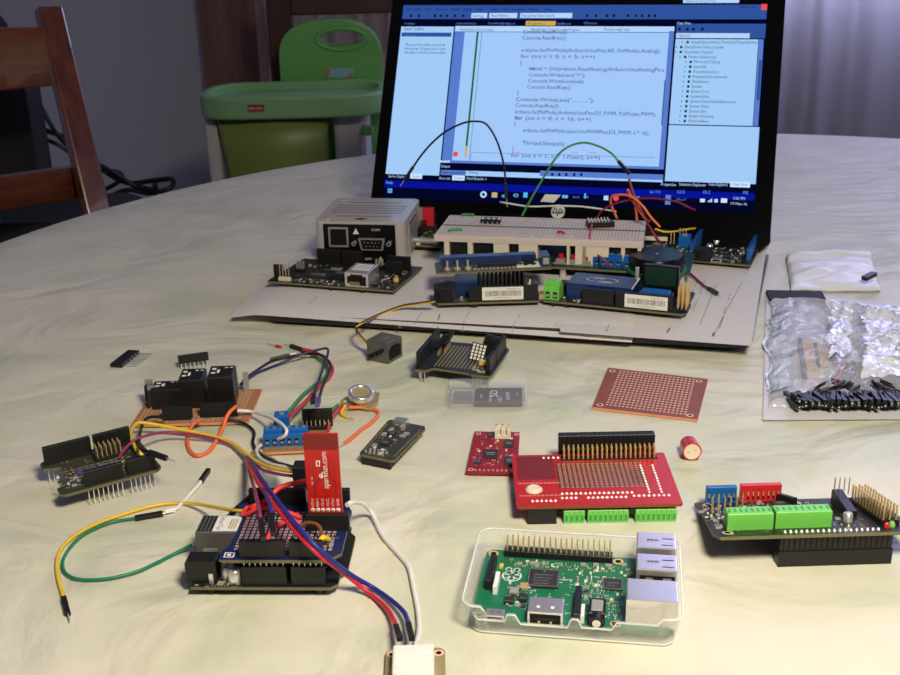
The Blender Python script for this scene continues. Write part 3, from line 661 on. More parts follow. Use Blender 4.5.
# output pane
R(xa, SCR(440, 174.8)[1], xb_, SCR(440, 169.8)[1], 's_panel', .05); R(xa, SCR(440, 174.8)[1], SCR(466, 172)[0], SCR(440, 169.8)[1], 's_mid', .08)
R(SCR(540, 172)[0], SCR(540, 176)[1], xb_, SCR(540, 170.6)[1], 's_mid', .07)
tx('Output', 441, 167.4, 450, 's_tab', 2.6); tx('Show output from:', 441.5, 173.4, 465, 's_navy', 2.6, .2); tx('Debug', 469, 173.6, 478, 's_text', 2.6, .2)
for x in (551, 558, 565, 573, 580): R(SCR(x, 176)[0], SCR(x, 176)[1], SCR(x, 176)[0]+2, SCR(x, 176)[1]+2.5, 's_navy', .2)
tx('Error List', 439.5, 179.4, 450, 's_tab', 2.5); R(SCR(452, 180)[0], SCR(452, 180.2)[1], SCR(464.5, 180)[0], SCR(452, 175.2)[1], 's_white', .08); tx('Output', 454, 179, 463, 's_mid', 2.5, .2); tx('Find Results 1', 467, 179.6, 486, 's_tab', 2.5)
tx('Server Explorer', 388.5, 177.4, 408, 's_tab', 2.5); R(SCR(410, 178)[0], SCR(410, 178.5)[1], SCR(422, 178)[0], SCR(410, 173.5)[1], 's_white', .08); tx('Toolbox', 412, 177.4, 421, 's_mid', 2.3, .2)
# class view pane on the right
xr = SCR(674, 60)[0]; R(xr, SCR(674, 38)[1], LW, SCR(674, 23.6)[1], 's_bar', .05)
tx('Class View', 677, 24.4, 691, 's_tab', 2.4)
a = SCR(676, 38); R(a[0], a[1], SCR(749.5, 38)[0], a[1]+4.5, 's_tab', .08); tx('<Search>', 678, 37, 690, 's_text', 2.6, .2)
for x in (678, 686, 692, 701): R(SCR(x, 30.5)[0], SCR(x, 30.5)[1], SCR(x, 30.5)[0]+2.2, SCR(x, 30.5)[1]+2.4, 's_navy', .1)
R(xr, SCR(665, 124)[1], SCR(757, 60)[0], SCR(674, 39)[1], 's_panel', .05); R(SCR(757.5, 60)[0], SCR(665, 124)[1], LW-1, SCR(674, 39)[1], 's_mid', .06); R(SCR(757.8, 80)[0], SCR(757, 100)[1], LW-1.4, SCR(757, 60)[1], 's_bar', .08)
for i, (s, x0, x1) in enumerate((('SharpDuino.Library.Tests.UnitTests.Families', 691, 757), ('SharpDuino.Tests.Console', 684.5, 723.5), ('SharpDuino.Tests.UI', 684, 713), ('Project References', 688.5, 716), ('Microsoft.CSharp', 694, 720), ('mscorlib', 693.5, 706), ('PresentationCore', 693, 718.5), ('PresentationFramework', 692.5, 727.5),
     ('SharpDuino', 692, 708.5), ('System', 691.5, 702), ('System.Core', 691, 709.5), ('System.Data', 690.5, 709), ('System.Data.DataSetExtensions', 690, 736), ('System.Xaml', 689.5, 708.5), ('System.Xml', 689, 706.5), ('System.Xml.Linq', 688.5, 713), ('WindowsBase', 688, 708.5))):
    y = 43.4+i*4.93; tx(s, x0, y, x1, 's_text', 2.7); k = SCR(x0-4.5, y); R(k[0], k[1], k[0]+1.9, k[1]+2.2, 's_navy', .1); k = SCR(x0-9, y); R(k[0], k[1]+.6, k[0]+.8, k[1]+1.8, 's_text', .1)
R(xr, SCR(661, 181)[1], SCR(756, 180)[0], SCR(664, 125)[1], 's_panel', .05)
for s, x0, x1 in (('Properties', 661, 676), ('Solution Explorer', 679, 706), ('Team Explorer', 708, 728)): tx(s, x0, 185.6, x1, 's_tab', 2.7)
R(SCR(730, 186)[0], SCR(730, 187)[1], SCR(750, 187)[0], SCR(730, 181.4)[1], 's_white', .08); tx('Class View', 732.5, 185.5, 747.5, 's_mid', 2.6, .2)
# status bar + task bar
R(0, SCR(500, 191.3)[1], LW, SCR(500, 184.2)[1], 's_status', .04)
tx('Ready', 386, 183.8, 393, 's_cyan', 3); tx('Ln 111', 650, 193, 660, 's_cyan', 2.8); tx('Col 2', 677, 193.2, 684.5, 's_cyan', 2.8); tx('Ch 2', 703, 193.5, 710, 's_cyan', 2.8); tx('INS', 743, 194, 748, 's_cyan', 2.8)
def icon(px, py, w, h, m): a = SCR(px, py); R(a[0]-w/2, a[1]-h/2, a[0]+w/2, a[1]+h/2, m, .1)
for dx in (-1.2, 1.2):
    for dy in (-1.2, 1.2): icon(390+dx, 190.7+dy, 1.9, 1.9, 's_cyan')
a = SCR(483.5, 194.5); sc.cyl((a[0], a[1], 0), (a[0], a[1], .1), 3, 's_tab', 16); sc.cyl((a[0], a[1], .1), (a[0], a[1], .15), 1.4, 's_navy', 12)
icon(494.5, 195, 5, 4.6, 's_gold'); icon(494.5, 196, 5, 2, 's_cyan'); tx('e', 501.5, 197.5, 506.5, 's_cyan', 4.4); tx('e', 513, 197, 518.5, 's_cyan', 5); icon(525.5, 195, 3.8, 4.6, 's_cyan')
icon(565, 196.6, 5, 2.8, 's_cyan'); tx('oo', 572.5, 198, 579.5, 's_mid', 2.6); icon(585, 196, 1.6, 4.5, 's_cyan'); icon(586, 197, 4, 1.6, 's_mid'); icon(606, 198, 4, 4, 's_tab')
a = SCR(616, 198.3); sc.cyl((a[0], a[1], 0), (a[0], a[1], .1), 2.4, 's_red', 14); icon(638, 198, 3, 3, 's_mid'); icon(668, 199.8, 4.6, 8.4, 's_mid')
tx('Office IT', 676, 200.5, 686, 's_mid', 2.2); icon(702.5, 200.5, 4, 3, 's_white'); 
for k in range(4): icon(708+k*1.2, 201.4-k*.3, .8, 1+k*.8, 's_tab')
icon(716, 200.8, 3, 3, 's_tab'); icon(724, 200.6, 5, 3.8, 's_white'); tx('3:26 PM', 733, 199.5, 745, 's_tab', 2.4); tx('17-May-16', 730.5, 204.8, 747, 's_tab', 2.4)
sc.build('screen', lid)
b = MB(); c = SCR(558, 211.5); b.cyl((c[0], c[1], -.6), (c[0], c[1], .4), 6.2, 'tin_matte', 28); text_mb(b, 'hp', c[0]-4.2, c[1]-2.2, 7.5, 'bezel', 8, .5, lambda X, Y, Z: (X+(Y-c[1])*.25, Y, Z)); b.build('logo', lid)
# ================================================================== papers over the laptop keyboard
def sheet(label, corners, seed, extra=(), nx=14, ny=10, group=None, sub=None):
    """corners fl, fr, br, bl as table-mm vectors"""
    fl, fr, br, bl = [Vector(c) for c in corners]; o = fl.copy(); root = thing('paper_sheet', label, 'paper', o, group=group)
    r = random.Random(seed); b = MB(); vs = []
    for s in (0, 1):
        for j in range(ny+1):
            for i in range(nx+1):
                u, v = i/nx, j/ny
                p = (fl*(1-u)+fr*u)*(1-v)+(bl*(1-u)+br*u)*v-o
                z = p.z+.35*math.sin(u*5+seed)*math.sin(v*4)
                z = zpap(p+o, bool(sub))+(sub or 0)-o.z
                vs.append((p.x, p.y, z+(.15 if s else 0)))
    W = nx+1; T = W*(ny+1)
    fs = [(j*W+i, (j+1)*W+i, (j+1)*W+i+1, j*W+i+1) for j in range(ny) for i in range(nx)]
    fs += [tuple(T+k for k in reversed(f)) for f in fs]
    b.add(vs, fs, 'paper', True)
    t = b
    for (a, c, w, dens, m) in extra:
        a = Vector(a)-o; c = Vector(c)-o; d = (c-a); L = d.length; d.normalize(); n = Vector((-d.y, d.x, 0)); x = 0
        while x < L:
            l = r.uniform(2, 7)
            if r.random() < dens:
                p = a+d*x; q_ = a+d*min(L, x+l); t.quad(*[(v.x, v.y, zpap(v+o, bool(sub))+(sub or 0)-o.z+.4) for v in (p-n*w, q_-n*w, q_+n*w, p+n*w)], m)
            x += l+r.uniform(.6, 1.6)
    tag(b.build('sheet', root)); return root
PZ = BT+1.5
def GP(px, py, dr=False):
    z = PZ
    for _ in range(60): z = z*.7+.3*zpap(G(px, py, z), dr)
    return G(px, py, z)
lines = []
for (a, c, w, dn, m) in (((742, 282), (715, 333), .35, .95, 'ink_light'), ((731, 292), (719, 330), .5, .6, 'ink_light'), ((716, 285), (700, 325), .35, .95, 'ink_light'), ((705, 280), (693, 312), .3, .9, 'ink_light'),
    ((697, 283), (689, 300), .3, .9, 'ink_light'), ((616, 312), (606, 332), .3, .9, 'ink'), ((672, 325), (667, 333), .6, .5, 'ink'), ((714, 333), (713, 337), .8, .9, 'ink'), ((700, 300), (690, 310), .3, .8, 'ink_light'),
    ((590, 318), (586, 326), .3, .8, 'ink'), ((565, 310), (556, 326), .3, .8, 'ink_light'), ((760, 250), (745, 275), .35, .9, 'ink_light')):
    lines.append((GP(*a), GP(*c), w, dn, m))
sheet('white printed sheet lying under the boards on the right half of the laptop', [GP(560, 332), GP(751, 346), G(771, 222, PZ), G(560, 215, PZ)], 1, lines)
l2 = [(GP(322, 294), GP(309, 305), .35, .9, 'ink_light'), (GP(412, 322), GP(408, 325), .7, .9, 'ink'), (GP(401, 322), GP(398, 322), .7, .9, 'ink'), (GP(425, 310), GP(415, 322), .3, .8, 'ink_light'), (GP(470, 312), GP(462, 326), .3, .8, 'ink_light'), (GP(520, 316), GP(512, 328), .3, .8, 'ink_light'), (GP(440, 315), GP(437, 325), .4, .8, 'ink')]
a_ = G(231, 317, 6)
sheet('white printed sheet sagging over the left front corner of the laptop', [a_, GP(632, 343.3, True), G(640, 232, PZ), G(300, 250, 8)], 2, l2, 30, 14, sub=.5)
# torn curled slips standing up at the back right
for lab, pts, z in (('torn curled paper slip standing at the back right corner of the sheet', [(755, 236), (771, 243), (770, 222), (764, 212), (757, 216)], 30), ('thin white torn paper strip curling up in front of the screen bezel', [(700, 221), (728, 226), (753, 217), (749, 214), (730, 220)], 34)):
    P = []; y0 = G(*pts[0], PZ).y
    for x, y in pts: P.append(ROAD(x, y, y0-2, G(*pts[0], PZ).x, LY))
    o = P[0]; b = MB(); n = len(P); nn = Vector((0, 2.2, .6)); vs = [p-o for p in P]
    c = sum(vs, Vector())/n+Vector((0, 5, 0)); vs2 = vs+[c]; vs3 = [v+Vector((.1, .5, .2)) for v in vs2]
    b.add(vs2+vs3, [(i, (i+1) % n, n) for i in range(n)]+[(n+1+(i+1) % n, n+1+i, 2*n+1) for i in range(n)]+[(i, n+1+i, n+1+(i+1) % n, (i+1) % n) for i in range(n)], 'paper', True)
    ob = b.build('paper_slip'); lift(ob, o); tag(ob, lab, 'paper')
# ================================================================== devices on the papers
ZD = BT+2.5
def label_plate(parent, x0, x1, y, z0, z1, seed, name='barcode_label'):
    """paper label on an upright face (front, y constant)"""
    b = MB(); b.prism([(x0, z0), (x1, z0), (x1, z1), (x0, z1)], 0, .2, 'label'); r = random.Random(seed)
    w = x1-x0; h = z1-z0; x = x0+w*.07
    while x < x1-w*.07:
        t = r.uniform(.15, .5); b.quad((x, z0+h*.3, .25), (x+t, z0+h*.3, .25), (x+t, z0+h*.72, .25), (x, z0+h*.72, .25), 'ink'); x += t+r.uniform(.15, .5)
    text_mb(b, 'FQB7092 53', x0+w*.6, z0+h*.8, h*.1, 'ink', w*.3, .25); text_mb(b, 'C10H4DS 20141', x0+w*.3, z0+h*.12, h*.1, 'ink', w*.42, .25)
    return b.build(name, parent, (0, y, 0), (math.pi/2, 0, 0))
MZ = 48.5
A, yw, w = frame((314, 221), (404, 222.5), MZ)
A.z = ZD; mb_ = thing('mini_computer', 'small silver metal box computer with a perforated lid and black port panel', 'computer', A, yw)
D = local(G(342, 196, MZ), Vector((A.x, A.y, MZ)), yw).y; HB = MZ-ZD
X_ = A.x+w*math.cos(yw)-D*math.sin(yw); Y_ = A.y+w*math.sin(yw)+D*math.cos(yw); lim = LYY+(X_-LX)*math.tan(LY)-20
D -= max(0, Y_-lim)
def rrect(x0, y0, x1, y1, R, n=6):
    out = []
    for cx, cy, a0 in ((x1-R, y0+R, -90), (x1-R, y1-R, 0), (x0+R, y1-R, 90), (x0+R, y0+R, 180)):
        for i in range(n+1):
            t = math.radians(a0+90*i/n); out.append((cx+R*math.cos(t), cy+R*math.sin(t)))
    return out
b = MB(); b.prism(rrect(0, 0, w, D, 7), .5, HB, 'silver_case', smooth=False)
body = b.build('case', mb_, bevel=1.2)
b = MB(); z = HB+.02
def vents(y0, y1, rows, x0, x1):
    for r in range(rows):
        y = y0+(y1-y0)*r/max(1, rows-1); x = x0*w
        while x < x1*w: b.prism([(x, y-1.7), (x+1.0, y-1.7), (x+1.5, y+1.7), (x+.5, y+1.7)], z, z+.05, 'bb_hole'); x += 1.9
vents(D*.22, D*.22, 1, .2, .8); vents(D*.36, D*.66, 4, .1, .9); vents(D*.80, D*.80, 1, .2, .8); b.build('vent_pattern', body)
for cx, cy in ((.12, .1), (.88, .1), (.12, .9), (.88, .9)):
    s = MB(); s.cyl((0, 0, 0), (0, 0, .6), 2.6, 'tin', 16); s.box(-1.4, -.3, .5, 1.4, .3, .66, 'hole'); s.build('screw', mb_, (w*cx, D*cy, HB-.05))
b = MB(); b.box(w*.27+12, D*.09, z, w*.27+22, D*.13, z+.05, 'black'); b.box(w*.27+15, D*.07, z, w*.27+18, D*.15, z+.06, 'black'); b.build('logo', mb_)
fp = MB(); fx0, fx1 = w*.1, w*.9; fp.box(fx0, -.9, 1.5, fx1, .5, HB-2.2, 'black_gloss')
for s_, x, zz, ww in (('COM', .64, .80, 7), ('OFF', .55, .12, 6), ('On', .80, .12, 4.5), ('mSATA', .2, .12, 8)): text_mb(fp, s_, w*x, 0, 2.0, 'label', ww, plane=lambda X, Y, Z, zz=zz: (X, -1.0, HB*zz+Y))
panel = fp.build('front_panel', mb_)
b = MB(); x0 = w*.16; b.box(x0, -2.4, HB*.42, x0+16.5, -.5, HB*.88, 'tin_matte'); b.box(x0+1.5, -2.5, HB*.47, x0+15, -2.3, HB*.84, 'hole'); b.box(x0+4, -2.6, HB*.47, x0+12, -2.4, HB*.52, 'hole'); b.build('network_port', panel)
b = MB(); cx = w*.64; zc = HB*.5; b.prism([(cx-13, zc+5), (cx+13, zc+5), (cx+11, zc-5), (cx-11, zc-5)], 0, 3, 'black'); 
sp_ = MB(); P = [(cx-11, zc+5), (cx+11, zc+5), (cx+9, zc-5), (cx-9, zc-5)]; sp_.add([(x, -3.2, z) for x, z in P]+[(x, -.5, z) for x, z in P], [(0, 1, 2, 3), (0, 4, 5, 1), (1, 5, 6, 2), (2, 6, 7, 3), (3, 7, 4, 0)], 'tin_matte')
sp_.add([(cx+(x-cx)*.86, -3.3, zc+(z-zc)*.8) for x, z in P], [(0, 1, 2, 3)], 'hole')
for i in range(5): sp_.cyl((cx-6+i*3, -3.5, zc+1.6), (cx-6+i*3, -3.2, zc+1.6), .45, 'tin', 8)
for i in range(4): sp_.cyl((cx-4.5+i*3, -3.5, zc-1.6), (cx-4.5+i*3, -3.2, zc-1.6), .45, 'tin', 8)
sp_.build('serial_port', panel)
for sx in (-1, 1):
    s = MB(); s.cyl((cx+sx*14.5, -5.5, zc+1), (cx+sx*14.5, -.6, zc+1), 2, 'tin', 6); s.cyl((cx+sx*14.5, -5.6, zc+1), (cx+sx*14.5, -5.4, zc+1), 1, 'hole', 10); s.build('jack_screw', panel)
s = MB(); s.box(w*.72, -1.6, HB*.1, w*.735, -.8, HB*.2, 'smd_yellow'); s.build('switch', panel)
s = MB(); s.prism([(w*.43, 0), (w*.5, 0), (w*.465, 5)], 0, .1, 'label'); s.build('warning_mark', panel, (0, -.95, HB*.72), (math.pi/2, 0, 0))
b = MB(); b.box(w-.2, D*.25, 3, w+.6, D*.8, HB-9, 'tin_matte'); b.box(w-.1, D*.3, HB-8, w+.5, D*.75, HB-7, 'hole'); b.build('side_plate', mb_)
# ---- red memory stick behind the metal box
p = G(425, 215, 33); t = thing('memory_stick', 'tiny red and white plug standing at the right rear of the silver box', 'memory stick', (p.x+2, p.y+6, ZD), yw)
b = MB(); b.box(-8, -3, 12, -4, 3, 26, 'tin_matte'); b.build('connector', t); b = MB(); b.box(-4, -3.5, 10, 6, 3.5, 26, 'w_red'); b.build('body', t, bevel=.5); b = MB(); b.box(-8, -3, 0, 6, 3, 10, 'black'); b.build('socket', t)
# ---- black development board with network jack, front left
A, yw, w = frame((267.6, 283), (394, 292.7), ZD+2.5); A.z = ZD
t = thing('circuit_board', 'black circuit board with a silver network jack in front of the silver box', 'circuit board', A, yw)
brl = local(G(428, 265, ZD+2.5), Vector((A.x, A.y, ZD+2.5)), yw); D = brl.y; D = max(40, min(D, 62))
pcb(t, [(0, 0), (w, 0), (w+(brl.x-w)*.6, D), (4, D)], 2.5, 'pcb_black', extra=traces('gold_dull', 0, 3, 3, w-3, D-3, 60, 3))
for x in (w*.5, w*.75): 
    s = MB(); s.cyl((x, 3, 0), (x, 3, 2.5), 2.0, 'black', 10); s.build('foot', t)
h = socket(t, 2, 8, 4.1, 3, 1, 11); male(t, 8, 3, 4.1, 4, 1, 13, 'gold_dull', 'cream', 3)
socket(t, 20, D-9, 4.1, 8, 1, 12); socket(t, 42, D-10, 4.1, 7, 1, 12); socket(t, w-24, D-12, 4.1, 8, 1, 11); socket(t, w-20, D-24, 4.1, 5, 1, 10)
chip(t, 24, 12, 4.1, 22, 14, 2.2, legs=12); chip(t, 44, 22, 4.1, 12, 12, 1.8); chip(t, 32, 30, 4.1, 9, 7, 1.5); 
s = MB(); s.box(0, 0, 0, 9, 5, .6, 'tin'); s.build('shield_can', t, (40, 32, 6))
def rj45(root, x, y, z, wd=16, d=21, h=13.5, name='network_jack', m='steel', cavity=True, front='y'):
    b = MB(); b.box(0, 0, 0, wd, d, h, m, .4)
    if cavity:
        b.box(1.8, -.05, 1.5, wd-1.8, .4, h-3.2, 'hole'); b.box(4.5, -.1, h-4, wd-4.5, .4, h-1.8, 'hole'); b.box(2, -.2, 1.6, 4, 0, 3, 'smd_yellow')
        for i in range(8): b.box(4+i*1.05, -.12, 1.6, 4.35+i*1.05, 0, 4.5, 'gold')
    b.box(-.2, d*.35, h*.35, 0, d*.5, h*.5, 'tin'); return b.build(name, root, (x, y, z), bevel=.2)
j = rj45(t, w*.62, 1, 4.1, 19, 24, 12); b = MB(); b.box(3, 6, 0, 17, 21, .1, 'white_print')
for k in range(4): b.box(4, 8+k*3, .1, 16, 9+k*3, .14, 'ink_light')
b.build('port_label', j, (0, 0, 12))
chip(t, w-22, 8, 4.1, 6, 6, 1.2); smd(t, w-18, 3, w-4, D-14, 4.1, 22, 4); smd(t, 20, 3, w*.6, 11, 4.1, 22, 5); smd(t, 12, 28, w*.6, D-12, 4.1, 20, 6)
male(t, 12, 26, 4.1, 3, 2, 9, 'tin'); male(t, w*.62+6, D-14, 4.1, 3, 2, 8, 'tin')
s = MB(); s.cyl((0, 0, 0), (0, 0, 2.5), 2.2, 'smd_yellow', 12); s.build('push_button', t, (w-6, 22, 4.1))
# ---- dark single board computer between the box and the breadboard
A, yw, w = frame((404, 246), (470, 250), ZD+5); A.z = ZD
t = thing('circuit_board', 'dark circuit board with black headers squeezed between silver box and breadboard', 'circuit board', A, yw+.02)
A2 = local(G(430, 212, 34), Vector((A.x, A.y, 34)), yw); w = 34
pcb(t, rect(w, 70, 2), 5, 'pcb_darkgreen'); s = MB(); s.box(6, 8, 0, 28, 60, 5, 'black'); s.build('spacer', t)
socket(t, 2, 8, 6.6, 2, 22, 9); socket(t, 25, 14, 6.6, 2, 20, 9); 
s = MB(); s.cyl((0, 0, 0), (0, 0, 7), 3.2, 'tin_matte', 14); s.build('standoff', t, (-1, -4, 3))
for x, y in ((12, 2), (27, 4)):
    s = MB(); s.lathe([(2.2, 0), (2.2, 3), (1.4, 4.5), (.3, 5)], 'cream', 14); s.build('indicator_light', t, (x, y, 6.6))
s = MB(); s.cyl((0, 0, 0), (22, 0, 0), 2.4, 'tin_matte', 14); s.build('capacitor', t, (8, 1, 10.5)); smd(t, 8, 10, 24, 66, 6.6, 22, 7)
# ---- training board under the breadboard
A, yw, w = frame((441, 262), (676, 276), ZD+8); A.z = ZD
t = thing('training_board', 'wide dark green board with round black buzzer lying under the long breadboard', 'circuit board', A, yw)
TA, TYW = A.copy(), yw
def L_(px, py, z): return local(G(px, py, z), TA, TYW)
w2 = w+10; D = 112
zt = ZD+9.6
def DL(x):
    X = TA.x+x*math.cos(TYW)-60*math.sin(TYW); return min(112, (LYY+(X-LX)*math.tan(LY)-22-TA.y-x*math.sin(TYW))/math.cos(TYW))
pcb(t, [(0, 0), (w2, 0), (w2, DL(w2)), (0, DL(0))], 8, 'pcb_darkgreen', extra=traces('tin_matte', 0, 3, 2, w2-3, DL(w2)-3, 120, 8))
for x, y in ((6, 6), (w2-6, 6), (6, DL(6)-6), (w2-6, DL(w2)-6), (w2/2, 6), (w2/2, DL(w2/2)-6)):
    s = MB(); s.cyl((0, 0, 0), (0, 0, 8), 2.8, 'tin', 6); s.build('standoff', t, (x, y, 0))
for px, py in ((561, 263), (574, 264), (587, 265)):
    p = L_(px, py, zt); s = MB(); s.box(-3.6, -3, 0, 3.6, 3, 4, 'smd_grey', .3); s.box(-5, -3.5, 0, -3.6, 3.5, 1.5, 'tin'); s.box(3.6, -3.5, 0, 5, 3.5, 1.5, 'tin'); bt = s.build('push_button', t, (p.x, p.y, 9.6)); s = MB(); s.cyl((0, 0, 4), (0, 0, 7.5), 2.3, 'w_red', 14); s.build('button_cap', bt)
p = L_(593, 266.5, zt); terminal(t, p.x, p.y, 9.6, 4, 10, 8, 'blue_plastic', 5.6)
p = L_(620, 268.5, zt); terminal(t, p.x+2.5, p.y-1, 9.6, 2, 10, 8, 'blue_plastic', 5.6)
p = L_(678, 247, zt); s = MB(); s.box(0, 0, 0, 10, 10, 9, 'blue_plastic', .5); s.cyl((5, 5, 9), (5, 5, 9.4), 2.4, 'tin', 12); s.build('trimmer', t, (p.x, p.y, 9.6))
# buzzer on a small green pcb
c = L_(657, 257, zt+11); s = MB(); s.lathe([(23, 0), (23, 1.6)], 'pcb_green', 40); s.build('buzzer_board', t, (c.x, c.y, 10.5)); 
s = MB(); s.lathe([(20.5, 0), (20.5, 10.4), (19.6, 11.2)], 'black_gloss', 48); s.cyl((0, 0, 11.2), (0, 0, 11.25), 1.5, 'tin_matte', 12); s.build('buzzer', t, (c.x, c.y, 12.1))
s = MB(); s.box(-12, -8, 0, 12, 8, 12, 'black'); s.build('display_module', t, (c.x-6, 0+6, 9.6)) if False else None
p = L_(690, 224, zt); male(t, w2-16, DL(w2)-9, 9.6, 3, 2, 12, 'gold'); male(t, w2-22, DL(w2)-22, 9.6, 2, 2, 11, 'gold'); 
smd(t, w2-40, DL(w2)-34, w2-3, DL(w2)-12, 9.6, 24, 9)
smd(t, 4, 3, w2*.46, 10, 9.6, 16, 21)
s = MB(); s.box(0, 0, 0, 60, 16, 4, 'chip', .3); s.box(4, 3, 4, 20, 12, 6, 'tin_matte'); s.build('edge_module', t, (28, DL(88)-18, 12)); chip(t, 94, DL(110)-16, 9.6, 14, 12, 2)
s = MB(); s.box(0, 0, 0, 54, 12, 8, 'black', .3); s.box(0, -.1, 1, 54, .1, 4.5, 'cream'); s.build('edge_connector', t, (w2-78, DL(w2-20)-13, 11))
# ---- breadboard
ZB_ = 42.5
A, yw, w = frame((434, 237), (643, 244), ZB_-1.5); brr = local(G(455, 215, ZB_-1.5), A, yw); D = min(62, max(50, brr.y)); BA, BYW, BW, BD = A.copy(), yw, w, D
t = thing('breadboard', 'long white breadboard bridging the wide dark green board', 'breadboard', (A.x, A.y, ZD+9.75), yw)
z0 = ZB_-(ZD+9.75)
b = MB(); b.box(0, 0, z0-5, w, D, z0, 'breadboard', .4)
P = w/64
b.box(0, D*.475, z0-.02, w, D*.525, z0+.02, 'bb_hole')
for yy, m in ((.055, 'bb_red'), (.2, 'bb_hole'), (.80, 'bb_red'), (.945, 'bb_hole')): b.box(2, D*yy, z0, w-2, D*yy+.35, z0+.03, m)
for i in range(62):
    x = P*(i+1.3)
    for y0, y1 in ((.25, .46), (.54, .75)):
        for k in range(5):
            y = D*(y0+(y1-y0)*k/4.); b.quad((x-.5, y-.62, z0+.04), (x+.5, y-.62, z0+.04), (x+.5, y+.62, z0+.04), (x-.5, y+.62, z0+.04), 'bb_hole')
    if i % 6 != 5:
        for yy in (.09, .15, .85, .91): b.quad((x-.5, D*yy-.5, z0+.04), (x+.5, D*yy-.5, z0+.04), (x+.5, D*yy+.5, z0+.04), (x-.5, D*yy+.5, z0+.04), 'bb_hole')
bbm = b.build('body', t)
sup = [(8, 12), (27, 31), (48, 60), (68, 83), (106, 108), (118, 121), (148, 151), (w-52, w-26), (w-4, w-1)]
for a, c in sup:
    if c > w: continue
    s = MB(); s.box(a, .5, .3, c, D-1, z0-5.1, 'cream'); s.build('support', t)
# black headers seen between the supports
for a, c in ((13, 26), (32, 47), (61, 67), (122, 147), (w-25, w-5)):
    if c <= w: socket(t, a, 3, .2, max(1, int((c-a)/2.54)), 2, z0-7, holes=False)
def BL_(px, py): return local(G(px, py, ZB_), BA, BYW)
c = BL_(485, 226); BZ = z0
def small(name, label, cat, px, py, z, fn, yaw=0.):
    q_ = G(px, py, z); tt = thing(name, label, cat, (q_.x, q_.y, z), BYW+yaw); fn(tt); return tt
def dip(tt):
    b = MB(); b.box(-8, -4, .6, 8, 4, 4, 'black', .3)
    for k in range(4): b.box(-7+k*4.4, -3, 4, -5+k*4.4, -1, 4.8, 'white')
    b.build('body', tt)
    for k in range(4):
        for sy in (-1, 1): s = MB(); s.box(-6.5+k*4, sy*4.1-.2, .05, -5.7+k*4, sy*4.1+.2, 2, 'tin'); s.build('leg', tt)
small('dip_switch', 'small black switch block with four white levers on the breadboard', 'switch', 491, 223, ZB_, dip)
def vb(tt):
    b = MB(); b.box(-11, -5, .6, 11, 5, 4.5, 'black', .4); b.build('body', tt)
    pins(tt, [(-9+k*2.6, y, 4.4) for k in range(7) for y in (-3, 3)], 2.5, 'tin')
small('chip_module', 'black pin module plugged into the right end of the breadboard', 'module', 600, 226.5, ZB_, vb, .25)
for lab, px, py, a in (('short green jumper link at the left front of the breadboard', 455, 230.5, .35), ('short green jumper link at the left rear of the breadboard', 468, 215.5, 0)):
    small('jumper_link', lab, 'wire', px, py, ZB_+.8, lambda tt: MB().tube([(-5, 0, -.6), (-4, 0, 1), (4, 0, 1), (5, 0, -.6)], .9, 'w_green2').build('insulation', tt), a)
small('jumper_link', 'tiny red jumper link in the middle of the breadboard', 'wire', 561, 233, ZB_+.8, lambda tt: MB().tube([(-2.6, 0, -.6), (-2, 0, 1), (2, 0, 1), (2.6, 0, -.6)], .9, 'w_red').build('insulation', tt), -.4)
# ---- board with heat sink and barcode label (front centre)
A, yw, w = frame((437, 305.5), (540, 302.5), ZD+3); A.z = ZD
t = thing('circuit_board', 'small black board with a finned heat sink and a white barcode label', 'circuit board', A, yw); HX = (A.copy(), yw)
def Q(px, py, z): return local(G(px, py, z), HX[0], HX[1])
D = 50; pcb(t, rect(w, D, 1.5), 3, 'pcb_black', extra=traces('gold_dull', 0, 2, 2, w-2, D-2, 40, 11))
s = MB(); s.cyl((0, 0, 0), (0, 0, 3), 2.6, 'black', 14); s.build('foot', t, (w*.36, 4, 0)); s = MB(); s.cyl((0, 0, 0), (0, 0, 3), 2.6, 'black', 14); s.build('foot', t, (w*.7, D-6, 0)); 
s = MB(); s.cyl((0, 0, 0), (0, 0, 3), 2.6, 'black', 14); s.build('foot', t, (5, D-6, 0)); s = MB(); s.box(0, 0, 0, 14, 12, 11, 'black', .6); s.box(.8, -.1, 1, 5, .1, 8, 'hole'); s.build('power_jack', t, (-2, 2, 4.6)); s = MB(); s.cyl((0, 0, 0), (0, 0, 10), 3.2, 'black_gloss', 16); s.build('knob', t, (9, 20, 4.6))
kx = 7.3
sk_ = socket(t, w*.31, 1.2, 4.6, 20, 1, 11.5, holes=True); label_plate(t, w*.44, w*.84, 1.15, 5.6, 15.4, 3)
b = MB(); b.box(0, 0, 0, 34, 28, 3, 'black')
for k in range(11): b.box(k*3.2, 0, 3, k*3.2+1.3, 28, 15, 'black_matte')
b.build('heat_sink', t, (w*.42, 9, 6.5)); b = MB(); b.box(-.5, -.5, 0, 34.5, 28.5, 1.8, 'chip'); b.build('chip', t, (w*.42, 9, 4.65))
b = MB(); b.box(0, 0, 0, 17, 24, 10, 'blue_box', .4); b.build('battery_module', t, (w*.19, 14, 4.7)); 
smd(t, 16, 2, w*.3, 12, 4.6, 9, 12); smd(t, w*.86, 3, w-3, D-5, 4.6, 12, 13)
s = MB(); s.box(0, 0, 0, 1, 1, 15, 'white'); s.build('post', t, (w*.9, 4, 4.6)); s = MB(); s.box(0, 0, 0, 12, 7, 4, 'gold_dull'); s.build('edge_connector', t, (w-.5, 3, 4.2)); s = MB(); s.box(0, 0, 0, 6, 8, 6, 'pcb_blue'); s.build('connector', t, (w-8, 3, 4.7))
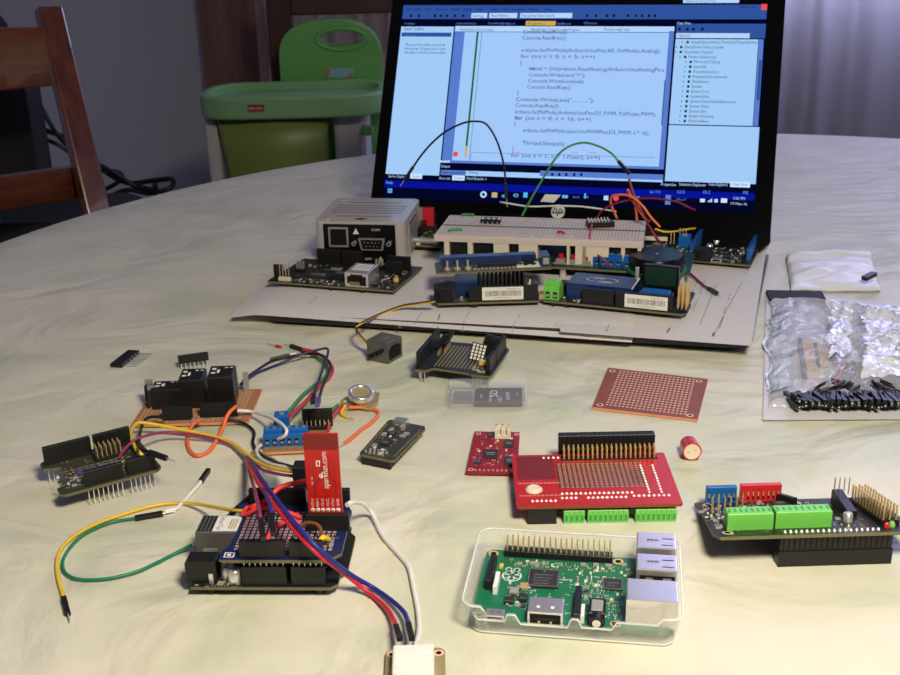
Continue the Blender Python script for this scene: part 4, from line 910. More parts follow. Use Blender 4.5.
# ---- display board lying on the heat sink
zz = ZD+6.5+15+.3
A, yw, w = frame((436.3, 274.5), (552.5, 269.5), zz)
t = thing('display_board', 'long narrow board with three yellow pins lying on the heat sink', 'circuit board', A, yw)
pcb(t, rect(w, 25, 1), 0, 'pcb_olive', extra=traces('tin', 0, 2, 2, w-2, 14, 50, 14))
b = MB(); b.box(4, 16, 1.6, w-10, 24, 7.5, 'blue_box', .3); b.build('display', t)
for k in range(3):
    s = MB(); s.cyl((0, 0, 0), (0, 0, 1.4), 2.4, 'tin', 14); s.cyl((0, 0, 1.4), (0, 0, 7), .8, 'gold', 8); s.build('pin', t, (8.5+k*7.6, 4.5, 1.6))
b = MB(); b.box(31, 9, 1.6, w*.73, 15, 3, 'chip')
for k in range(14): b.box(32+k*2.6, 8.2, 1.6, 33.6+k*2.6, 9.2, 3.8, 'black')
b.build('connector', t); b = MB()
for k in range(14): b.box(28+k*2.9, 3.2, 1.6, 29.6+k*2.9, 4.6, 2.1, 'tin')
b.build('solder_row', t)
b = MB(); b.box(w*.7, 3, 1.6, w*.9, 15, 2.2, 'smd_white'); b.build('plate', t); b = MB(); b.cyl((w*.77, 7, 2.2), (w*.86, 13, 5), 1.4, 'black'); b.cyl((w*.86, 7, 2.2), (w*.77, 13, 5), 1.4, 'black'); b.build('potentiometer', t)
b = MB(); b.box(w*.915, 4, 1.6, w-1, 20, 9, 'blue_box', .3); b.box(w*.925, 3.9, 3, w-2, 4.1, 8, 'tin_matte'); b.build('crystal', t); smd(t, 24, 2, 32, 14, 1.6, 4, 15)
# ---- board with blue relay-like module, label and three gold pin rows
A, yw, w = frame((541.8, 302), (683, 316.4), ZD+3); A.z = ZD
t = thing('circuit_board', 'black board with a flat blue module, green terminal and tall gold pins', 'circuit board', A, yw); HX = (A.copy(), yw)
z_ = ZD+4.6; D = 50
pcb(t, rect(w, D, 1.5), 3, 'pcb_black', extra=traces('gold_dull', 0, 2, 2, w-2, D-2, 60, 16))
for x, y in ((8, 4), (18, 4), (w-6, D-5), (6, D-5)):
    s = MB(); s.cyl((0, 0, 0), (0, 0, 3), 2.4, 'black', 14); s.build('foot', t, (x, y, 0))
terminal(t, 1, 2, 4.6, 2, 13, 12, 'green_plastic', 5.6)
s = MB(); s.cyl((0, 0, 0), (0, 0, 7), 4.3, 'black_gloss', 20); s.build('knob', t, (14, 26, 4.6))
k = Q(566.7, 282.7, z_+12); k2 = Q(630.7, 291.5, z_+12); k3 = Q(578, 270, z_+12)
mx, my = k.x, max(7, k.y); mw = k2.x-k.x; md_ = min(26, k3.y-k.y)
b = MB(); b.box(0, 0, 0, mw, md_, 12, 'blue_box', .3)
for cx, cy, rx, ry in ((.42, .62, 5, 2.4), (.55, .35, 6, 2.6)): b.add([(mw*cx+rx*math.cos(a), md_*cy+ry*math.sin(a), 12.05) for a in [2*math.pi*i/20 for i in range(20)]], [tuple(range(20))], 'smd_grey')
for i in range(24):
    a0, a1 = 2*math.pi*i/24, 2*math.pi*(i+1)/24; f = lambda a, r: (mw*.48+r*math.cos(a)*12, md_*.5+r*math.sin(a)*5, 12.08); b.quad(f(a0, 1), f(a1, 1), f(a1, .93), f(a0, .93), 'white_print')
b.box(mw-.8, 0, 11, mw, md_, 12.1, 'smd_white'); b.build('wireless_module', t, (mx, my, 4.7))
sx0 = Q(580, 306, z_).x; socket(t, sx0, 1.4, 4.6, 9, 1, 11.5); socket(t, sx0+24.5, 1.4, 4.6, 16, 1, 11.5)
lx = Q(625.5, 306, z_).x; lx1 = Q(669, 309, z_).x; label_plate(t, lx, lx1, 1.35, 5.4, 15.2, 5)
gx = Q(675, 313, z_).x
for k in range(3): male(t, gx+k*2.9, 2, 4.6, 1, 6, 19, 'gold')
b = MB(); b.box(0, 0, 0, 24, 10, 2, 'pcb_blue'); b.box(2, 1, 2, 22, 9, 4, 'blue_plastic', .4); b.build('display', t, (lx+8, 8, 12)); b = MB(); b.box(0, 0, 0, 24, 3, 7.3, 'black'); b.build('display_support', t, (lx+8, 10, 4.65))
b = MB(); b.box(0, 0, 0, 26, 5, 23, 'black_gloss', .4); b.box(1.5, -.15, 8, 24.5, 0, 22, 'pcb_darkgreen'); b.build('upright_module', t, (lx+6, D-16, 4.6)); b = MB(); b.cyl((0, 0, 0), (0, 0, 21), 1.5, 'tin', 12); b.build('post', t, (lx+2, D-18, 4.6))
smd(t, 14, 3, sx0-2, 20, 4.6, 14, 17, ('capacitor', 'indicator_light', 'resistor', 'crystal')); smd(t, lx, 18, w-14, D-20, 4.6, 10, 18)
# ---- populated board with blue header rows at the right
A, yw, w = frame((682.8, 261), (750.5, 267), ZD+2); A.z = ZD
t = thing('circuit_board', 'crowded black board with two upright blue connector rows on the right side of the sheet', 'circuit board', A, yw); HX = (A.copy(), yw)
k = Q(762.8, 241, ZD+3.6); D = max(38, min(62, k.y))
pcb(t, rect(w, D, 1.5), 2, 'pcb_black', extra=traces('tin', 0, 2, 2, w-2, D-2, 60, 19), holes=((3.5, 3.5, 1.6), (w-4, D-4, 1.6)))
s = MB(); s.box(8, 8, 0, w-8, D-8, 2, 'black'); s.build('underside_parts', t)
for x, z1, y0, y1 in ((4.5, 13, 4, D-6), (w-5, 10.5, 10, D-3)):
    s = MB(); s.box(0, 0, 0, 2.8, y1-y0, z1, 'blue_plastic', .3)
    for i in range(int((y1-y0)/2.54)): s.box(.7, .8+i*2.54, z1, 2, 2+i*2.54, z1+.03, 'hole')
    s.build('socket_header', t, (x, y0, 3.6))
s = MB(); s.box(0, 0, 0, 14, 12, 9, 'black', .5); s.cyl((4, -.1, 4.5), (4, .3, 4.5), 2.6, 'hole', 16); s.build('power_jack', t, (8, -1, 3.6)); chip(t, w*.45, D*.3, 3.6, 10, 10, 1.4, legs=6, m='chip')
s = MB(); s.box(0, 0, 0, 8, 6, 2.8, 'steel', .3); s.box(1, -.05, .6, 7, .1, 2.2, 'hole'); s.build('usb_port', t, (w*.42, -.5, 3.6)); 
for x, y in ((w*.36, D*.72), (w*.7, D*.8), (w*.3, D*.5)):
    s = MB(); s.lathe([(2.6, 0), (2.8, 1), (2.6, 5), (2.2, 5.3)], 'tin', 16); s.build('electrolytic_capacitor', t, (x, y, 3.6))
smd(t, 14, 14, w-9, D-3, 3.6, 46, 20, ('capacitor', 'indicator_light', 'resistor', 'crystal', 'transistor', 'indicator_light')); smd(t, 24, 2, w-8, 12, 3.6, 12, 22)
# ================================================================== jumper loops over the breadboard
def onbb(px, py): return G(px, py, ZB_+1)
a = onbb(506, 216); b_ = ROAD(410, 193, a.y+12, a.x, LY*.8)
yy0 = a.y
def up(px, py, dy=0, yaw=-.2): return ROAD(px, py, a.y+dy, a.x, yaw)
wire('black jumper wire arching high in front of the left of the screen', [up(412.5, 168, 4), up(420, 157, 4), up(431, 144, 4), up(445, 132, 4), up(462, 123.5, 4), up(475, 121.3, 3), up(486, 124, 2), up(495, 137, 1), up(501, 153, 0), up(504.5, 170, 0), up(505.5, 184, 0)], .85, 'w_black', 'pin', 'pin')
wire('tall green jumper wire arch in front of the middle of the screen', [onbb(522, 216), up(531, 199, 0), up(545, 175, 0), up(558, 155, 0), up(570, 146, 0), up(584, 142.7, 0), up(598, 146, -2), up(611, 153, -4), up(619, 162, -6)], .9, 'w_green2', None, 'plug')
c_ = G(661, 243, ZD+20)
wire('thick dark red jumper wire leaning down from the plug of the green arch', [up(629, 179, -8), up(634, 195, -12), ROAD(645, 218, a.y-20, a.x, -.2), ROAD(655, 236, a.y-28, a.x, -.2), c_], 1.1, 'w_darkred')
for lab, pts, r in (('orange jumper wire looping left over the right end of the breadboard', [(617, 218), (612, 207), (611, 198), (617, 195), (630, 196), (642, 205), (650, 216), (660, 227)], 1.0),
                    ('orange jumper wire rising steeply beside the looping orange one', [(637, 220), (635, 205), (629, 192), (628, 190)], 1.0),
                    ('orange jumper wire crossing to the right between two other orange wires', [(627, 193), (634, 203), (641, 213), (646, 219), (650, 221)], 1.0),
                    ('dark red jumper wire bowing from the breadboard towards the right bezel', [(594, 222), (603, 210), (617, 203), (640, 198.5), (660, 199), (677, 202), (690, 208), (695, 210)], .75)):
    P = [ROAD(px, py, a.y-14-3*i, a.x, -.2) for i, (px, py) in enumerate(pts)]
    wire(lab, P, r, 'w_darkred' if 'dark red' in lab else 'w_orange', None, None)
wire('thin dark red jumper wire dropping from the breadboard to the blue terminal', [onbb(592, 228)+Vector((0, 0, 3)), G(590, 238, ZB_+1), G(594, 250, ZB_-12), G(603, 259, ZD+20), G(611, 267, ZD+12)], .7, 'w_red')
wire('yellow jumper wire bending to a point right of the breadboard', [G(655, 229, ZD+22), G(668, 232, ZD+20), G(690, 229, ZD+18), G(705, 227, ZD+14), G(716, 224.5, ZD+12), G(711, 218, ZD+14), G(704, 214, ZD+16)], .9, 'w_yellow', None, None)
wire('dark red jumper wire ending in a black plug on the right sheet', [G(674, 259, ZD+10), G(682, 266, ZD+5), G(693, 276, ZD+1.5), G(704, 285.5, ZD+1.3), G(709, 288.5, ZD+1.4)], .9, 'w_darkred', None, 'pin')
wire('white ribbon like cable running along the screen bottom edge', [ROAD(500, 202, a.y+28, a.x, LY), ROAD(512, 204, a.y+28, a.x, LY), ROAD(530, 206.5, a.y+28, a.x, LY), ROAD(556, 206, a.y+28, a.x, LY), ROAD(580, 206.5, a.y+28, a.x, LY), ROAD(600, 209, a.y+28, a.x, LY), ROAD(616, 211.5, a.y+20, a.x, LY)], .8, 'w_white')
# little white slip in front of the screen bottom
P = [ROAD(x, y, a.y+24, a.x, LY) for x, y in ((540.5, 201.5), (554, 202.5), (561, 195), (545, 194.5))]; b = MB(); b.add([p-P[0] for p in P]+[p-P[0]+Vector((0, .8, 0)) for p in P], [(0, 1, 2, 3), (7, 6, 5, 4), (0, 4, 5, 1), (1, 5, 6, 2), (2, 6, 7, 3), (3, 7, 4, 0)], 'white'); ob = b.build('paper_tag'); lift(ob, P[0]); tag(ob, 'small white slanted tag standing in front of the taskbar icons', 'tag')
# ================================================================== things lying on the cloth
def lying(px, py, z=0): return G(px, py, z)
# ---- two loose pin sockets
q0 = G(110, 363, 3); q1 = G(128, 349, 3)
t = thing('pin_socket', 'small black socket strip lying on its side with long silver legs, farthest left', 'connector', (q0.x, q0.y, 0), math.atan2(q1.y-q0.y, q1.x-q0.x))
L = (q1-q0).length; b = MB(); b.box(0, -8.5, 0, L, 0, 2.6, 'black', .2); b.build('housing', t)
for i in range(6): s = MB(); s.box(0, -19, 1, .6, -8.4, 1.5, 'tin'); s.build('leg', t, (L*(i+.5)/6, 0, 0))
q0 = G(179, 366, 3); q1 = G(209, 362, 3)
t = thing('pin_socket', 'small black socket strip standing on short legs behind the relays', 'connector', (q0.x, q0.y, 0), math.atan2(q1.y-q0.y, q1.x-q0.x))
L = (q1-q0).length; b = MB(); b.box(0, 0, 4.2, L, 3.4, 9.5, 'black', .3); b.build('housing', t)
for i in range(7): s = MB(); s.box(0, .6, 0, .5, 1.1, 4.3, 'tin'); s.build('leg', t, (L*(i+.5)/7, -.8, 0))
# ---- relay board on perforated tan board
A, yw, w = frame((131, 425), (248, 421.5), 2.6); A.z = 0
t = thing('relay_board', 'tan perforated board carrying black relays marked in white', 'circuit board', A, yw); HX = (A.copy(), yw)
def Q(px, py, z): return local(G(px, py, z), HX[0], HX[1])
D = Q(262, 389, 2.6).y; dx = Q(262, 389, 2.6).x-w
poly = [(0, 0), (w, 0), (w+dx, D), (dx, D)]
pd = [(3+dx*y/D+x*2.54, y) for x in range(int((w-5)/2.54)) for y in [2+2.54*k for k in range(int((D-2)/2.54))]]
pcb(t, poly, 1, 'phenolic_tan', pads=pd, edge='phenolic_edge', psz=.7)
for x, y in ((4, 4), (w-4, 4), (w+dx-4, D-4), (dx+4, D-4)): s = MB(); s.cyl((0, 0, 0), (0, 0, 1), 1.2, 'tin', 8); s.build('solder_joint', t, (x, y, 0))
def relay(px, py, w_, d_, h_, yaw, mark, rx=0.):
    p = Q(px, py, 2.7); b = MB(); b.box(0, 0, 0, w_, d_, h_, 'black', .8); o = b.build('relay', t, (p.x, p.y, 2.9), (rx, 0, yaw), bevel=.4)
    if mark:
        m_ = MB()
        for k, (x, y, ww, hh) in enumerate(((.12, .62, .16, .26), (.12, .30, .16, .22), (.34, .35, .1, .5), (.6, .75, .12, .1), (.8, .75, .12, .1))): m_.box(w_*x, d_*y, h_, w_*(x+ww), d_*(y+hh*.55), h_+.06, 'white_print')
        m_.build('marking', o)
relay(181, 409, 15.2, 17, 19.5, .02, True, .05); relay(210, 407.5, 15.8, 17, 20.5, .02, True, .05); relay(152, 410, 18, 14, 13.5, .0, True)
p = Q(163, 421, 2.6); socket(t, p.x, p.y, 2.8, 7, 1, 8.5); p = Q(201, 418, 2.6); b = MB(); b.box(0, 0, 0, 22, 4, 9, 'black', .3); b.build('driver_chip', t, (p.x, p.y, 2.8)); smd(t, p.x-4, p.y-3, p.x+8, p.y-1, 2.7, 4, 31)
for px, py in ((146, 404), (149, 410)):
    p = Q(px, py, 2.6); s = MB(); s.box(0, 0, 2, 5, 3, 12, 'chip', .3); s.box(0, 2.6, 9, 5, 3.6, 15, 'tin_matte'); s.box(.6, 1.2, 0, 4.4, 1.8, 2, 'tin'); s.build('transistor', t, (p.x, p.y, 2.7))
p = Q(244, 391, 2.6); s = MB(); s.box(0, 0, 0, 3, 3, 12, 'smd_grey', .3); s.build('capacitor', t, (p.x, p.y, 2.7))
# ---- blue terminal board
A, yw, w = frame((263, 452.5), (326, 449.5), 2.6); A.z = 0
t = thing('terminal_board', 'narrow tan board with bright blue screw terminals behind the upright red board', 'circuit board', A, yw); HX = (A.copy(), yw)
D = Q(325, 424, 2.6).y
pd = [(2+x*2.54, 1.6+2.54*k) for x in range(int((w-2)/2.54)) for k in range(int((D-2)/2.54))]
pcb(t, rect(w, D), 1, 'phenolic_tan', pads=pd, padm='gold_dull', edge='phenolic_edge', psz=.8)
for x, y in ((3, 3), (w-3, 3), (w-3, D-3), (3, D-3)): s = MB(); s.cyl((0, 0, 0), (0, 0, 1), 1.2, 'tin', 8); s.build('solder_joint', t, (x, y, 0))
p = Q(264, 447.5, 2.6); terminal(t, p.x, p.y, 2.7, 6, 10, 8.5, 'blue_plastic', 4.2)
p = Q(275, 431, 2.6); b = MB(); b.box(0, 0, 0, 8.5, 8, 10, 'blue_plastic', .4); o = b.build('screw_terminal', t, (p.x, p.y-2, 2.7)); s = MB(); s.cyl((0, 0, 10), (0, 0, 10.3), 1.6, 'tin', 12); s.build('screw', o, (4.5, 4, 0))
p = Q(303, 427, 2.6); socket(t, p.x, p.y-1, 5.2, 7, 1, 8.5); male(t, p.x-6, p.y-5.5, 2.7, 9, 1, 6, 'gold_dull')
b = MB(); b.box(0, 0, 0, 17.8, 2.5, 2.6, 'black'); b.build('spacer', t, (p.x, p.y-1, 2.6))
# ---- diode like strip lying under the wires
q0 = G(254, 452, 1.2); q1 = G(274, 463, 1.2); b = MB(); b.bar((0, 0, 1.2), q1-q0+Vector((0, 0, 1.2)), 4.5, 2.2, 'gold_dull'); o = b.build('pin_strip'); lift(o, (q0.x, q0.y, 0)); tag(o, 'small olive pin strip lying under the crossing wires', 'connector')
# ---- prototype shield, far left
A, yw, w = frame((61.7, 497.5), (163, 470), 10.5); A.z = 0
t = thing('arduino_shield', 'black stacking shield on long silver pins at the far left', 'circuit board', A, yw); HX = (A.copy(), yw)
kb_ = Q(39, 463, 11.5); D = min(54, kb_.y)
pcb(t, [(0, 2), (2, 0), (w-3, 0), (w, 3), (w, D-3), (w-3, D), (kb_.x+2, D), (kb_.x, D-2), (kb_.x, D-9), (8, D-12), (8, 12), (0, 9)], 10, 'pcb_olive', extra=traces('gold_dull', 0, 9, 3, w-2, D-3, 90, 32))
b = MB(); 
for r in range(3):
    for c in range(9): b.box(8+c*3.4, D*.42+r*3.2, 11.65, 10.4+c*3.4, D*.42+r*3.2+.8, 11.7, 'gold_dull')
for c in range(4): b.box(13+c*6, D*.36, 11.6, 16.5+c*6, D*.44+3, 12.4, 'w_violet')
b.build('resistor_array', t)
socket(t, 13, 2, 11.6, 8, 1, 8.5); socket(t, 35.5, 2, 11.6, int((w-38)/2.54), 1, 8.5)
socket(t, kb_.x+2, D-6, 11.6, 10, 1, 10.5); socket(t, kb_.x+29, D-6, 11.6, 8, 1, 10.5)
male(t, w-28, D-18, 11.6, 6, 3, 9, 'gold_dull')
smd(t, 3, 6, 14, D*.5, 11.6, 12, 33, ('capacitor', 'crystal', 'indicator_light', 'transistor')); smd(t, 34, 9, w-4, D-18, 11.6, 14, 34)
pins(t, [(14.3+i*2.54, 3.3, 0) for i in range(8)]+[(36.8+i*2.54, 3.3, 0) for i in range(6)]+[(kb_.x+3.3+i*2.54, D-4.7, 0) for i in range(8)], 10.1, 'tin', .5)
# ---- stacked network board with blue shield
A, yw, w = frame((190.8, 589), (334, 589.6), 4.5); A.z = 0
t = thing('microcontroller_board', 'stack of a blue prototyping shield on a black network board with silver jack', 'circuit board', A, yw); ARD = (A.copy(), yw); HX = ARD
w += 2.5
for x, y in ((8, 6), (w-10, 6), (8, 48), (w-10, 48)): s = MB(); s.cyl((0, 0, 0), (0, 0, 4), 3, 'black', 12); s.build('foot', t, (x, y, 0))
pcb(t, [(0, 0), (w-4, 0), (w-1, 3), (w-1, 12), (w+2, 16), (w+2, 44), (w-1, 48), (w-1, 53), (0, 53)], 4, 'pcb_black', extra=traces('gold_dull', 0, 1, 1, w-2, 51, 60, 41))
s = MB(); s.box(0, 0, 0, 14, 9.5, 11, 'black', .6); s.cyl((-.05, 4.7, 5.5), (.4, 4.7, 5.5), 3.2, 'hole', 16); s.build('power_jack', t, (-2.5, 3, 5.6)); s = MB(); s.box(0, 0, 0, 2, .5, 5, 'tin'); s.build('contact', t, (8, 2.6, 5.6))
b = MB(); b.box(0, 0, 0, 22, 16, 13.5, 'jack_grey', .4); b.box(-.05, 1.5, 1.5, .4, 14.5, 10, 'hole'); b.box(3, -.05, 3, 10, .3, 5, 'tin_matte'); j = b.build('network_jack', t, (-3, 25, 5.6), bevel=.3)
b = MB(); b.box(8, 1, 13.5, 21, 15, 13.62, 'label')
text_mb(b, 'EtherTen', 0, 0, 2.6, 'ink', 12, plane=lambda X, Y, Z: (9.5+Y, 14-X, 13.66)); 
for k in range(3): b.box(15+k*1.3, 3, 13.62, 15.6+k*1.3, 12, 13.66, 'gold_dull')
b.build('sticker', j); b = MB()
for k in range(4): b.box(1.2+k*1.8, 1, 13.5, 2+k*1.8, 15, 13.7, 'black')
b.build('clip', j)
for x, y in ((15.5, 8), (19.5, 4.5)):
    s = MB(); s.lathe([(3.1, 0), (3.2, 1), (3.1, 6.2), (2.7, 6.6)], 'tin', 24); s.box(-.9, -2.2, 6.6, .9, 2.2, 6.65, 'tin_matte'); s.build('electrolytic_capacitor', t, (x, y, 5.6))
smd(t, 2, .8, 22, 2.4, 5.6, 5, 42); smd(t, 12, 1.5, 18, 14, 5.6, 4, 43)
socket(t, 23.5, 1.3, 5.6, 8, 1, 9.5, holes=False); socket(t, 46, 1.3, 5.6, 6, 1, 9.5, holes=False); socket(t, 21, 49.5, 5.6, 10, 1, 9.5, holes=False); socket(t, 48, 49.5, 5.6, 6, 1, 9.5, holes=False)
pins(t, [(24.8+i*2.54, 2.6, 15) for i in range(8)]+[(47.3+i*2.54, 2.6, 15) for i in range(6)], 4, 'tin', .5)
chip(t, 26, 14, 5.6, 30, 8, 3, legs=14, rot=0)
zs = 18.2
shp = [(14, 1), (15.5, 0), (w-5, 0), (w+1, 6), (w+1, 44), (w-1, 48), (w-1, 53), (16, 53), (13, 50), (13, 46), (17, 42), (17, 12), (14, 8)]
pd = [(20+x*2.54, 9+2.54*y) for x in range(18) for y in range(14)]
pcb(t, shp, zs, 'pcb_blue', pads=pd, padm='copper_pad', psz=.72, name='prototyping_shield')
b = MB(); b.prism([(x*1.0, y) for x, y in shp], 0, .0, 'pcb_edge')
zt_ = zs+1.6
h1 = socket(t, 23.5, 1.3, zt_, 8, 1, 8.5); socket(t, 46, 1.3, zt_, 6, 1, 8.5); socket(t, 18, 49.3, zt_, 11, 1, 8.5); socket(t, 47, 49.3, zt_, 8, 1, 8.5)
p = Q(298, 515, zt_+1)
hz = socket(t, 47, 27.5, zt_, 8, 1, 8.5)
b = MB(); b.quad((15.8, 2, .05), (20.5, 2, .05), (20.5, 6.2, .05), (15.8, 6.2, .05), 'white_print'); b.quad((16.4, 2.6, .08), (19.9, 2.6, .08), (19.9, 5.6, .08), (16.4, 5.6, .08), 'pcb_blue'); b.cyl((18.1, 4.1, .08), (18.1, 4.1, .12), 1, 'white_print', 12); b.build('logo', t, (0, 0, zt_))
def sw(label, pts, r, m):
    P = [Vector(p)+Vector((0, 0, zt_)) for p in pts]; o = P[0].copy(); tt = MB(); tt.tube(P, r, m); tt.build('link_wire', t)
sw('', [(20, 41, 3), (28, 44, 6), (34, 49, 10), (46, 52, 12)], 1.3, 'w_pink'); sw('', [(18, 38, 1), (26, 40, 4), (38, 36, 4), (46, 34, 2)], 1.2, 'w_pink'); sw('', [(33, 15, 1), (36, 22, 4), (42, 28, 4), (46, 29, 2)], 1.2, 'w_pink'); sw('', [(17, 38, 1), (19, 40, 4), (22, 43, 3)], 1.1, 'w_pink')
sw('', [(45, 17, 2), (50, 20, 7), (57, 18, 7), (60, 12, 2)], .9, 'w_brown'); sw('', [(58, 7, 2), (60, 9, 6), (62, 13, 3)], 1.3, 'w_yellow')
smd(t, w-14, 10, w-3, 24, zt_, 5, 44)
# ---- upright red breakout plugged in the shield
p = Q(309, 512, zt_+8.8); pr = Q(343, 512, zt_+8.8); wr = (pr-p).length
hz.location.x = (p.x-1.5)*S; hz.location.y = (p.y-2.2)*S
r_ = thing('bluetooth_module', 'upright bright red circuit board with white lettering standing in the shield', 'circuit board', ARD[0]+Vector((math.cos(yw)*p.x-math.sin(yw)*p.y, math.sin(yw)*p.x+math.cos(yw)*p.y, zt_+8.6)), yw, rx=0)
hR = 41
b = MB(); b.prism([(0, 0), (wr, 0), (wr, hR), (0, hR)], 0, 1.4, 'pcb_red', 'pcb_red'); b.prism([(0.1, hR-8), (wr-.1, hR-8), (wr-.1, hR-.1), (0.1, hR-.1)], 1.38, 1.45, 'pcb_red_dark', 'pcb_red_dark')
rt = random.Random(5)
for k in range(3): b.quad((3.2+k*5, 8, 1.43), (3.5+k*5, 8, 1.43), (3.5+k*5, 26, 1.43), (3.2+k*5, 26, 1.43), 'pcb_red_dark')
b.tube([(4, 8, 1.4), (4, 15, 1.4), (7, 20, 1.4), (7, 26, 1.4)], .2, 'pcb_red_dark', 6); b.tube([(13, 8, 1.4), (13.5, 15, 1.4), (11, 20, 1.4), (11, 27, 1.4)], .2, 'pcb_red_dark', 6)
text_mb(b, 'sparkfun.com', 0, 0, 2.9, 'white_print', 19, plane=lambda X, Y, Z: (wr*.64-Y, 13+X, 1.48))
text_mb(b, '5.0 10', 0, 0, 1.1, 'white_print', 4, plane=lambda X, Y, Z: (wr*.2-Y, 15+X, 1.48))
b.prism([(wr*.38, 19), (wr*.46, 18.2), (wr*.5, 19.5), (wr*.47, 21), (wr*.4, 20.6)], 1.44, 1.48, 'white_print'); b.box(wr*.32, 24.5, 1.44, wr*.44, 27.5, 1.48, 'white_print'); b.box(wr*.35, 25, 1.48, wr*.41, 27, 1.5, 'pcb_red')
for k, s_ in enumerate(('RTS-O', 'RX-I', 'TX-O', 'VCC', 'CTS-I', 'GND')):
    x = 2+k*(wr-4)/5; b.cyl((x, 1.7, 1.4), (x, 1.7, 1.5), 1.0, 'white_print', 12); b.cyl((x, 1.7, 1.5), (x, 1.7, 2.0), .6, 'tin', 8); text_mb(b, s_, 0, 0, 1.2, 'white_print', 4, plane=lambda X, Y, Z, x=x: (x+.6-Y, 3.6+X, 1.48))
b.build('circuit_board', r_, (0, 1, 0), (math.pi/2+.02, 0, 0))
pins(r_, [(2+k*(wr-4)/5, 1, -4) for k in range(6)], 5, 'tin')
s = MB(); s.box(2, .9, 12, wr-2, 3.2, 26, 'steel', .2); s.build('rear_components', r_)
# ---- four wire connector at the red board's left
q0 = G(293.5, 472, 22); t = thing('wire_connector', 'black four way plug where the yellow, white, black and purple wires end', 'connector', (q0.x, q0.y, 0), yw)
CP = (q0.copy(), yw)
b = MB(); b.box(0, -3, 13, 13.5, 5.5, 26, 'black', .4); b.build('housing', t); b = MB(); b.box(1, -2, 0, 12, 4, 13, 'black'); b.build('lower_housing', t) if False else None
for k in range(4): s = MB(); s.box(0, 0, 0, 4, .6, .6, 'tin'); s.build('pin', t, (13.4, -2+k*2, 16))
t.location.z = TZ; 
cz = lambda px, py, z: G(px, py, z)
# harness wires
wire('thick yellow wire running from the left shield over the table to the four way plug', [G(143, 456, 14), G(135.6, 448, 17), G(130.7, 434, 14), G(136, 424, 11), G(146, 423, 10), G(179, 429, 6), G(214, 436.7, 4), G(232, 443, 4), G(246, 454, 6), G(259, 463, 9), G(274, 468.5, 14), G(293, 471.5, 19)], 1.05, 'w_yellow')
wire('purple wire running from the left shield beside the yellow wire', [G(119, 458, 14), G(125.6, 448, 18), G(139, 438, 16), G(163, 432.5, 9), G(190, 434, 6), G(223, 441, 3), G(241, 450.5, 3), G(250, 461, 4), G(263, 470, 8), G(278, 474, 13), G(293, 476, 17)], .9, 'w_purple')
wire('black wire from the relay board to a pin plug on the left shield', [G(166, 418, 8), G(154.4, 416.7, 9), G(146, 419, 8), G(141.5, 427, 8), G(139.5, 436.7, 13), G(139, 446, 20), G(143, 450, 23), G(150, 452.5, 23)], .95, 'w_black', None, 'pin')
wire('black wire from the relay board passing the white wire to the four way plug', [G(226, 418.5, 6), G(236, 420.5, 4), G(246, 424.5, 2), G(254, 432, 1.5), G(253, 443, 1.5), G(259, 453, 3), G(274, 461.5, 9), G(293, 467, 22)], .95, 'w_black')
wire('white wire curving from the relay board in an S to the four way plug', [G(237, 410.5, 8), G(254, 412, 6), G(274, 419, 12), G(286, 429, 14), G(283, 437, 10), G(268, 441.5, 3), G(257, 449, 4), G(260, 458, 6), G(272, 464.5, 12), G(293, 468.5, 20)], 1.05, 'w_white')
wire('orange wire hanging in a U below the relay board', [G(201, 419, 8), G(192, 425.6, 5), G(187.5, 441, 1.5), G(191, 452, 1.3), G(199, 455.5, 1.3), G(210, 450, 1.3), G(221, 432, 5), G(228, 414.4, 12), G(237, 405.6, 16)], 1.15, 'w_orange')
# red and blue pair down to the white sensor
zq = zt_
wire('red wire of the long pair running to the left plug of the white sensor', [G(245.5, 459, 5), G(251, 469, 16), G(257, 481, 28), G(273, 503.5, 34), G(294.5, 530, 34), G(318, 554, 28), G(345, 574, 12), G(369, 593, 2), G(386, 607.5, 3), G(393.5, 619, 5), G(396, 627, 7)], 1.1, 'w_red', None, 'plug')
wire('blue wire of the long pair running to the right plug of the white sensor', [G(247, 457, 6), G(254, 466, 17), G(262, 480, 29), G(279, 503, 36), G(300, 529, 36), G(322, 552, 29), G(350, 574, 12), G(372, 587, 2.5), G(391, 600, 3), G(403, 611, 5), G(407, 619, 6), G(408.5, 625, 7)], 1.1, 'w_blue', None, 'plug')
def onsh(px, py, z): return G(px, py, z)
b0 = G(263, 536, zq+9); 
wire('purple red wire standing down into the left black plug on the blue shield', [G(246, 459, 5.2), G(250, 475, 18), G(255, 491, 33), G(259.5, 512, 45), G(260.5, 519, 44)], .9, 'w_purple', None, 'plug')
wire('dark blue wire standing down into the right black plug on the blue shield', [G(248, 460, 4), G(256, 476, 18), G(264, 491, 33), G(270.5, 505, 45), G(271.5, 516, 44)], .9, 'w_blue', None, 'plug')
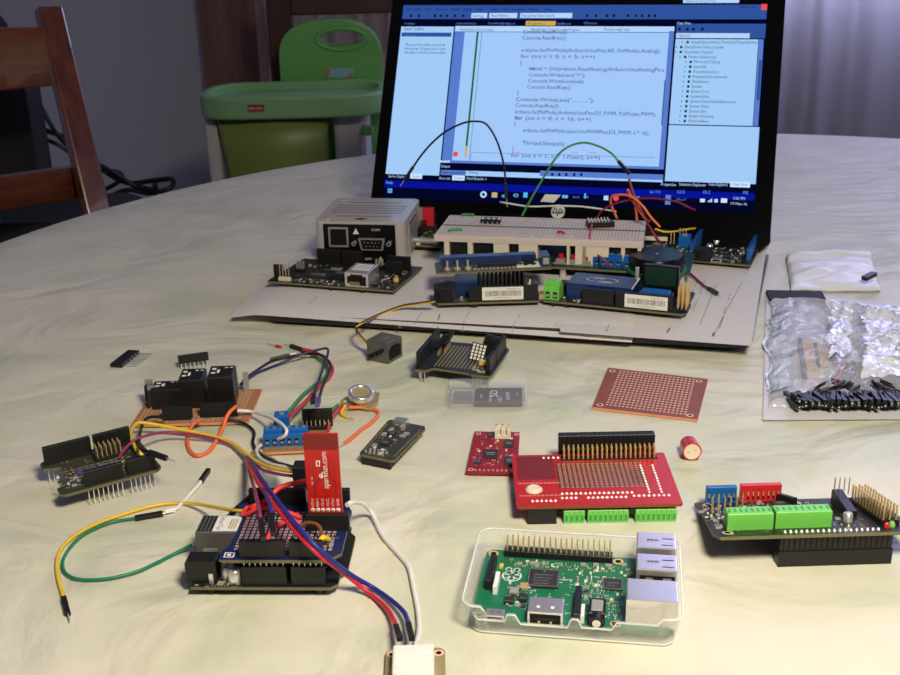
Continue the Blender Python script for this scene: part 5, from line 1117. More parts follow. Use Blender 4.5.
# sensor
A, yw, w = frame((384, 690), (446, 688), 2); 
t = thing('humidity_sensor', 'white slotted plastic sensor on a small yellow board at the bottom edge', 'sensor', (A.x, A.y, 0), yw); HX = (Vector((A.x, A.y, 0)), yw)
D = Q(388, 653, 2).y+2
pcb(t, rect(w, D, 2), .8, 'gold_dull', extra=traces('gold', 0, 1, 1, w-1, D-1, 20, 50), holes=((2.6, D-3.5, 1.2), (w-2.6, D-3.5, 1.2)))
s = MB(); s.box(2, 2, 0, w-2, D-2, .8, 'tin_matte'); s.build('underside', t)
s0 = Q(392, 668, 9.5); s1 = Q(434, 668, 9.5); y0 = Q(412, 692, 9.5).y; y1 = Q(410, 645, 9.5).y
sw_ = MB(); sw_.box(0, 0, 0, s1.x-s0.x, y1-y0, 7.5, 'white', .6)
for r in range(6):
    for c in range(5):
        x = 1+c*(s1.x-s0.x-2)/5; yy = 1.2+r*(y1-y0-3)/6; sw_.box(x, yy, 7.45, x+(s1.x-s0.x-2)/5-.7, yy+.9, 7.9, 'white_print'); sw_.box(x, yy+.9, 7.48, x+(s1.x-s0.x-2)/5-.7, yy+1.2, 7.52, 'smd_grey')
sw_.build('sensor_housing', t, (s0.x, y0, 2.5), bevel=.4)
pins(t, [(s0.x+2+k*2.6, y1+1, 2.4) for k in range(4)], 3, 'tin')
wire('long white wire running from the shield down to the white sensor', [G(347, 505, 22), G(352, 502.5, 21), G(361.6, 503, 14), G(372, 513, 4), G(383, 536, 1.4), G(400.6, 556, 1.4), G(409, 567, 1.4), G(413.6, 587, 1.4), G(418, 610, 1.4), G(419.5, 628, 3), G(417, 643, 7)], 1.25, 'w_white')
# ---- long yellow and green jumpers at the left
wire('long yellow jumper wire curving left from the shield to a black plug at bottom left', [G(246, 511, 20), G(236, 510.5, 18), G(219, 508, 12), G(200, 504.5, 5), G(180, 503, 1.3), G(160, 504.5, 1.3), G(137, 510, 1.3), G(98, 523, 1.3), G(73, 537, 1.3), G(59, 553, 1.3), G(57.5, 574, 1.3), G(64, 599, 1.3)], .95, 'w_yellow', None, 'pin')
wire('green jumper wire looping back left from the network jack to a black plug', [G(192, 545, 4), G(174, 554, 1.2), G(155, 563.7, 1.2), G(134, 572.6, 1.2), G(105, 579, 1.2), G(77, 579, 1.2), G(64, 571, 1.2), G(64.5, 556.6, 1.2), G(80.5, 537, 1.2), G(109, 523, 1.2), G(137, 518, 1.3)], .85, 'w_green', None, 'pin')
wire('short green wire end rising behind the network jack to a slanted black plug', [G(205, 535, 5), G(216, 526.7, 5), G(225, 519, 6), G(232, 513, 9)], 1.05, 'w_green', None, 'plug')
wire('short white wire with a black plug lying left of the red board', [G(165, 511.5, 1.3), G(176, 508.5, 1.4), G(182, 503, 1.4), G(190, 494, 1.4), G(198, 485.4, 1.4), G(201, 481, 1.4)], 1.15, 'w_white', None, 'plug')
# ---- upper wire bundle
wire('dark navy wire from the relays peaking at the right of the wire bundle', [G(241, 384, 6), G(252, 375, 3), G(265, 369.5, 1.5), G(279, 364, 2), G(300, 355, 6), G(319, 349.5, 8), G(328, 349.5, 9), G(325, 363, 12), G(319, 380, 18), G(316, 388, 22), G(314, 396, 24)], .85, 'w_navy', None, 'plug')
wire('thin black wire from the relays curving in a wide arc over the bundle', [G(243, 381, 5), G(254, 372, 2), G(272, 361, 1.2), G(290, 356.5, 2), G(307, 354, 4), G(322, 355.5, 6), G(330.5, 364.5, 8), G(328.4, 374, 10), G(323, 386, 18), G(321, 392, 22), G(319, 399, 24)], .85, 'w_black', None, 'plug', mb_='w_violet')
wire('green wire from the small blue terminal arching up to a black plug', [G(288, 412, 12), G(303.5, 394, 5), G(319, 381.7, 2), G(327, 374, 2), G(327, 366, 2), G(317.5, 358, 1.5), G(309, 352, 1.4), G(303, 350, 1.4)], 1.05, 'w_green2', None, 'pin')
wire('red wire from the small blue terminal bulging right of the bundle', [G(290, 416, 12), G(305, 402, 5), G(319, 386.5, 2), G(330, 377, 1.3), G(332.5, 367.6, 1.3), G(325, 358, 3), G(313, 351.5, 4), G(303, 349, 4.5)], 1.05, 'w_red')
t = wire('grey pin plug with a clear tip lying left of the wire bundle', [G(296, 353.5, 1.4), G(290, 355, 1.4), G(288, 355.5, 1.4)], .8, 'w_white', None, 'plug', mb_='w_grey')
q0 = G(281, 347, 1.3); q1 = G(276, 345.8, 1.3)
t = thing('probe_tip', 'tiny red probe tip with a bare needle pointing left', 'probe', q0)
s = MB(); s.cyl((0, 0, 0), q1-q0, 1.0, 'w_red', 10); s.build('collar', t); s = MB(); s.cyl(q1-q0, G(267, 343, .6)-q0, .35, 'tin', 8); s.build('needle', t)
# ---- coin cell sensor board
q0 = G(338, 404, 2); q1 = G(371, 408, 2); yc = math.atan2(q1.y-q0.y, q1.x-q0.x)
t = thing('sensor_board', 'small golden board with a tilted silver ringed coin cell on top', 'sensor', (q0.x, q0.y, 0), yc); w = (q1-q0).length
b = MB(); b.prism([(0, 4), (6, 0), (w, -2), (w+1, 8), (w-3, 22), (4, 24)], 1, 2.6, 'gold_dull'); b.prism([(2, 4), (6, 2), (w-3, 1), (w-4, 19), (4, 21)], 2.6, 2.75, 'gold'); b.build('circuit_board', t)
s = MB(); s.box(3, 6, 0, w-3, 20, 1, 'tin_matte'); s.build('underside_parts', t)
c = local(G(361, 395, 8), Vector((q0.x, q0.y, 8)), yc); b = MB(); b.lathe([(7.6, -2), (8, -1), (8, 1.5), (7.4, 2.2), (5.9, 2.2), (5.7, 1.2)], 'steel', 36); b.lathe([(5.6, .8), (5.6, 1.25)], 'gold_dull', 36); b.build('coin_cell', t, (c.x, c.y, 8.6), (.14, .2, 0))
s = MB(); s.cyl((0, 0, 0), (0, 0, 3.2), 5, 'gold_dull', 20); s.build('cell_holder', t, (c.x, c.y, 2.7))
smd(t, 3, 3, w-3, 8, 2.7, 7, 52, ('indicator_light', 'capacitor', 'crystal'))
wire('short green wire joining blue terminal board and coin cell board', [G(325, 425, 4), G(326, 417, 7), G(331, 411, 7), G(338, 405, 4)], 1.05, 'w_green2')
wire('short red wire joining terminal board and coin cell board', [G(328, 430, 4), G(331, 419, 5), G(337, 411, 5), G(342, 406, 4)], 1.1, 'w_red')
wire('short stubby yellow wire with a bare end below the coin cell', [G(345, 406, 3), G(342, 411, 2), G(342, 414.5, 1.4), G(348, 417, 1.3)], 1.1, 'w_yellow', None, 'bare')
wire('orange wire looping from the coin cell board down to a bare end', [G(348, 407.7, 3), G(360, 407.5, 2), G(374, 409.5, 1.4), G(378.6, 414, 1.3), G(371.5, 422.5, 1.3), G(362, 429, 1.3), G(352.5, 437.4, 1.3), G(344.5, 443, 1.3)], 1.1, 'w_orange', None, 'bare')
# ---- small black micro board
A, yw, w = frame((358.5, 455), (393, 462), 6); A.z = 0
t = thing('micro_controller_board', 'small slim black circuit board with a silver micro usb port, lying diagonally', 'circuit board', A, yw); HX = (A.copy(), yw)
r0 = Q(427, 431, 4); l0_ = Q(389, 424, 4)
pcb(t, [(0, 1.5), (1.5, 0), (w-1, 0), (w+.5, 1.5), (r0.x, r0.y-2), (r0.x-1.5, r0.y), (l0_.x+1.5, l0_.y+1), (l0_.x, l0_.y-1)], 5.2, 'pcb_olive', extra=traces('pcb_blue', 0, 4, 4, w, l0_.y-6, 30, 55))
ux = Vector((r0.x-w, r0.y)).normalized()
pd = MB()
for side, x0 in ((0, 1.3), (1, w-1.6)):
    for k in range(16):
        tt = .08+.86*k/16; bx = x0+((l0_.x if side == 0 else r0.x-w+0)*tt); by = 2+(l0_.y-3)*tt
        pd.cyl((bx, by, 6.8), (bx, by, 6.9), .75, 'gold_dull', 10); pd.cyl((bx, by, 6.9), (bx, by, 6.95), .4, 'hole', 8)
pd.build('pin_holes', t)
bx, by = (l0_.x*.94+w*.5), l0_.y-4; ang = math.atan2(ux.y, ux.x)-math.pi/2
s = MB(); s.box(-4, 0, 0, 4, 6, 2.8, 'steel', .4); s.box(-3.2, 5.9, .6, 3.2, 6.1, 2.2, 'hole'); s.build('micro_usb_port', t, (bx-2, by-1, 6.8), (0, 0, ang))
for f, sz in ((.35, 6), (.62, 5)): chip(t, l0_.x*f+w*.5-4, l0_.y*f-2, 6.8, sz, sz, 1, rot=ang)
r = random.Random(56)
for k in range(26):
    f = r.uniform(.05, .9); u = r.uniform(.2, .8); nm = r.choice(['capacitor', 'resistor', 'indicator_light', 'crystal', 'capacitor']); o = bpy.data.objects.new(nm, _smd[nm]); COL.objects.link(o); o.parent = t; o.location = ((l0_.x*f+w*u)*S, l0_.y*f*S, 6.8*S); o.rotation_euler = (0, 0, ang+r.choice((0, 1.57)))
for k in range(2):
    for i in range(5):
        s = MB(); s.cyl((0, 0, 0), (0, 0, 1.2), .8, 'tin', 10); s.build('solder_joint', t, (3+i*2.6+k*1.2, 3.2+k*3, 6.8))
socket(t, 1.2, 1.2, 0, 7, 1, 5.2, holes=False); socket(t, l0_.x+2, l0_.y-6, 0, 5, 1, 5.2, holes=False)
# ---- loose network jack and its cable
q0 = G(388, 364.5, 0); q1 = G(402.5, 356, 0); yj = math.atan2(q1.y-q0.y, q1.x-q0.x)
t = thing('network_jack', 'loose grey network jack cube at the end of a dark cable', 'connector', q0, yj)
wj = (q1-q0).length; q2 = G(371, 350, 1); dj = 17
b = MB(); b.box(0, 0, 0, wj, dj, 15, 'jack_grey', .5); b.box(1.6, -.06, 2, wj-1.6, .4, 10, 'hole'); b.box(4, -.08, 9.6, wj-4, .3, 11.6, 'hole'); b.build('shell', t, bevel=.3)
b = MB(); b.box(wj*.35, dj*.35, 15, wj*.75, dj*.5, 15.06, 'ink'); b.build('marking', t)
for k in range(3):
    s = MB(); s.box(-4, 0, 0, .2, 2.2, 2, 'black'); s.build('terminal_pin', t, (0, 3+k*4.4, 8.5-k*2.5))
for lab, m, o_ in (('black strand of the cable from the board to the grey network jack', 'w_black', 0), ('brown strand of the cable to the grey network jack', 'w_brown', 1.5), ('yellow orange strand of the cable to the grey network jack', 'w_yellow', 2.6)):
    wire(lab, [G(435, 301+o_*.3, ZD+10), G(420, 303+o_*.5, ZD+7), G(402, 306+o_*.5, ZD+3), G(380, 314+o_*.5, ZD-1), G(363, 322+o_*.4, 16), G(356.5-o_*.3, 327+o_*.5, 14), G(359, 334.4+o_*.6, 13), G(366.5, 342+o_*.7, 10), G(373, 346+o_*1.4, 9.5-o_)], .85 if m != 'w_yellow' else .45, m)
# ---- prototype shield with upright side sockets
A, yw, w = frame((412.5, 370.5), (490.6, 378), 8.5); A.z = 0
t = thing('arduino_shield', 'olive and black prototyping shield with tall side sockets, near the sheet edge', 'circuit board', A, yw); HX = (A.copy(), yw)
r0 = Q(507, 348, 8.5); D = 52
pcb(t, [(0, 1.5), (1.5, 0), (9, 0), (13, 5), (w-15, 2), (w-13, 0), (w-1.5, 0), (w, 2), (w, D-4), (w-3, D), (6, D), (0, D-8)], 8, 'pcb_black', pads=[(13+2.54*x, 9+2.54*y) for x in range(10) for y in range(15)], padm='gold_dull', psz=.5,
    extra=lambda b, th: [b.box(12+2.54*x*1.0, 8, th, 12.7+2.54*x, D-6, th+.08, 'gold_dull') for x in range(11)])
def sock_y(x, y0, n, h=8.5):
    b = MB(); b.box(0, 0, 0, 2.5, n*2.54, h, 'black', .2)
    for i in range(n): b.box(.7, .7+i*2.54, h, 1.8, 1.8+i*2.54, h+.03, 'hole')
    b.build('socket_header', t, (x, y0, 9.6))
sock_y(1.5, 4, 9, 10.5); sock_y(1.5, 28, 8, 10.5); sock_y(w-4, 4, 6, 10.5); sock_y(w-4, 21, 10, 10.5)
for x, y in ((8, 24), (11, 30)):
    b = MB(); b.box(0, 0, 0, 2.4, 16, 3, 'black', .2); b.build('pin_socket', t, (x, y, 14), (.25, 0, -.1)); b = MB(); b.box(.6, 2, 0, 1.8, 14, 4.5, 'gold_dull'); b.build('pin_row', t, (x, y, 9.6))
b = MB(); b.box(-5, -1, 0, 5, 1, 15, 'black', .2); b.build('pin_socket', t, (w-11, 30, 10.5), (.0, .35, .5))
b = MB(); b.box(-5, -.8, 0, 5, .8, 12, 'chip', .2)
for i in range(4):
    for k in range(5): b.box(-4.4+i*2.4, -1.0, 1+k*2.2, -2.9+i*2.4, -.75, 2.6+k*2.2, 'white_print')
b.build('pin_socket', t, (w-16, 22, 9.8), (-.25, .3, .35))
smd(t, w-14, 3, w-5, 14, 9.6, 7, 60, ('indicator_light', 'capacitor', 'crystal')); s = MB(); s.box(0, 0, 0, 6, 3, 3, 'smd_yellow', .3); s.build('push_button', t, (w-12, 16, 9.6))
pins(t, [(2.8, 5+i*2.54, 0) for i in range(6)]+[(w-2.8, 5+i*2.54, 0) for i in range(14)]+[(5+i*2.54, 2.2, 0) for i in range(2)]+[(w-12+i*2.54, 1.6, 0) for i in range(3)], 8.1, 'tin', .5)
# ---- memory card case
A, yw, w = frame((447.5, 411), (527.5, 411), 0.3); A.z = 0
t = thing('memory_card_case', 'clear plastic case holding a black memory card', 'case', A, yw); D = local(G(452, 383, 4), Vector((A.x, A.y, 4)), yw).y
b = MB()
P = rrect(0, 0, w, D, 4); Pi = rrect(1, 1, w-1, D-1, 3.2); n = len(P)
b.prism(P, 0, .8, 'clear'); 
b.add([(x, y, .8) for x, y in P]+[(x, y, 6.5) for x, y in P]+[(x, y, 6.5) for x, y in Pi]+[(x, y, .8) for x, y in Pi], [(k*n+i, k*n+(i+1) % n, (k+1)*n+(i+1) % n, (k+1)*n+i) for k in range(3) for i in range(n)], 'clear'); b.build('tray', t)
b = MB(); b.prism(P, 6.6, 7.3, 'clear'); b.build('lid', t)
b = MB(); b.box(w*.33, 2, 6.1, w*.34, D-2, 6.55, 'clear'); b.box(3, D*.3, .9, w*.3, D*.7, 3.2, 'clear'); b.build('inner_rib', t)
cd_ = thing('memory_card', 'black memory card with white lettering inside the clear case', 'memory card', A+Vector((math.cos(yw)*w*.335-math.sin(yw)*D*.16, math.sin(yw)*w*.335+math.cos(yw)*D*.16, .85)), yw)
cw, ch_ = w*.60, D*.66
b = MB(); b.prism([(0, 0), (cw, 0), (cw, ch_), (2.5, ch_), (0, ch_-2.5)], 0, 2.4, 'chip')
rot = lambda X, Y, Z: (X, Y, 2.45)
for s_, x, y, h_, ww in (('SDHC', .35, .30, 3.5, 4), ('4 GB', .33, .08, 3.2, 5)): pass
text_mb(b, 'micro', 0, 0, 2.6, 'white_print', 9, plane=lambda X, Y, Z: (cw*.36-Y*1.0, ch_*.1+X, 2.45)); text_mb(b, 'SD', 0, 0, 5, 'white_print', 10, plane=lambda X, Y, Z: (cw*.48-Y, ch_*.4+X, 2.45)); text_mb(b, 'HC I', 0, 0, 3, 'white_print', 8, plane=lambda X, Y, Z: (cw*.58-Y, ch_*.1+X, 2.45)); text_mb(b, 'ADAPTER', 0, 0, 2.6, 'white_print', 12, plane=lambda X, Y, Z: (cw*.74-Y, ch_*.2+X, 2.45)); text_mb(b, 'LOCK', 0, 0, 1.4, 'white_print', 5, plane=lambda X, Y, Z: (cw*.92-Y, ch_*.5+X, 2.45)); text_mb(b, 'class 4', 0, 0, 1.5, 'white_print', 6, plane=lambda X, Y, Z: (cw*.15-Y, ch_*.3+X, 2.45))
b.build('card', cd_)
# ---- small crimson board with cream connector
A, yw, w = frame((465.9, 473.4), (517, 474.4), 1.6); A.z = 0
t = thing('charger_board', 'small square crimson circuit board with a cream plug socket', 'circuit board', A, yw); HX = (A.copy(), yw)
kk = Q(474.7, 432.7, 1.6); D = kk.y
pcb(t, [(0, 0), (w, 0), (kk.x+w*.95, D), (kk.x, D)], .9, 'pcb_crimson', th=1.6, edge='pcb_crimson', extra=traces('pcb_red', 0, 2, 2, w-2, D-2, 30, 61), holes=((2.5, 2.8, .9), (w-2.5, 2.8, .9), (kk.x+2.5, D-3, .9), (w-1.5, D-3, .9)), padm='copper_pad')
s = MB(); s.box(3, 3, 0, w-3, D-3, .9, 'tin_matte'); s.build('underside_solder', t)
p = Q(503, 435, 2.5); s = MB(); s.box(-4.5, -4, 0, 4.5, 3, 2, 'cream', .3); s.box(-4.5, -4, 2, -2.5, 3, 6, 'cream', .3); s.box(2.5, -4, 2, 4.5, 3, 6, 'cream', .3); s.box(-.8, -4, 2, .8, 3, 6, 'cream', .2); s.box(-4.5, 1.6, 2, 4.5, 3, 6, 'cream'); s.build('battery_socket', t, (p.x, p.y-1, 2.5))
for px, py, ww, dd in ((483, 459, 8, 10), (504, 466, 5.5, 10), (503.5, 448, 5.5, 9), (487, 438, 4, 5), (474, 465, 4, 5)): p = Q(px, py, 2.5); chip(t, p.x, p.y, 2.5, ww, dd, 1.1, legs=4)
smd(t, 3, 8, w-3, D-7, 2.5, 30, 62, ('capacitor', 'indicator_light', 'resistor', 'capacitor'))
b = MB()
for k in range(8): b.cyl((5+k*2.4, 2, 2.5), (5+k*2.4, 2, 3), .7, 'tin', 10)
b.build('solder_row', t)
# ---- brown perforated board
A, yw, w = frame((592, 407), (697.5, 419.5), 1.7); A.z = 0
t = thing('perforated_board', 'empty brown perforated board with rows of copper dots', 'circuit board', A, yw); HX = (A.copy(), yw)
bl = Q(608, 367.5, 1.7); br = Q(708, 379, 1.7)
h00 = Q(607, 404.5, 1.7); h10 = Q(680.9, 413.9, 1.7); h01 = Q(620.7, 371.1, 1.7)
pd = [(h00.x+(h10.x-h00.x)*i/18+(h01.x-h00.x)*j/15, h00.y+(h10.y-h00.y)*i/18+(h01.y-h00.y)*j/15) for i in range(20) for j in range(16)]
pcb(t, [(0, 0), (w, 0), (br.x, br.y), (bl.x, bl.y)], .1, 'phenolic', pads=pd, edge='phenolic_edge', psz=.72, holes=((4, 4.5, 1.2), (w-5, 4.5, 1.2), (br.x-5, br.y-5, 1.2), (bl.x+4, bl.y-5, 1.2)), hol=False)
# ---- red ringed capacitor
q0 = G(693, 464, 0); t = thing('buzzer_capsule', 'small red rimmed round capsule with a pale face', 'capsule', (q0.x, q0.y+2, 0), 0)
mat('capsule_red', (.55, .02, .04), .12, spec=.8); mat('capsule_face', (.85, .70, .55), .35)
b = MB(); b.cyl((0, 2, 5.6), (0, 12, 5.6), 5.4, 'capsule_red', 32, 4.8); b.build('rim', t, bevel=.4); b = MB(); b.cyl((0, 1.4, 5.6), (0, 2.1, 5.6), 4.5, 'capsule_face', 28)
b.box(-2.2, 1.2, 5.4, -1.2, 1.5, 6, 'tin_matte'); b.box(1, 1.2, 6.6, 2.4, 1.5, 7, 'tin_matte'); b.build('face', t)
for x in (-3, 3):
    s = MB(); s.box(x-.8, 3, 0, x+.8, 10, 1.6, 'capsule_red'); s.build('foot', t)
# ================================================================== red prototyping board on terminals
mat('phenolic_dark', (.13, .035, .012), .4)
A, yw, w = frame((517, 508.7), (683, 505.5), 9.5); A.z = 0
t = thing('prototyping_board', 'large red prototyping board with upright gold pins, resting on green terminals', 'circuit board', A, yw); HX = (A.copy(), yw)
D = 56; zb = 9
dd = lambda x, y: True
def redx(b, th):
    z = th+.03
    b.quad((22.5, D*.33, z-.01), (w-23, D*.33, z-.01), (w-23, D*.80, z-.01), (22.5, D*.80, z-.01), 'pcb_red_dark')
    b.quad((2, D*.50, z), (22, D*.50, z), (22, D-2, z), (2, D-2, z), 'pcb_red_dark')
    b.quad((w-22, D*.38, z), (w-14, D*.38, z), (w-14, D*.66, z), (w-22, D*.66, z), 'pcb_red_dark')
    for x in range(18):
        b.quad((23.6+x*2.54, D*.32, z), (25.2+x*2.54, D*.32, z), (25.2+x*2.54, D*.84, z), (23.6+x*2.54, D*.84, z), 'phenolic_dark')
    for k in range(16): b.quad((6+k*4, 3, z), (8.6+k*4, 3, z), (8.6+k*4, 3.3, z), (6+k*4, 3.3, z), 'pcb_red_dark')
pd = [(24.5+2.54*x, D*.34+2.54*y) for x in range(18) for y in range(11)]+[(2.6+2.2*x, y) for x in range(10) for y in (11, 24)]
pcb(t, rect(w, D, 1), zb, 'pcb_red', pads=pd, edge='phenolic', psz=.62, extra=redx, padm='copper_pad')
jt = lambda pts, r=.9, h=.9: [(lambda s: s.build('solder_joint', t, (x, y, zb+1.6)))((lambda s: (s.lathe([(r, 0), (r*.75, h*.6), (r*.2, h)], 'tin', 10), s)[1])(MB())) for x, y in pts]
jt([(8+i*2.3, 5) for i in range(6)]+[(w*.28+i*2.3, 7.5) for i in range(4)]+[(w*.44+i*2.35, 7.5) for i in range(9)]+[(w*.72+i*2.5, 8.5) for i in range(8)]+[(w*.285+i*2.35, 12) for i in range(16)])
jt([(w*.82+k*.28*0+(-.02*k), 12+k*2.9) for k in range(11)]+[(w*.895+k*0, 12+k*2.9) for k in range(11)], .85)
jt([(17+i*2.6, D-4) for i in range(4)])
b = MB(); b.lathe([(4.4, 0), (4.4, .4), (3.2, 1.4), (2.6, 1.5), (2.2, 1.1)], 'capsule_face', 28); b.build('mounting_screw', t, (9.5, 17, zb+1.6))
gx0 = local(G(564.8, 462, zb+2), A+Vector((0, 0, zb+2)), yw).x; gx1 = local(G(655, 459, zb+2), A+Vector((0, 0, zb+2)), yw).x; P_ = (gx1-gx0)/19
g = MB(); g.box(gx0-1.5, D-7.4, 0, gx1+1.5, D-2.2, .3, 'black_matte'); hd = g.build('long_pin_header', t, (0, 0, zb+1.6))
for row, y in enumerate((D-6, D-3.4)):
    pins(hd, [(gx0+i*P_, y, 0) for i in range(20)], 7.5, 'gold', .75)
b = MB(); sw2 = gx1-gx0+4
YS = A.y+D+5; SZ0 = GY(600, 451, YS).z; SH = GY(600, 435, YS).z-SZ0
b.box(0, 0, 0, sw2, 5, SH, 'black', .3)
for i in range(20): b.box(2+i*P_-.1, -.05, .6, 2+i*P_+.1, .1, SH-.6, 'hole'); b.box(2+i*P_-.6, .9, SH, 2+i*P_+.6, 2, SH+.03, 'hole'); b.box(2+i*P_-.6, 3, SH, 2+i*P_+.6, 4.1, SH+.03, 'hole')
b.build('long_socket', t, (gx0-2, D+5, SZ0)); b = MB(); b.box(0, 0, 0, sw2, 3.5, SZ0, 'black_matte'); b.build('socket_foot', t, (gx0-2, D+5.6, 0)); b = MB()
for i in range(20): b.bar((gx0+i*P_, D-3.4, zb+8), (gx0+i*P_, D+5.3, SZ0+1), .6, .6, 'gold')
b.build('pin_link', t, (0, 0, 0))
for x0, n in ((w*.285, 4), (w*.43, 8), (w*.72, 8)): terminal(t, x0, 1.2, 0, n, 8.9, 8, 'green_plastic', 2.55 if n != 4 else 2.6)
b = MB(); b.box(0, 0, 0, 14.5, 5, 8.9, 'black', .2); b.build('socket_header', t, (w*.065, .8, 0))
s = MB(); s.box(0, 0, 0, 3, 4, 5, 'black'); s.build('pin_strip', t, (w*.395, 2, 4)); s = MB(); s.box(0, 0, 0, 3, 4, 5, 'black'); s.build('pin_strip', t, (w*.685, 2, 4))
# ================================================================== single board computer in the open clear case
A, yw, w = frame((469.5, 632), (675, 647.5), 0); A.z = 0
cs = thing('computer_case', 'open frosted clear plastic tray case holding the green board', 'case', A, yw); HX = (A.copy(), yw)
rf0, rf1, rb0, rb1 = [Q(px, py, 15) for px, py in ((460.8, 604.8), (683.6, 620), (484.9, 530), (685, 543))]
# bottom outline and rim outline (rounded), outward slanting walls
Dd = 60
Pb = rrect(0, 0, w, Dd-1, 6, 6); xa = rf0.x; xb = rf1.x; ya = rf0.y-0.5; yb = max(rb0.y, Dd+1.5); Pt = rrect(xa, ya, xb, yb, 6, 6); n = len(Pb)
HC = 15
def notch(x, y):
    # lowered front wall where the ports stick out
    if y > ya+4: return HC
    for c, hw, lo in ((44-6+2.5+0, 9.5, 9.5),):
        pass
    return HC
b = MB(); b.prism([(x, y) for x, y in Pb], 0, 1.4, 'case_clear_dense'); b.build('floor', cs)
b = MB(); inn = 1.6
def ring(P, z, k): 
    cx = sum(p[0] for p in P)/len(P); cy = sum(p[1] for p in P)/len(P)
    return [(x+(k if x < cx else -k), y+(k if y < cy else -k), z) for x, y in P]
lay = [ring(Pb, 1.4, 0), ring(Pt, HC, 0), ring(Pt, HC, inn), ring(Pb, 1.4, inn)]
vs = [v for l in lay for v in l]
# front edge points (index where y is minimal) are straight segments; subdivide the front for the port notches
b.add(vs, [(k*n+i, k*n+(i+1) % n, (k+1)*n+(i+1) % n, (k+1)*n+i) for k in range(3) for i in range(n) if not (Pb[i][1] < .01 and Pb[(i+1) % n][1] < .01 and abs(Pb[i][0]-Pb[(i+1) % n][0]) > 20)], 'case_clear')
b.build('wall', cs)
# front wall with three port notches
i0 = max(i for i in range(n) if Pb[i][1] < .01 and Pb[i][0] < w/2); i0 = [i for i in range(n) if Pb[i][1] < .01]
xl, xr_ = min(Pb[i][0] for i in i0), max(Pb[i][0] for i in i0); tl, tr_ = [f([p[0] for p, q_ in zip(Pt, Pb) if q_[1] < .01]) for f in (min, max)]
xs = [0]
pts = [(0., HC), (.03, HC), (.045, 11.5)]
u = lambda mm: (mm-xl)/(xr_-xl)
BX = .3   # board left edge inside the case
for c, hw, lo in ((BX+10.6, 5.5, 7.6), (BX+32, 9.6, 6.6), (BX+53.5, 6.0, 7.2)):
    pts += [(u(c-hw-1.6), 11.5), (u(c-hw), lo), (u(c+hw), lo), (u(c+hw+1.6), 11.5)]
pts += [(.955, 11.5), (.97, HC), (1., HC)]
b = MB(); vs = []
for f, h in pts:
    k = (h-1.4)/(HC-1.4); x = xl+(xr_-xl)*f; x2 = tl+(tr_-tl)*f
    for off in (0, inn):
        vs.append((x, off, 1.4)); vs.append((x+(x2-x)*k, 0+(ya)*k+off, h))
fs = []
for i in range(len(pts)-1):
    a0, a1 = i*4, (i+1)*4
    fs += [(a0, a1, a1+1, a0+1), (a0+2, a0+3, a1+3, a1+2), (a0+1, a1+1, a1+3, a0+3)]
b.add(vs, fs, 'case_clear'); b.build('front_wall', cs)
mat('case_rim', (.9, .9, .88), .15, alpha=.65, spec=.8)
b = MB(); rp = [Vector((x, y, HC)) for x, y in Pt if not (y < ya+.02 and xa+9 < x < xb-9)]
k0 = max(range(len(rp)), key=lambda i: -rp[i].y*100+rp[i].x); seq = rp[:]
st_ = [i for i in range(len(Pt)) if abs(Pt[i][1]-ya) < .02]; 
order = sorted(range(len(Pt)), key=lambda i: i)
b.tube([Vector((x, y, HC)) for x, y in Pt], .55, 'case_rim', 6, 1)
b.tube([Vector(vs[i*4+1]) for i in range(len(pts))], .45, 'case_rim', 6, 1)
b.tube([Vector((x, y, .8)) for x, y in Pb]+[Vector((Pb[0][0], Pb[0][1], .8))], .4, 'case_rim', 6, 1); b.build('rim', cs)
# the board
zb = 4.2
bo = A+Vector((math.cos(yw)*BX-math.sin(yw)*1.8, math.sin(yw)*BX+math.cos(yw)*1.8, 1.45))
pi = thing('single_board_computer', 'bright green single board computer lying in the clear case', 'circuit board', bo, yw)
z0 = zb-1.45; zt = z0+1.6
def white_lines(b, th):
    r = random.Random(9)
    z = th+.04
    for k in range(150):
        x = r.uniform(22, 62); y = r.uniform(6, 48); l = r.uniform(.6, 2.4)
        if r.random() < .5: b.quad((x, y, z), (x+l, y, z), (x+l, y+.22, z), (x, y+.22, z), 'white_print')
        else: b.quad((x, y, z), (x+.22, y, z), (x+.22, y+l, z), (x, y+l, z), 'white_print')
    # berry emblem
    cx, cy = 14.0, 35.0; R = 3.9
    def ringl(x, y, r_, r2=.5):
        for i in range(14):
            a0, a1 = 2*math.pi*i/14, 2*math.pi*(i+1)/14
            b.quad((x+r_*math.cos(a0), y+r_*math.sin(a0), z+.03), (x+r_*math.cos(a1), y+r_*math.sin(a1), z+.03), (x+(r_-r2)*math.cos(a1), y+(r_-r2)*math.sin(a1), z+.03), (x+(r_-r2)*math.cos(a0), y+(r_-r2)*math.sin(a0), z+.03), 'white_print')
    ringl(cx, cy, 1.7); 
    for a in range(5): ringl(cx+2.7*math.cos(math.radians(90+36+72*a)), cy+2.7*math.sin(math.radians(90+36+72*a)), 1.6, .45)
    ringl(cx, cy-.4, 4.6, .5); ringl(cx-1.9, cy+4.9, 1.6, .45); ringl(cx+1.9, cy+4.9, 1.6, .45)
pcb(pi, rect(85, 56, 2.5), z0, 'pcb_green', extra=lambda b, th: (traces('smd_white', 0, 22, 30, 60, 46, 20, 70)(b, th), white_lines(b, th)), holes=((3.5, 3.5, 1.4), (61.5, 3.5, 1.4), (3.5, 52.5, 1.4), (61.5, 52.5, 1.4)), padm='gold', edge='pcb_green')
for x, y in ((3.5, 3.5), (61.5, 3.5), (3.5, 52.5), (61.5, 52.5)): s = MB(); s.cyl((0, 0, .02), (0, 0, z0), 2.6, 'case_clear_dense', 14); s.build('standoff', pi, (x, y, 0))
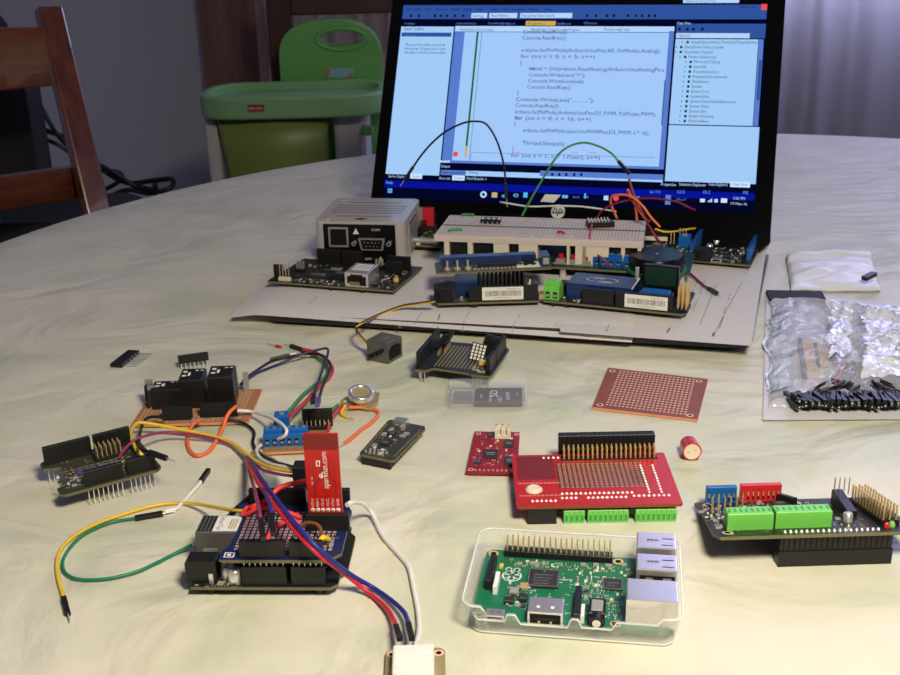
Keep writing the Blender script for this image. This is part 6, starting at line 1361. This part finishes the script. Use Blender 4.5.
male(pi, 8.8, 50.2, zt, 20, 2, 10.2, 'gold', 'black', 3.4, 'pin_header', 2.54*.985)
def chipt(x, y, w_, d_, h, lines, m='chip'):
    c = chip(pi, x, y, zt, w_, d_, h, mark=False, m=m); b = MB()
    for s_, yy, hh, x0, ww in lines: text_mb(b, s_, w_*x0, d_*yy, hh, 'smd_grey', w_*ww, h+.03)
    b.box(.3, .3, h, w_-.3, .5, h+.03, 'smd_grey'); b.box(.3, d_-.5, h, w_-.3, d_-.3, h+.03, 'smd_grey'); b.box(.3, .3, h, .5, d_-.3, h+.03, 'smd_grey'); b.box(w_-.5, .3, h, w_-.3, d_-.3, h+.03, 'smd_grey')
    b.build('marking', c)
chipt(21.5, 26.0, 14, 14, 1.4, (('SAMSUNG 411', .62, 1.1, .2, .6), ('K4P4G324', .44, .9, .2, .55), ('EQ-RGC2', .28, .9, .2, .5), ('AG26GE4CM', .12, .9, .2, .5))); b = MB(); b.prism([(28.1, 37.6), (29.1, 37.6), (28.6, 38.8)], zt+1.42, zt+1.46, 'smd_grey'); b.build('chip_marking', pi)
chipt(55.0, 28, 9, 9, 1.0, (('LAN9514', .5, 1.1, .2, .6), ('-JZX B', .25, 1, .2, .4)))
# ports
b = MB(); b.box(0, 0, 0, 7.8, 5.7, 2.8, 'steel', .4); b.box(.8, -.05, .5, 7, .1, 2.2, 'hole'); b.box(2, 3, 2.8, 3, 3.6, 2.83, 'hole'); b.box(5, 3, 2.8, 6, 3.6, 2.83, 'hole'); b.build('micro_usb_port', pi, (6.7, -1.2, zt), bevel=.2)
b = MB(); b.box(0, 0, 0, 15, 11.6, 6.2, 'steel', .3); b.prism([(1, 1.4), (3, .6), (12, .6), (14, 1.4), (14, 5.4), (1, 5.4)], 0, .1, 'hole')
o = b.build('video_port', pi, (24.5, -1.2, zt), bevel=.25); b = MB(); b.box(1, -.1, .8, 14, .1, 5.4, 'hole'); b.box(3, -.2, 2.6, 12, 0, 3.5, 'black'); b.box(3.5, 3.5, 6.2, 5, 5, 6.25, 'white_print'); b.box(9.5, 3.5, 6.2, 11, 5, 6.25, 'white_print'); b.box(4.5, -.25, 1.2, 5.4, -.1, 2, 'smd_yellow'); b.box(9.5, -.25, 1.2, 10.4, -.1, 2, 'smd_yellow'); b.build('opening', o)
b = MB(); b.box(0, 2.5, 0, 7, 14, 5.8, 'black', .5); b.box(1, 4, 5.8, 6, 12, 6.3, 'smd_grey', .3); b.cyl((3.5, -1.2, 3), (3.5, 3, 3), 3.2, 'black', 20); b.cyl((3.5, -1.3, 3), (3.5, -1.1, 3), 1.8, 'tin', 16); b.build('audio_jack', pi, (50, -.5, zt))
b = MB(); b.box(0, 0, 0, 2.8, 22, 5, 'black', .3); b.build('camera_socket', pi, (43.6, 1.2, zt)); b = MB(); b.box(0, 0, 0, 1.6, 9, 4, 'smd_white', .3); b.build('socket_clip', pi, (46.6, 2, zt))
b = MB(); b.box(0, 0, 0, 2.8, 22, 5, 'black', .3); b.build('display_socket', pi, (3.4, 22, zt)); b = MB(); b.box(0, 0, 0, 2, 12, 4.4, 'smd_white', .3); b.build('socket_clip', pi, (7.2, 19, zt)); b = MB(); b.box(0, 0, 0, 1.8, 3, 1, 'smd_yellow'); b.build('fuse', pi, (7.6, 40, zt))
b = MB(); b.box(-2.3, 20, -1.4, 6, 33, -.1, 'tin_matte'); b.build('card_slot', pi, (2.5, 0, z0)) 
# network jack + two stacked usb
def silver(nm, x0, y0, x1, y1, h, mark=None):
    b = MB(); b.box(x0, y0, 0, x1, y1, h, 'steel', .3); o = b.build(nm, pi, (0, 0, zt), bevel=.25); m = MB(); yy0, yy1 = y0, y1
    if mark == 'usb':
        m.box(x0-.1, y0+1, 6.5, x0, y1-1, 7.5, 'hole'); cx = x0+3
        for k, (dx, h_) in enumerate(((0, .4), (1.6, 2.4), (2.6, 1.6), (3.6, 2.8), (5, 2.2), (6, 1.2))): m.box(cx+dx, (y0+y1)/2-h_/2, h, cx+dx+.6, (y0+y1)/2+h_/2, h+.03, 'ink')
        m.box(cx+1.6, (y0+y1)/2-.3, h, cx+6, (y0+y1)/2+.3, h+.03, 'ink')
        for k in range(2): m.box(x1-6.5, y0+2.4+k*5.5, h, x1-1.5, y0+3.1+k*5.5, h+.03, 'hole'); m.box(x1-6.5, y0+4.4+k*5.5, h, x1-1.5, y0+4.7+k*5.5, h+.03, 'ink_light')
        m.box(x0+1.5, y0-.05, 1, x1-1, y0+.05, h-3, 'black'); m.box(x0+4, y0-.12, h-5.5, x0+7, y0, h-4, 'gold_dull'); m.box(x1-6, y0-.12, h-5.5, x1-2.5, y0, h-4, 'tin')
        m.build('marking', o)
    else:
        m.box(x0+1, y0-.05, h-4.5, x0+4.5, y0+.05, h-4.3, 'ink_light'); m.box(x0+4, y0-.06, 1, x1-4, y0, 1.2, 'ink_light'); m.build('seam', o)
silver('network_port', 65.5, 2.2, 87, 18.4, 13.6)
silver('usb_port', 69.5, 22.4, 87, 35.6, 15.8, 'usb'); silver('usb_port', 69.5, 40.4, 87, 53.6, 15.8, 'usb')
smd(pi, 12, 43, 60, 48, zt, 26, 71, ('capacitor', 'capacitor', 'indicator_light', 'resistor', 'crystal')); smd(pi, 43, 26, 56, 43, zt, 18, 72, ('capacitor', 'indicator_light')); smd(pi, 13, 10, 24, 29, zt, 14, 73, ('crystal', 'transistor', 'capacitor', 'indicator_light')); smd(pi, 48, 16, 64, 26, zt, 12, 74); smd(pi, 62, 40, 68, 50, zt, 5, 76); smd(pi, 58, 3, 65, 18, zt, 8, 75, ('capacitor', 'smd' if False else 'resistor'))
for x, y, m_, hh in ((14.5, 19, 'smd_grey', 2.2), (18.5, 24, 'smd_tan', 1.6), (13, 12, 'chip', 2), (19, 14, 'chip', 2.6)): s = MB(); s.box(0, 0, 0, 4, 4, hh, m_, .4); s.build('inductor', pi, (x, y, zt))
# ================================================================== black expansion board at the right edge
q0 = G(720.3, 540.4, 16.5); q1 = G(900, 535, 16.5); yw = math.atan2(q1.y-q0.y, q1.x-q0.x)
bk = G(695, 504, 1.5); Db = Vector((bk.x-q0.x, bk.y-q0.y)).length; rx = -math.atan2(15, 60)
t = thing('expansion_board', 'black expansion board with blue, red and green headers propped on a long black socket', 'circuit board', q0, yw, rx=rx)
w = 92; D = 60; XF = lambda px, py, z: None
Mi = (Matrix.Translation(q0) @ Matrix.Rotation(yw, 4, 'Z') @ Matrix.Rotation(rx, 4, 'X')).inverted()
def QT(px, py, h):
    """pixel -> board local point on the plane h above the board"""
    o = Mi @ Vector((0, 0, H)); d = Mi.to_3x3() @ ray(px, py); k = (h-o.z)/d.z; return o+d*k
bl_ = QT(695, 504, 1.6)
pcb(t, [(0, 0), (w, 0), (w, D), (bl_.x+2, D), (bl_.x, D-2), (bl_.x+.5, D-9), (-2, 6)], 0, 'pcb_black', edge='pcb_edge', extra=traces('gold_dull', 0, 0, 2, w-3, D-3, 90, 80), holes=((5, 6, 1.5), (bl_.x+6, D-6, 1.5)))
so = MB(); L = 52; a = QT(776.6, 541, -1).x+3
so.box(0, 0, -8, L, 5, 0, 'black', 0); so.box(-.5, -.6, -16.4, L+.5, 5.6, -8, 'black')
for i in range(20): so.box(1.2+i*2.54, -.05, -7.5, 1.8+i*2.54, .05, -1, 'hole')
o = so.build('long_socket', t, (a, 3, 0), (-rx, 0, 0)); 
jr = [(a+2+i*2.54, 3.5) for i in range(18)]
for x, y in jr:
    s = MB(); s.lathe([(.9, 0), (.7, .7), (.2, 1.3)], 'tin', 10); s.build('solder_joint', t, (x, y, 1.6))
def up_(o): o.rotation_euler = (-rx, 0, 0); return o
g0 = QT(727, 531, 1.6); g1 = QT(774, 530, 1.6); g2 = QT(775, 529, 1.6); g3 = QT(831.5, 527, 1.6)
for ga, gb, n_ in ((g0, g1, 8), (g2, g3, 9)):
    b = MB(); ww = gb.x-ga.x-.4; b.box(0, 0, 0, ww, 7, 8.6, 'green_plastic', .4)
    for i in range(n_): b.box((i+.5)*ww/n_-.6, 2, 8.6, (i+.5)*ww/n_+.6, 5, 8.65, 'green_dark_pl')
    up_(b.build('screw_terminal', t, (ga.x, max(7.5, ga.y), 1.7)))
    for i in range(n_): s = MB(); s.lathe([(.8, 0), (.8, 1.0), (.3, 1.6)], 'tin', 10); s.build('contact', t, ((ga.x+(i+.5)*ww/n_), max(7.5, ga.y)+9.5, 7.5))
def hdr(px0, px1, py, m, n_, hh, yy):
    a_ = QT(px0, py, 1.6); c_ = QT(px1, py, 1.6); b = MB(); ww = c_.x-a_.x
    b.box(0, 0, 0, ww, 2.6, hh, m, .2)
    for i in range(n_): x = (i+.5)*ww/n_; b.box(x-.45, -.05, 1.2, x+.45, .1, hh-3, 'hole'); b.box(x-.3, -.2, hh*.35, x+.3, 0, hh-3.4, 'gold')
    up_(b.build('coloured_header', t, (a_.x, a_.y, 1.6)))
hdr(706, 737, 503.5, 'blue_plastic', 6, 9, 0); hdr(740, 782, 502, 'red_plastic', 8, 9.4, 0)
pins(t, [(QT(712, 510, 1.6).x+k*3, QT(712, 510, 1.6).y-(r_*3), 1.6) for k in range(6) for r_ in range(1)], 7.5, 'gold_dull', .8, tilt=(-rx, 0, 0)); pins(t, [(QT(712, 514, 1.6).x+k*3, QT(712, 514, 1.6).y, 1.6) for k in range(3)], 8, 'gold_dull', .8, tilt=(-rx, 0, 0))
# diagonal black header and tall gold pin field running back on the right
p = QT(833, 507, 1.6); b = MB(); b.box(0, -18, 0, 5, 4, 8, 'black', .3); o = up_(b.build('socket_header', t, (p.x, p.y, 1.6))); 
pins(t, [(QT(833, 507, 1.6).x+1+k*2.4, p.y+2.2, 7.5) for k in range(4)], 9.5, 'tin', .6, tilt=(-rx, 0, 0))
b = MB(); b.box(0, 0, 0, 3, 12, 4, 'black', .2); o = b.build('socket_header', t, (QT(788, 502, 1.6).x, QT(788, 502, 1.6).y-8, 1.6), (0, 0, .5))
e0 = QT(852, 503, 1.6); e1 = QT(884, 525, 1.6)
pin_pts = []
for r_ in range(12):
    f = r_/11
    for c in range(3):
        pin_pts.append((e0.x+(e1.x-e0.x)*f*.45+c*3.0, e0.y+(e1.y-e0.y)*f+c*0, 3.9))
for c in range(3): 
    b = MB(); b.bar((pin_pts[c][0], pin_pts[c][1]+1.2, 2.9), (pin_pts[33+c][0], pin_pts[33+c][1]-1.2, 2.9), 2.5, 2.5, ('black', 'black', 'black')[c]); b.build('pin_row_base', t)
pins(t, pin_pts, 8.2, 'gold', .8, tilt=(-rx, 0, 0))
for px, py, m in ((887, 527, 'capsule_red'), (892, 526, 'green_plastic')): p = QT(px, py, 2); s = MB(); s.lathe([(1.4, 0), (1.4, 1.8), (.8, 2.6)], m, 14); s.build('indicator_light', t, (p.x, p.y, 1.7))
p = QT(848, 521, 2); s = MB(); s.lathe([(2.2, 0), (2.2, 4), (1.8, 4.4)], 'tin', 16); s.build('electrolytic_capacitor', t, (p.x, p.y, 1.7))
smd(t, 0, 10, 13, D-9, 1.7, 24, 81, ('capacitor', 'crystal', 'indicator_light', 'transistor')); smd(t, 14, 26, 52, D-4, 1.7, 60, 82, ('capacitor', 'indicator_light', 'resistor', 'crystal', 'transistor')); smd(t, 50, 10, 62, D-6, 1.7, 20, 83)
chip(t, 38, D-14, 1.7, 9, 9, 1.2, legs=5); chip(t, 20, 30, 1.7, 10, 8, 1.2, legs=5)
b = MB(); b.box(4, D-8, -1.2, w-4, D-5, 0, 'black'); b.build('underside_pins', t)
# ================================================================== plastic bags at the right
def crumple(x0, y0, x1, y1, nx, ny, hf, m, name, root, edge=None, th=.15):
    vs = []
    for s in (0, 1):
        for j in range(ny+1):
            for i in range(nx+1):
                u, v = i/nx, j/ny; x = x0+(x1-x0)*u; y = y0+(y1-y0)*v
                if edge: x, y = edge(u, v)
                vs.append((x, y, hf(u, v, x, y)-(th if s else 0)))
    W = nx+1; T = W*(ny+1); fs = [(j*W+i, j*W+i+1, (j+1)*W+i+1, (j+1)*W+i) for j in range(ny) for i in range(nx)]
    fs += [tuple(T+k for k in reversed(f)) for f in fs]
    b = MB(); b.add(vs, fs, m, True); return b.build(name, root)
from mathutils import noise
def foil(n, c, alpha, rough):
    m = bpy.data.materials.new(n); m.use_nodes = True; nt = m.node_tree; N = nt.nodes; B = N['Principled BSDF']; L = nt.links
    B.inputs['Base Color'].default_value = (*c, 1); B.inputs['Roughness'].default_value = rough; B.inputs['Metallic'].default_value = .1; B.inputs['Coat Weight'].default_value = .6
    tc = npnode(nt, 'ShaderNodeTexCoord'); vz = npnode(nt, 'ShaderNodeTexVoronoi'); vz.inputs['Scale'].default_value = 34; vz.feature = 'SMOOTH_F1'
    nz = npnode(nt, 'ShaderNodeTexNoise'); nz.inputs['Scale'].default_value = 26; nz.inputs['Detail'].default_value = 4; nz.inputs['Distortion'].default_value = 2.2
    L.new(tc.outputs['Object'], vz.inputs['Vector']); L.new(tc.outputs['Object'], nz.inputs['Vector'])
    ad = npnode(nt, 'ShaderNodeMath', operation='ADD'); L.new(vz.outputs['Distance'], ad.inputs[0]); L.new(nz.outputs['Fac'], ad.inputs[1])
    bp = npnode(nt, 'ShaderNodeBump'); bp.inputs['Strength'].default_value = .9; bp.inputs['Distance'].default_value = .008; L.new(ad.outputs[0], bp.inputs['Height']); L.new(bp.outputs[0], B.inputs['Normal'])
    B.inputs['Alpha'].default_value = alpha; MT[n] = m
foil('foil_violet', (.84, .85, 1.0), .95, .2); foil('foil_clear', (.86, .86, 1.0), .24, .12)
mat('plastic_white', (.84, .84, .94), .35, bump=.4, bs=120); mat('bag_border', (.70, .68, .72), .45)
c00, c10, c11, c01 = G(763, 420, 1), G(930, 419, 1), G(930, 306, 1), G(766, 290, 1)
def be(u, v):
    a = c00*(1-u)+c10*u; b_ = c01*(1-u)+c11*u; p = a*(1-v)+b_*v-c00; return p.x, p.y
bag = thing('antistatic_bag', 'shiny crumpled antistatic bag full of black jumper plugs and gold pins', 'bag', (c00.x, c00.y, 0))
crumple(0, 0, 1, 1, 40, 40, lambda u, v, x, y: 1.0+.3*math.sin(u*9)*math.sin(v*7), 'bag_border', 'back_sheet', bag, be, .4)
def hb(u, v, x, y):
    e = min(u*1.6, (1-v)*6, v*5, 1); e = max(0, e)**.5
    c1 = abs(noise.noise(Vector((x*.05+y*.02, y*.035, 4)))); c2 = abs(noise.noise(Vector((x*.10-y*.05, y*.09, 9))))
    return 1.6+e*(15+4*noise.noise(Vector((x*.02, y*.02, 1)))-9*min(c1, .35)-5*min(c2, .4)+.9*noise.noise(Vector((x*.4, y*.3, 7))))
be2 = lambda u, v: be(.03+.97*u, .07+.81*v)
crumple(0, 0, 1, 1, 70, 90, hb, 'foil_clear', 'front_sheet', bag, be2, .1)
def patch(u0, v0, u1, v1, name, m, seed, dz=.5):
    def e(u, v):
        wob = .07*noise.noise(Vector((v*5, seed, 0)))+.07*abs(noise.noise(Vector((v*22, seed, 3)))); return be2(u0+(u1-u0)*u+wob*(1 if u < .5 else .6), v0+(v1-v0)*v)
    def h(u, v, x, y):
        # recover bag coordinates for the height
        U, V_ = u0+(u1-u0)*u, v0+(v1-v0)*v; return hb(U, V_, x, y)+dz
    crumple(0, 0, 1, 1, 40, 50, h, m, name, bag, e, .1)
patch(-.02, .10, .12, .99, 'left_fold', 'foil_violet', 2); patch(.36, .30, .50, .98, 'middle_fold', 'foil_violet', 4); patch(.57, .14, 1., .98, 'right_fold', 'foil_violet', 6)
# contents
def gp(px, py, z): return G(px, py, z)
r = random.Random(12)
q0 = gp(806, 386, 4); q1 = gp(800, 340, 4); 
for k, (xa, ya_, xb_2, yb_2, lab) in enumerate(((805, 378, 800, 341, 'gold pin strip inside the shiny bag, at the left'), (818, 366, 815, 345, 'shorter gold pin strip inside the shiny bag, right of the longer one'))):
    a = gp(xa, ya_, 3); c = gp(xb_2, yb_2, 3); L = (c-a).length; st = thing('pin_strip', lab, 'connector', (a.x, a.y, 2.2), math.atan2(c.y-a.y, c.x-a.x)); b = MB(); b.box(0, -1.2, 0, L, 1.2, 2.5, 'black'); b.build('base', st)
    pins(st, [(i*2.54+1, -1.2, 1.2) for i in range(int(L/2.54))], 8, 'gold', .9, tilt=(math.pi/2, 0, 0))
for k in range(66):
    px = 796+(k//2)*3.3; py = 410-abs(math.sin(k*1.7))*3-(k % 2)*4; z = 2.0+(k % 2)*3.2+((k//2) % 2)*2.7; p = gp(px, py, z); a = r.uniform(1.2, 2.1)
    pl = thing('jumper_plug', 'black jumper wire plug in the pile at the bottom of the shiny bag', 'plug', p, a, 'jumper plugs inside the shiny bag')
    b = MB(); b.box(0, -1.25, 0, 13.5, 1.25, 2.5, 'black'); b.build('housing', pl); b = MB(); b.box(-.1, -.5, .8, .05, .5, 1.8, 'tin'); b.build('contact', pl)
for k in range(46):
    x0 = 808+k*2.2; P = [gp(x0, 403, 5+(k % 3)*2), gp(x0+r.uniform(-3, 5), 393, 7), gp(x0*.5+428+r.uniform(-8, 8), 381+r.uniform(-4, 4), 8+r.uniform(-2, 2)), gp(855+r.uniform(-14, 34), 368+r.uniform(-6, 4), 7)]
    wire('black jumper wire bunched inside the shiny bag', P, 1.2, 'w_black', group='black jumper wires inside the shiny bag')
wire('red jumper wire inside the shiny bag', [gp(833, 390, 8), gp(838, 378, 10), gp(845, 362, 9)], .9, 'w_pink')
# zip / black strip at the bag's mouth
q0 = gp(768, 296, 3); q1 = gp(824, 297, 3); b = MB(); b.bar((0, 0, 0), q1-q0, 22, 2.4, 'black_matte'); o = b.build('black_strip'); lift(o, q0); tag(o, 'flat black glossy strip across the mouth of the shiny bag', 'strip')
# white padded bag behind
c0, c1, c2, c3 = G(791, 291, 1), G(881, 291, 1), G(871, 254, 1), G(786, 256, 1)
def we(u, v): a = c0*(1-u)+c1*u; b_ = c3*(1-u)+c2*u; p = a*(1-v)+b_*v-c0; return p.x, p.y
wb = thing('plastic_bag', 'folded white plastic bag lying behind the shiny bag', 'bag', (c0.x, c0.y, 0))
crumple(0, 0, 1, 1, 50, 50, lambda u, v, x, y: 1.6+7*(math.sin(math.pi*min(1, max(0, v)))**.6)*(math.sin(math.pi*u)**.3)+2.5*noise.noise(Vector((x*.05, y*.09, 3)))+(4 if .72 < v < .95 else 0)*math.sin((v-.72)/.23*math.pi), 'plastic_white', 'folded_sheet', wb, we, .8)
q0 = G(864, 281, 9); q1 = G(874, 276, 10); b = MB(); b.bar((0, 0, 0), q1-q0, 5, 3, 'black'); o = b.build('jumper_plug'); lift(o, q0+Vector((0, 0, 2))); tag(o, 'single black plug lying on the white plastic bag', 'plug')
# ================================================================== light, camera, colour
def area(name, loc, tgt, size, power, col, sy=None):
    l = bpy.data.lights.new(name, 'AREA'); l.energy = power; l.color = col; l.size = size
    if sy: l.shape = 'RECTANGLE'; l.size_y = sy
    o = bpy.data.objects.new(name, l); COL.objects.link(o); o.location = (loc[0]*S, loc[1]*S, TZ+loc[2]*S)
    d = Vector(tgt)-Vector(loc); o.rotation_euler = d.to_track_quat('-Z', 'Y').to_euler(); return o
area('low_front_lamp', (170, 60, 600), (120, 380, 0), .14, 7.2, (1.0, .915, .70))  # unseen warm light placed low near the camera for flash-like falloff
area('window_daylight', ((wx0+wx1)/2, RY1-20, (wz0+wz1)/2), (400, 800, 0), 1.35, 50, (.55, .58, 1.0), 1.65)
area('side_fill', (RX1-60, 900, 700), (200, 800, 0), 1.1, 6, (.72, .70, 1.0), 1.1)  # cool fill added from the right; no window opens in that wall
W = bpy.data.worlds.new('world'); SC_.world = W; W.use_nodes = True; nt = W.node_tree
sk = nt.nodes.new('ShaderNodeTexSky'); sk.sky_type = 'HOSEK_WILKIE'; sk.sun_direction = (.3, .6, .6); sk.turbidity = 4
nt.links.new(sk.outputs[0], nt.nodes['Background'].inputs[0]); nt.nodes['Background'].inputs[1].default_value = 1.2
cd = bpy.data.cameras.new('camera'); cd.sensor_width = 36; cd.lens = F*36/900; cd.clip_start = .01; cd.clip_end = 50
cd.dof.use_dof = True; cd.dof.focus_distance = .62; cd.dof.aperture_fstop = 36
co = bpy.data.objects.new('camera', cd); COL.objects.link(co)
co.matrix_world = Matrix.Translation((0, 0, TZ+H*S)) @ Matrix.Rotation(math.pi/2-TH, 4, 'X') @ Matrix.Rotation(RO, 4, 'Z')
SC_.camera = co
vs_ = SC_.view_settings; vs_.view_transform = 'Standard'; vs_.look = 'None'; vs_.gamma = 1; vs_.exposure = 0; vs_.use_curve_mapping = False
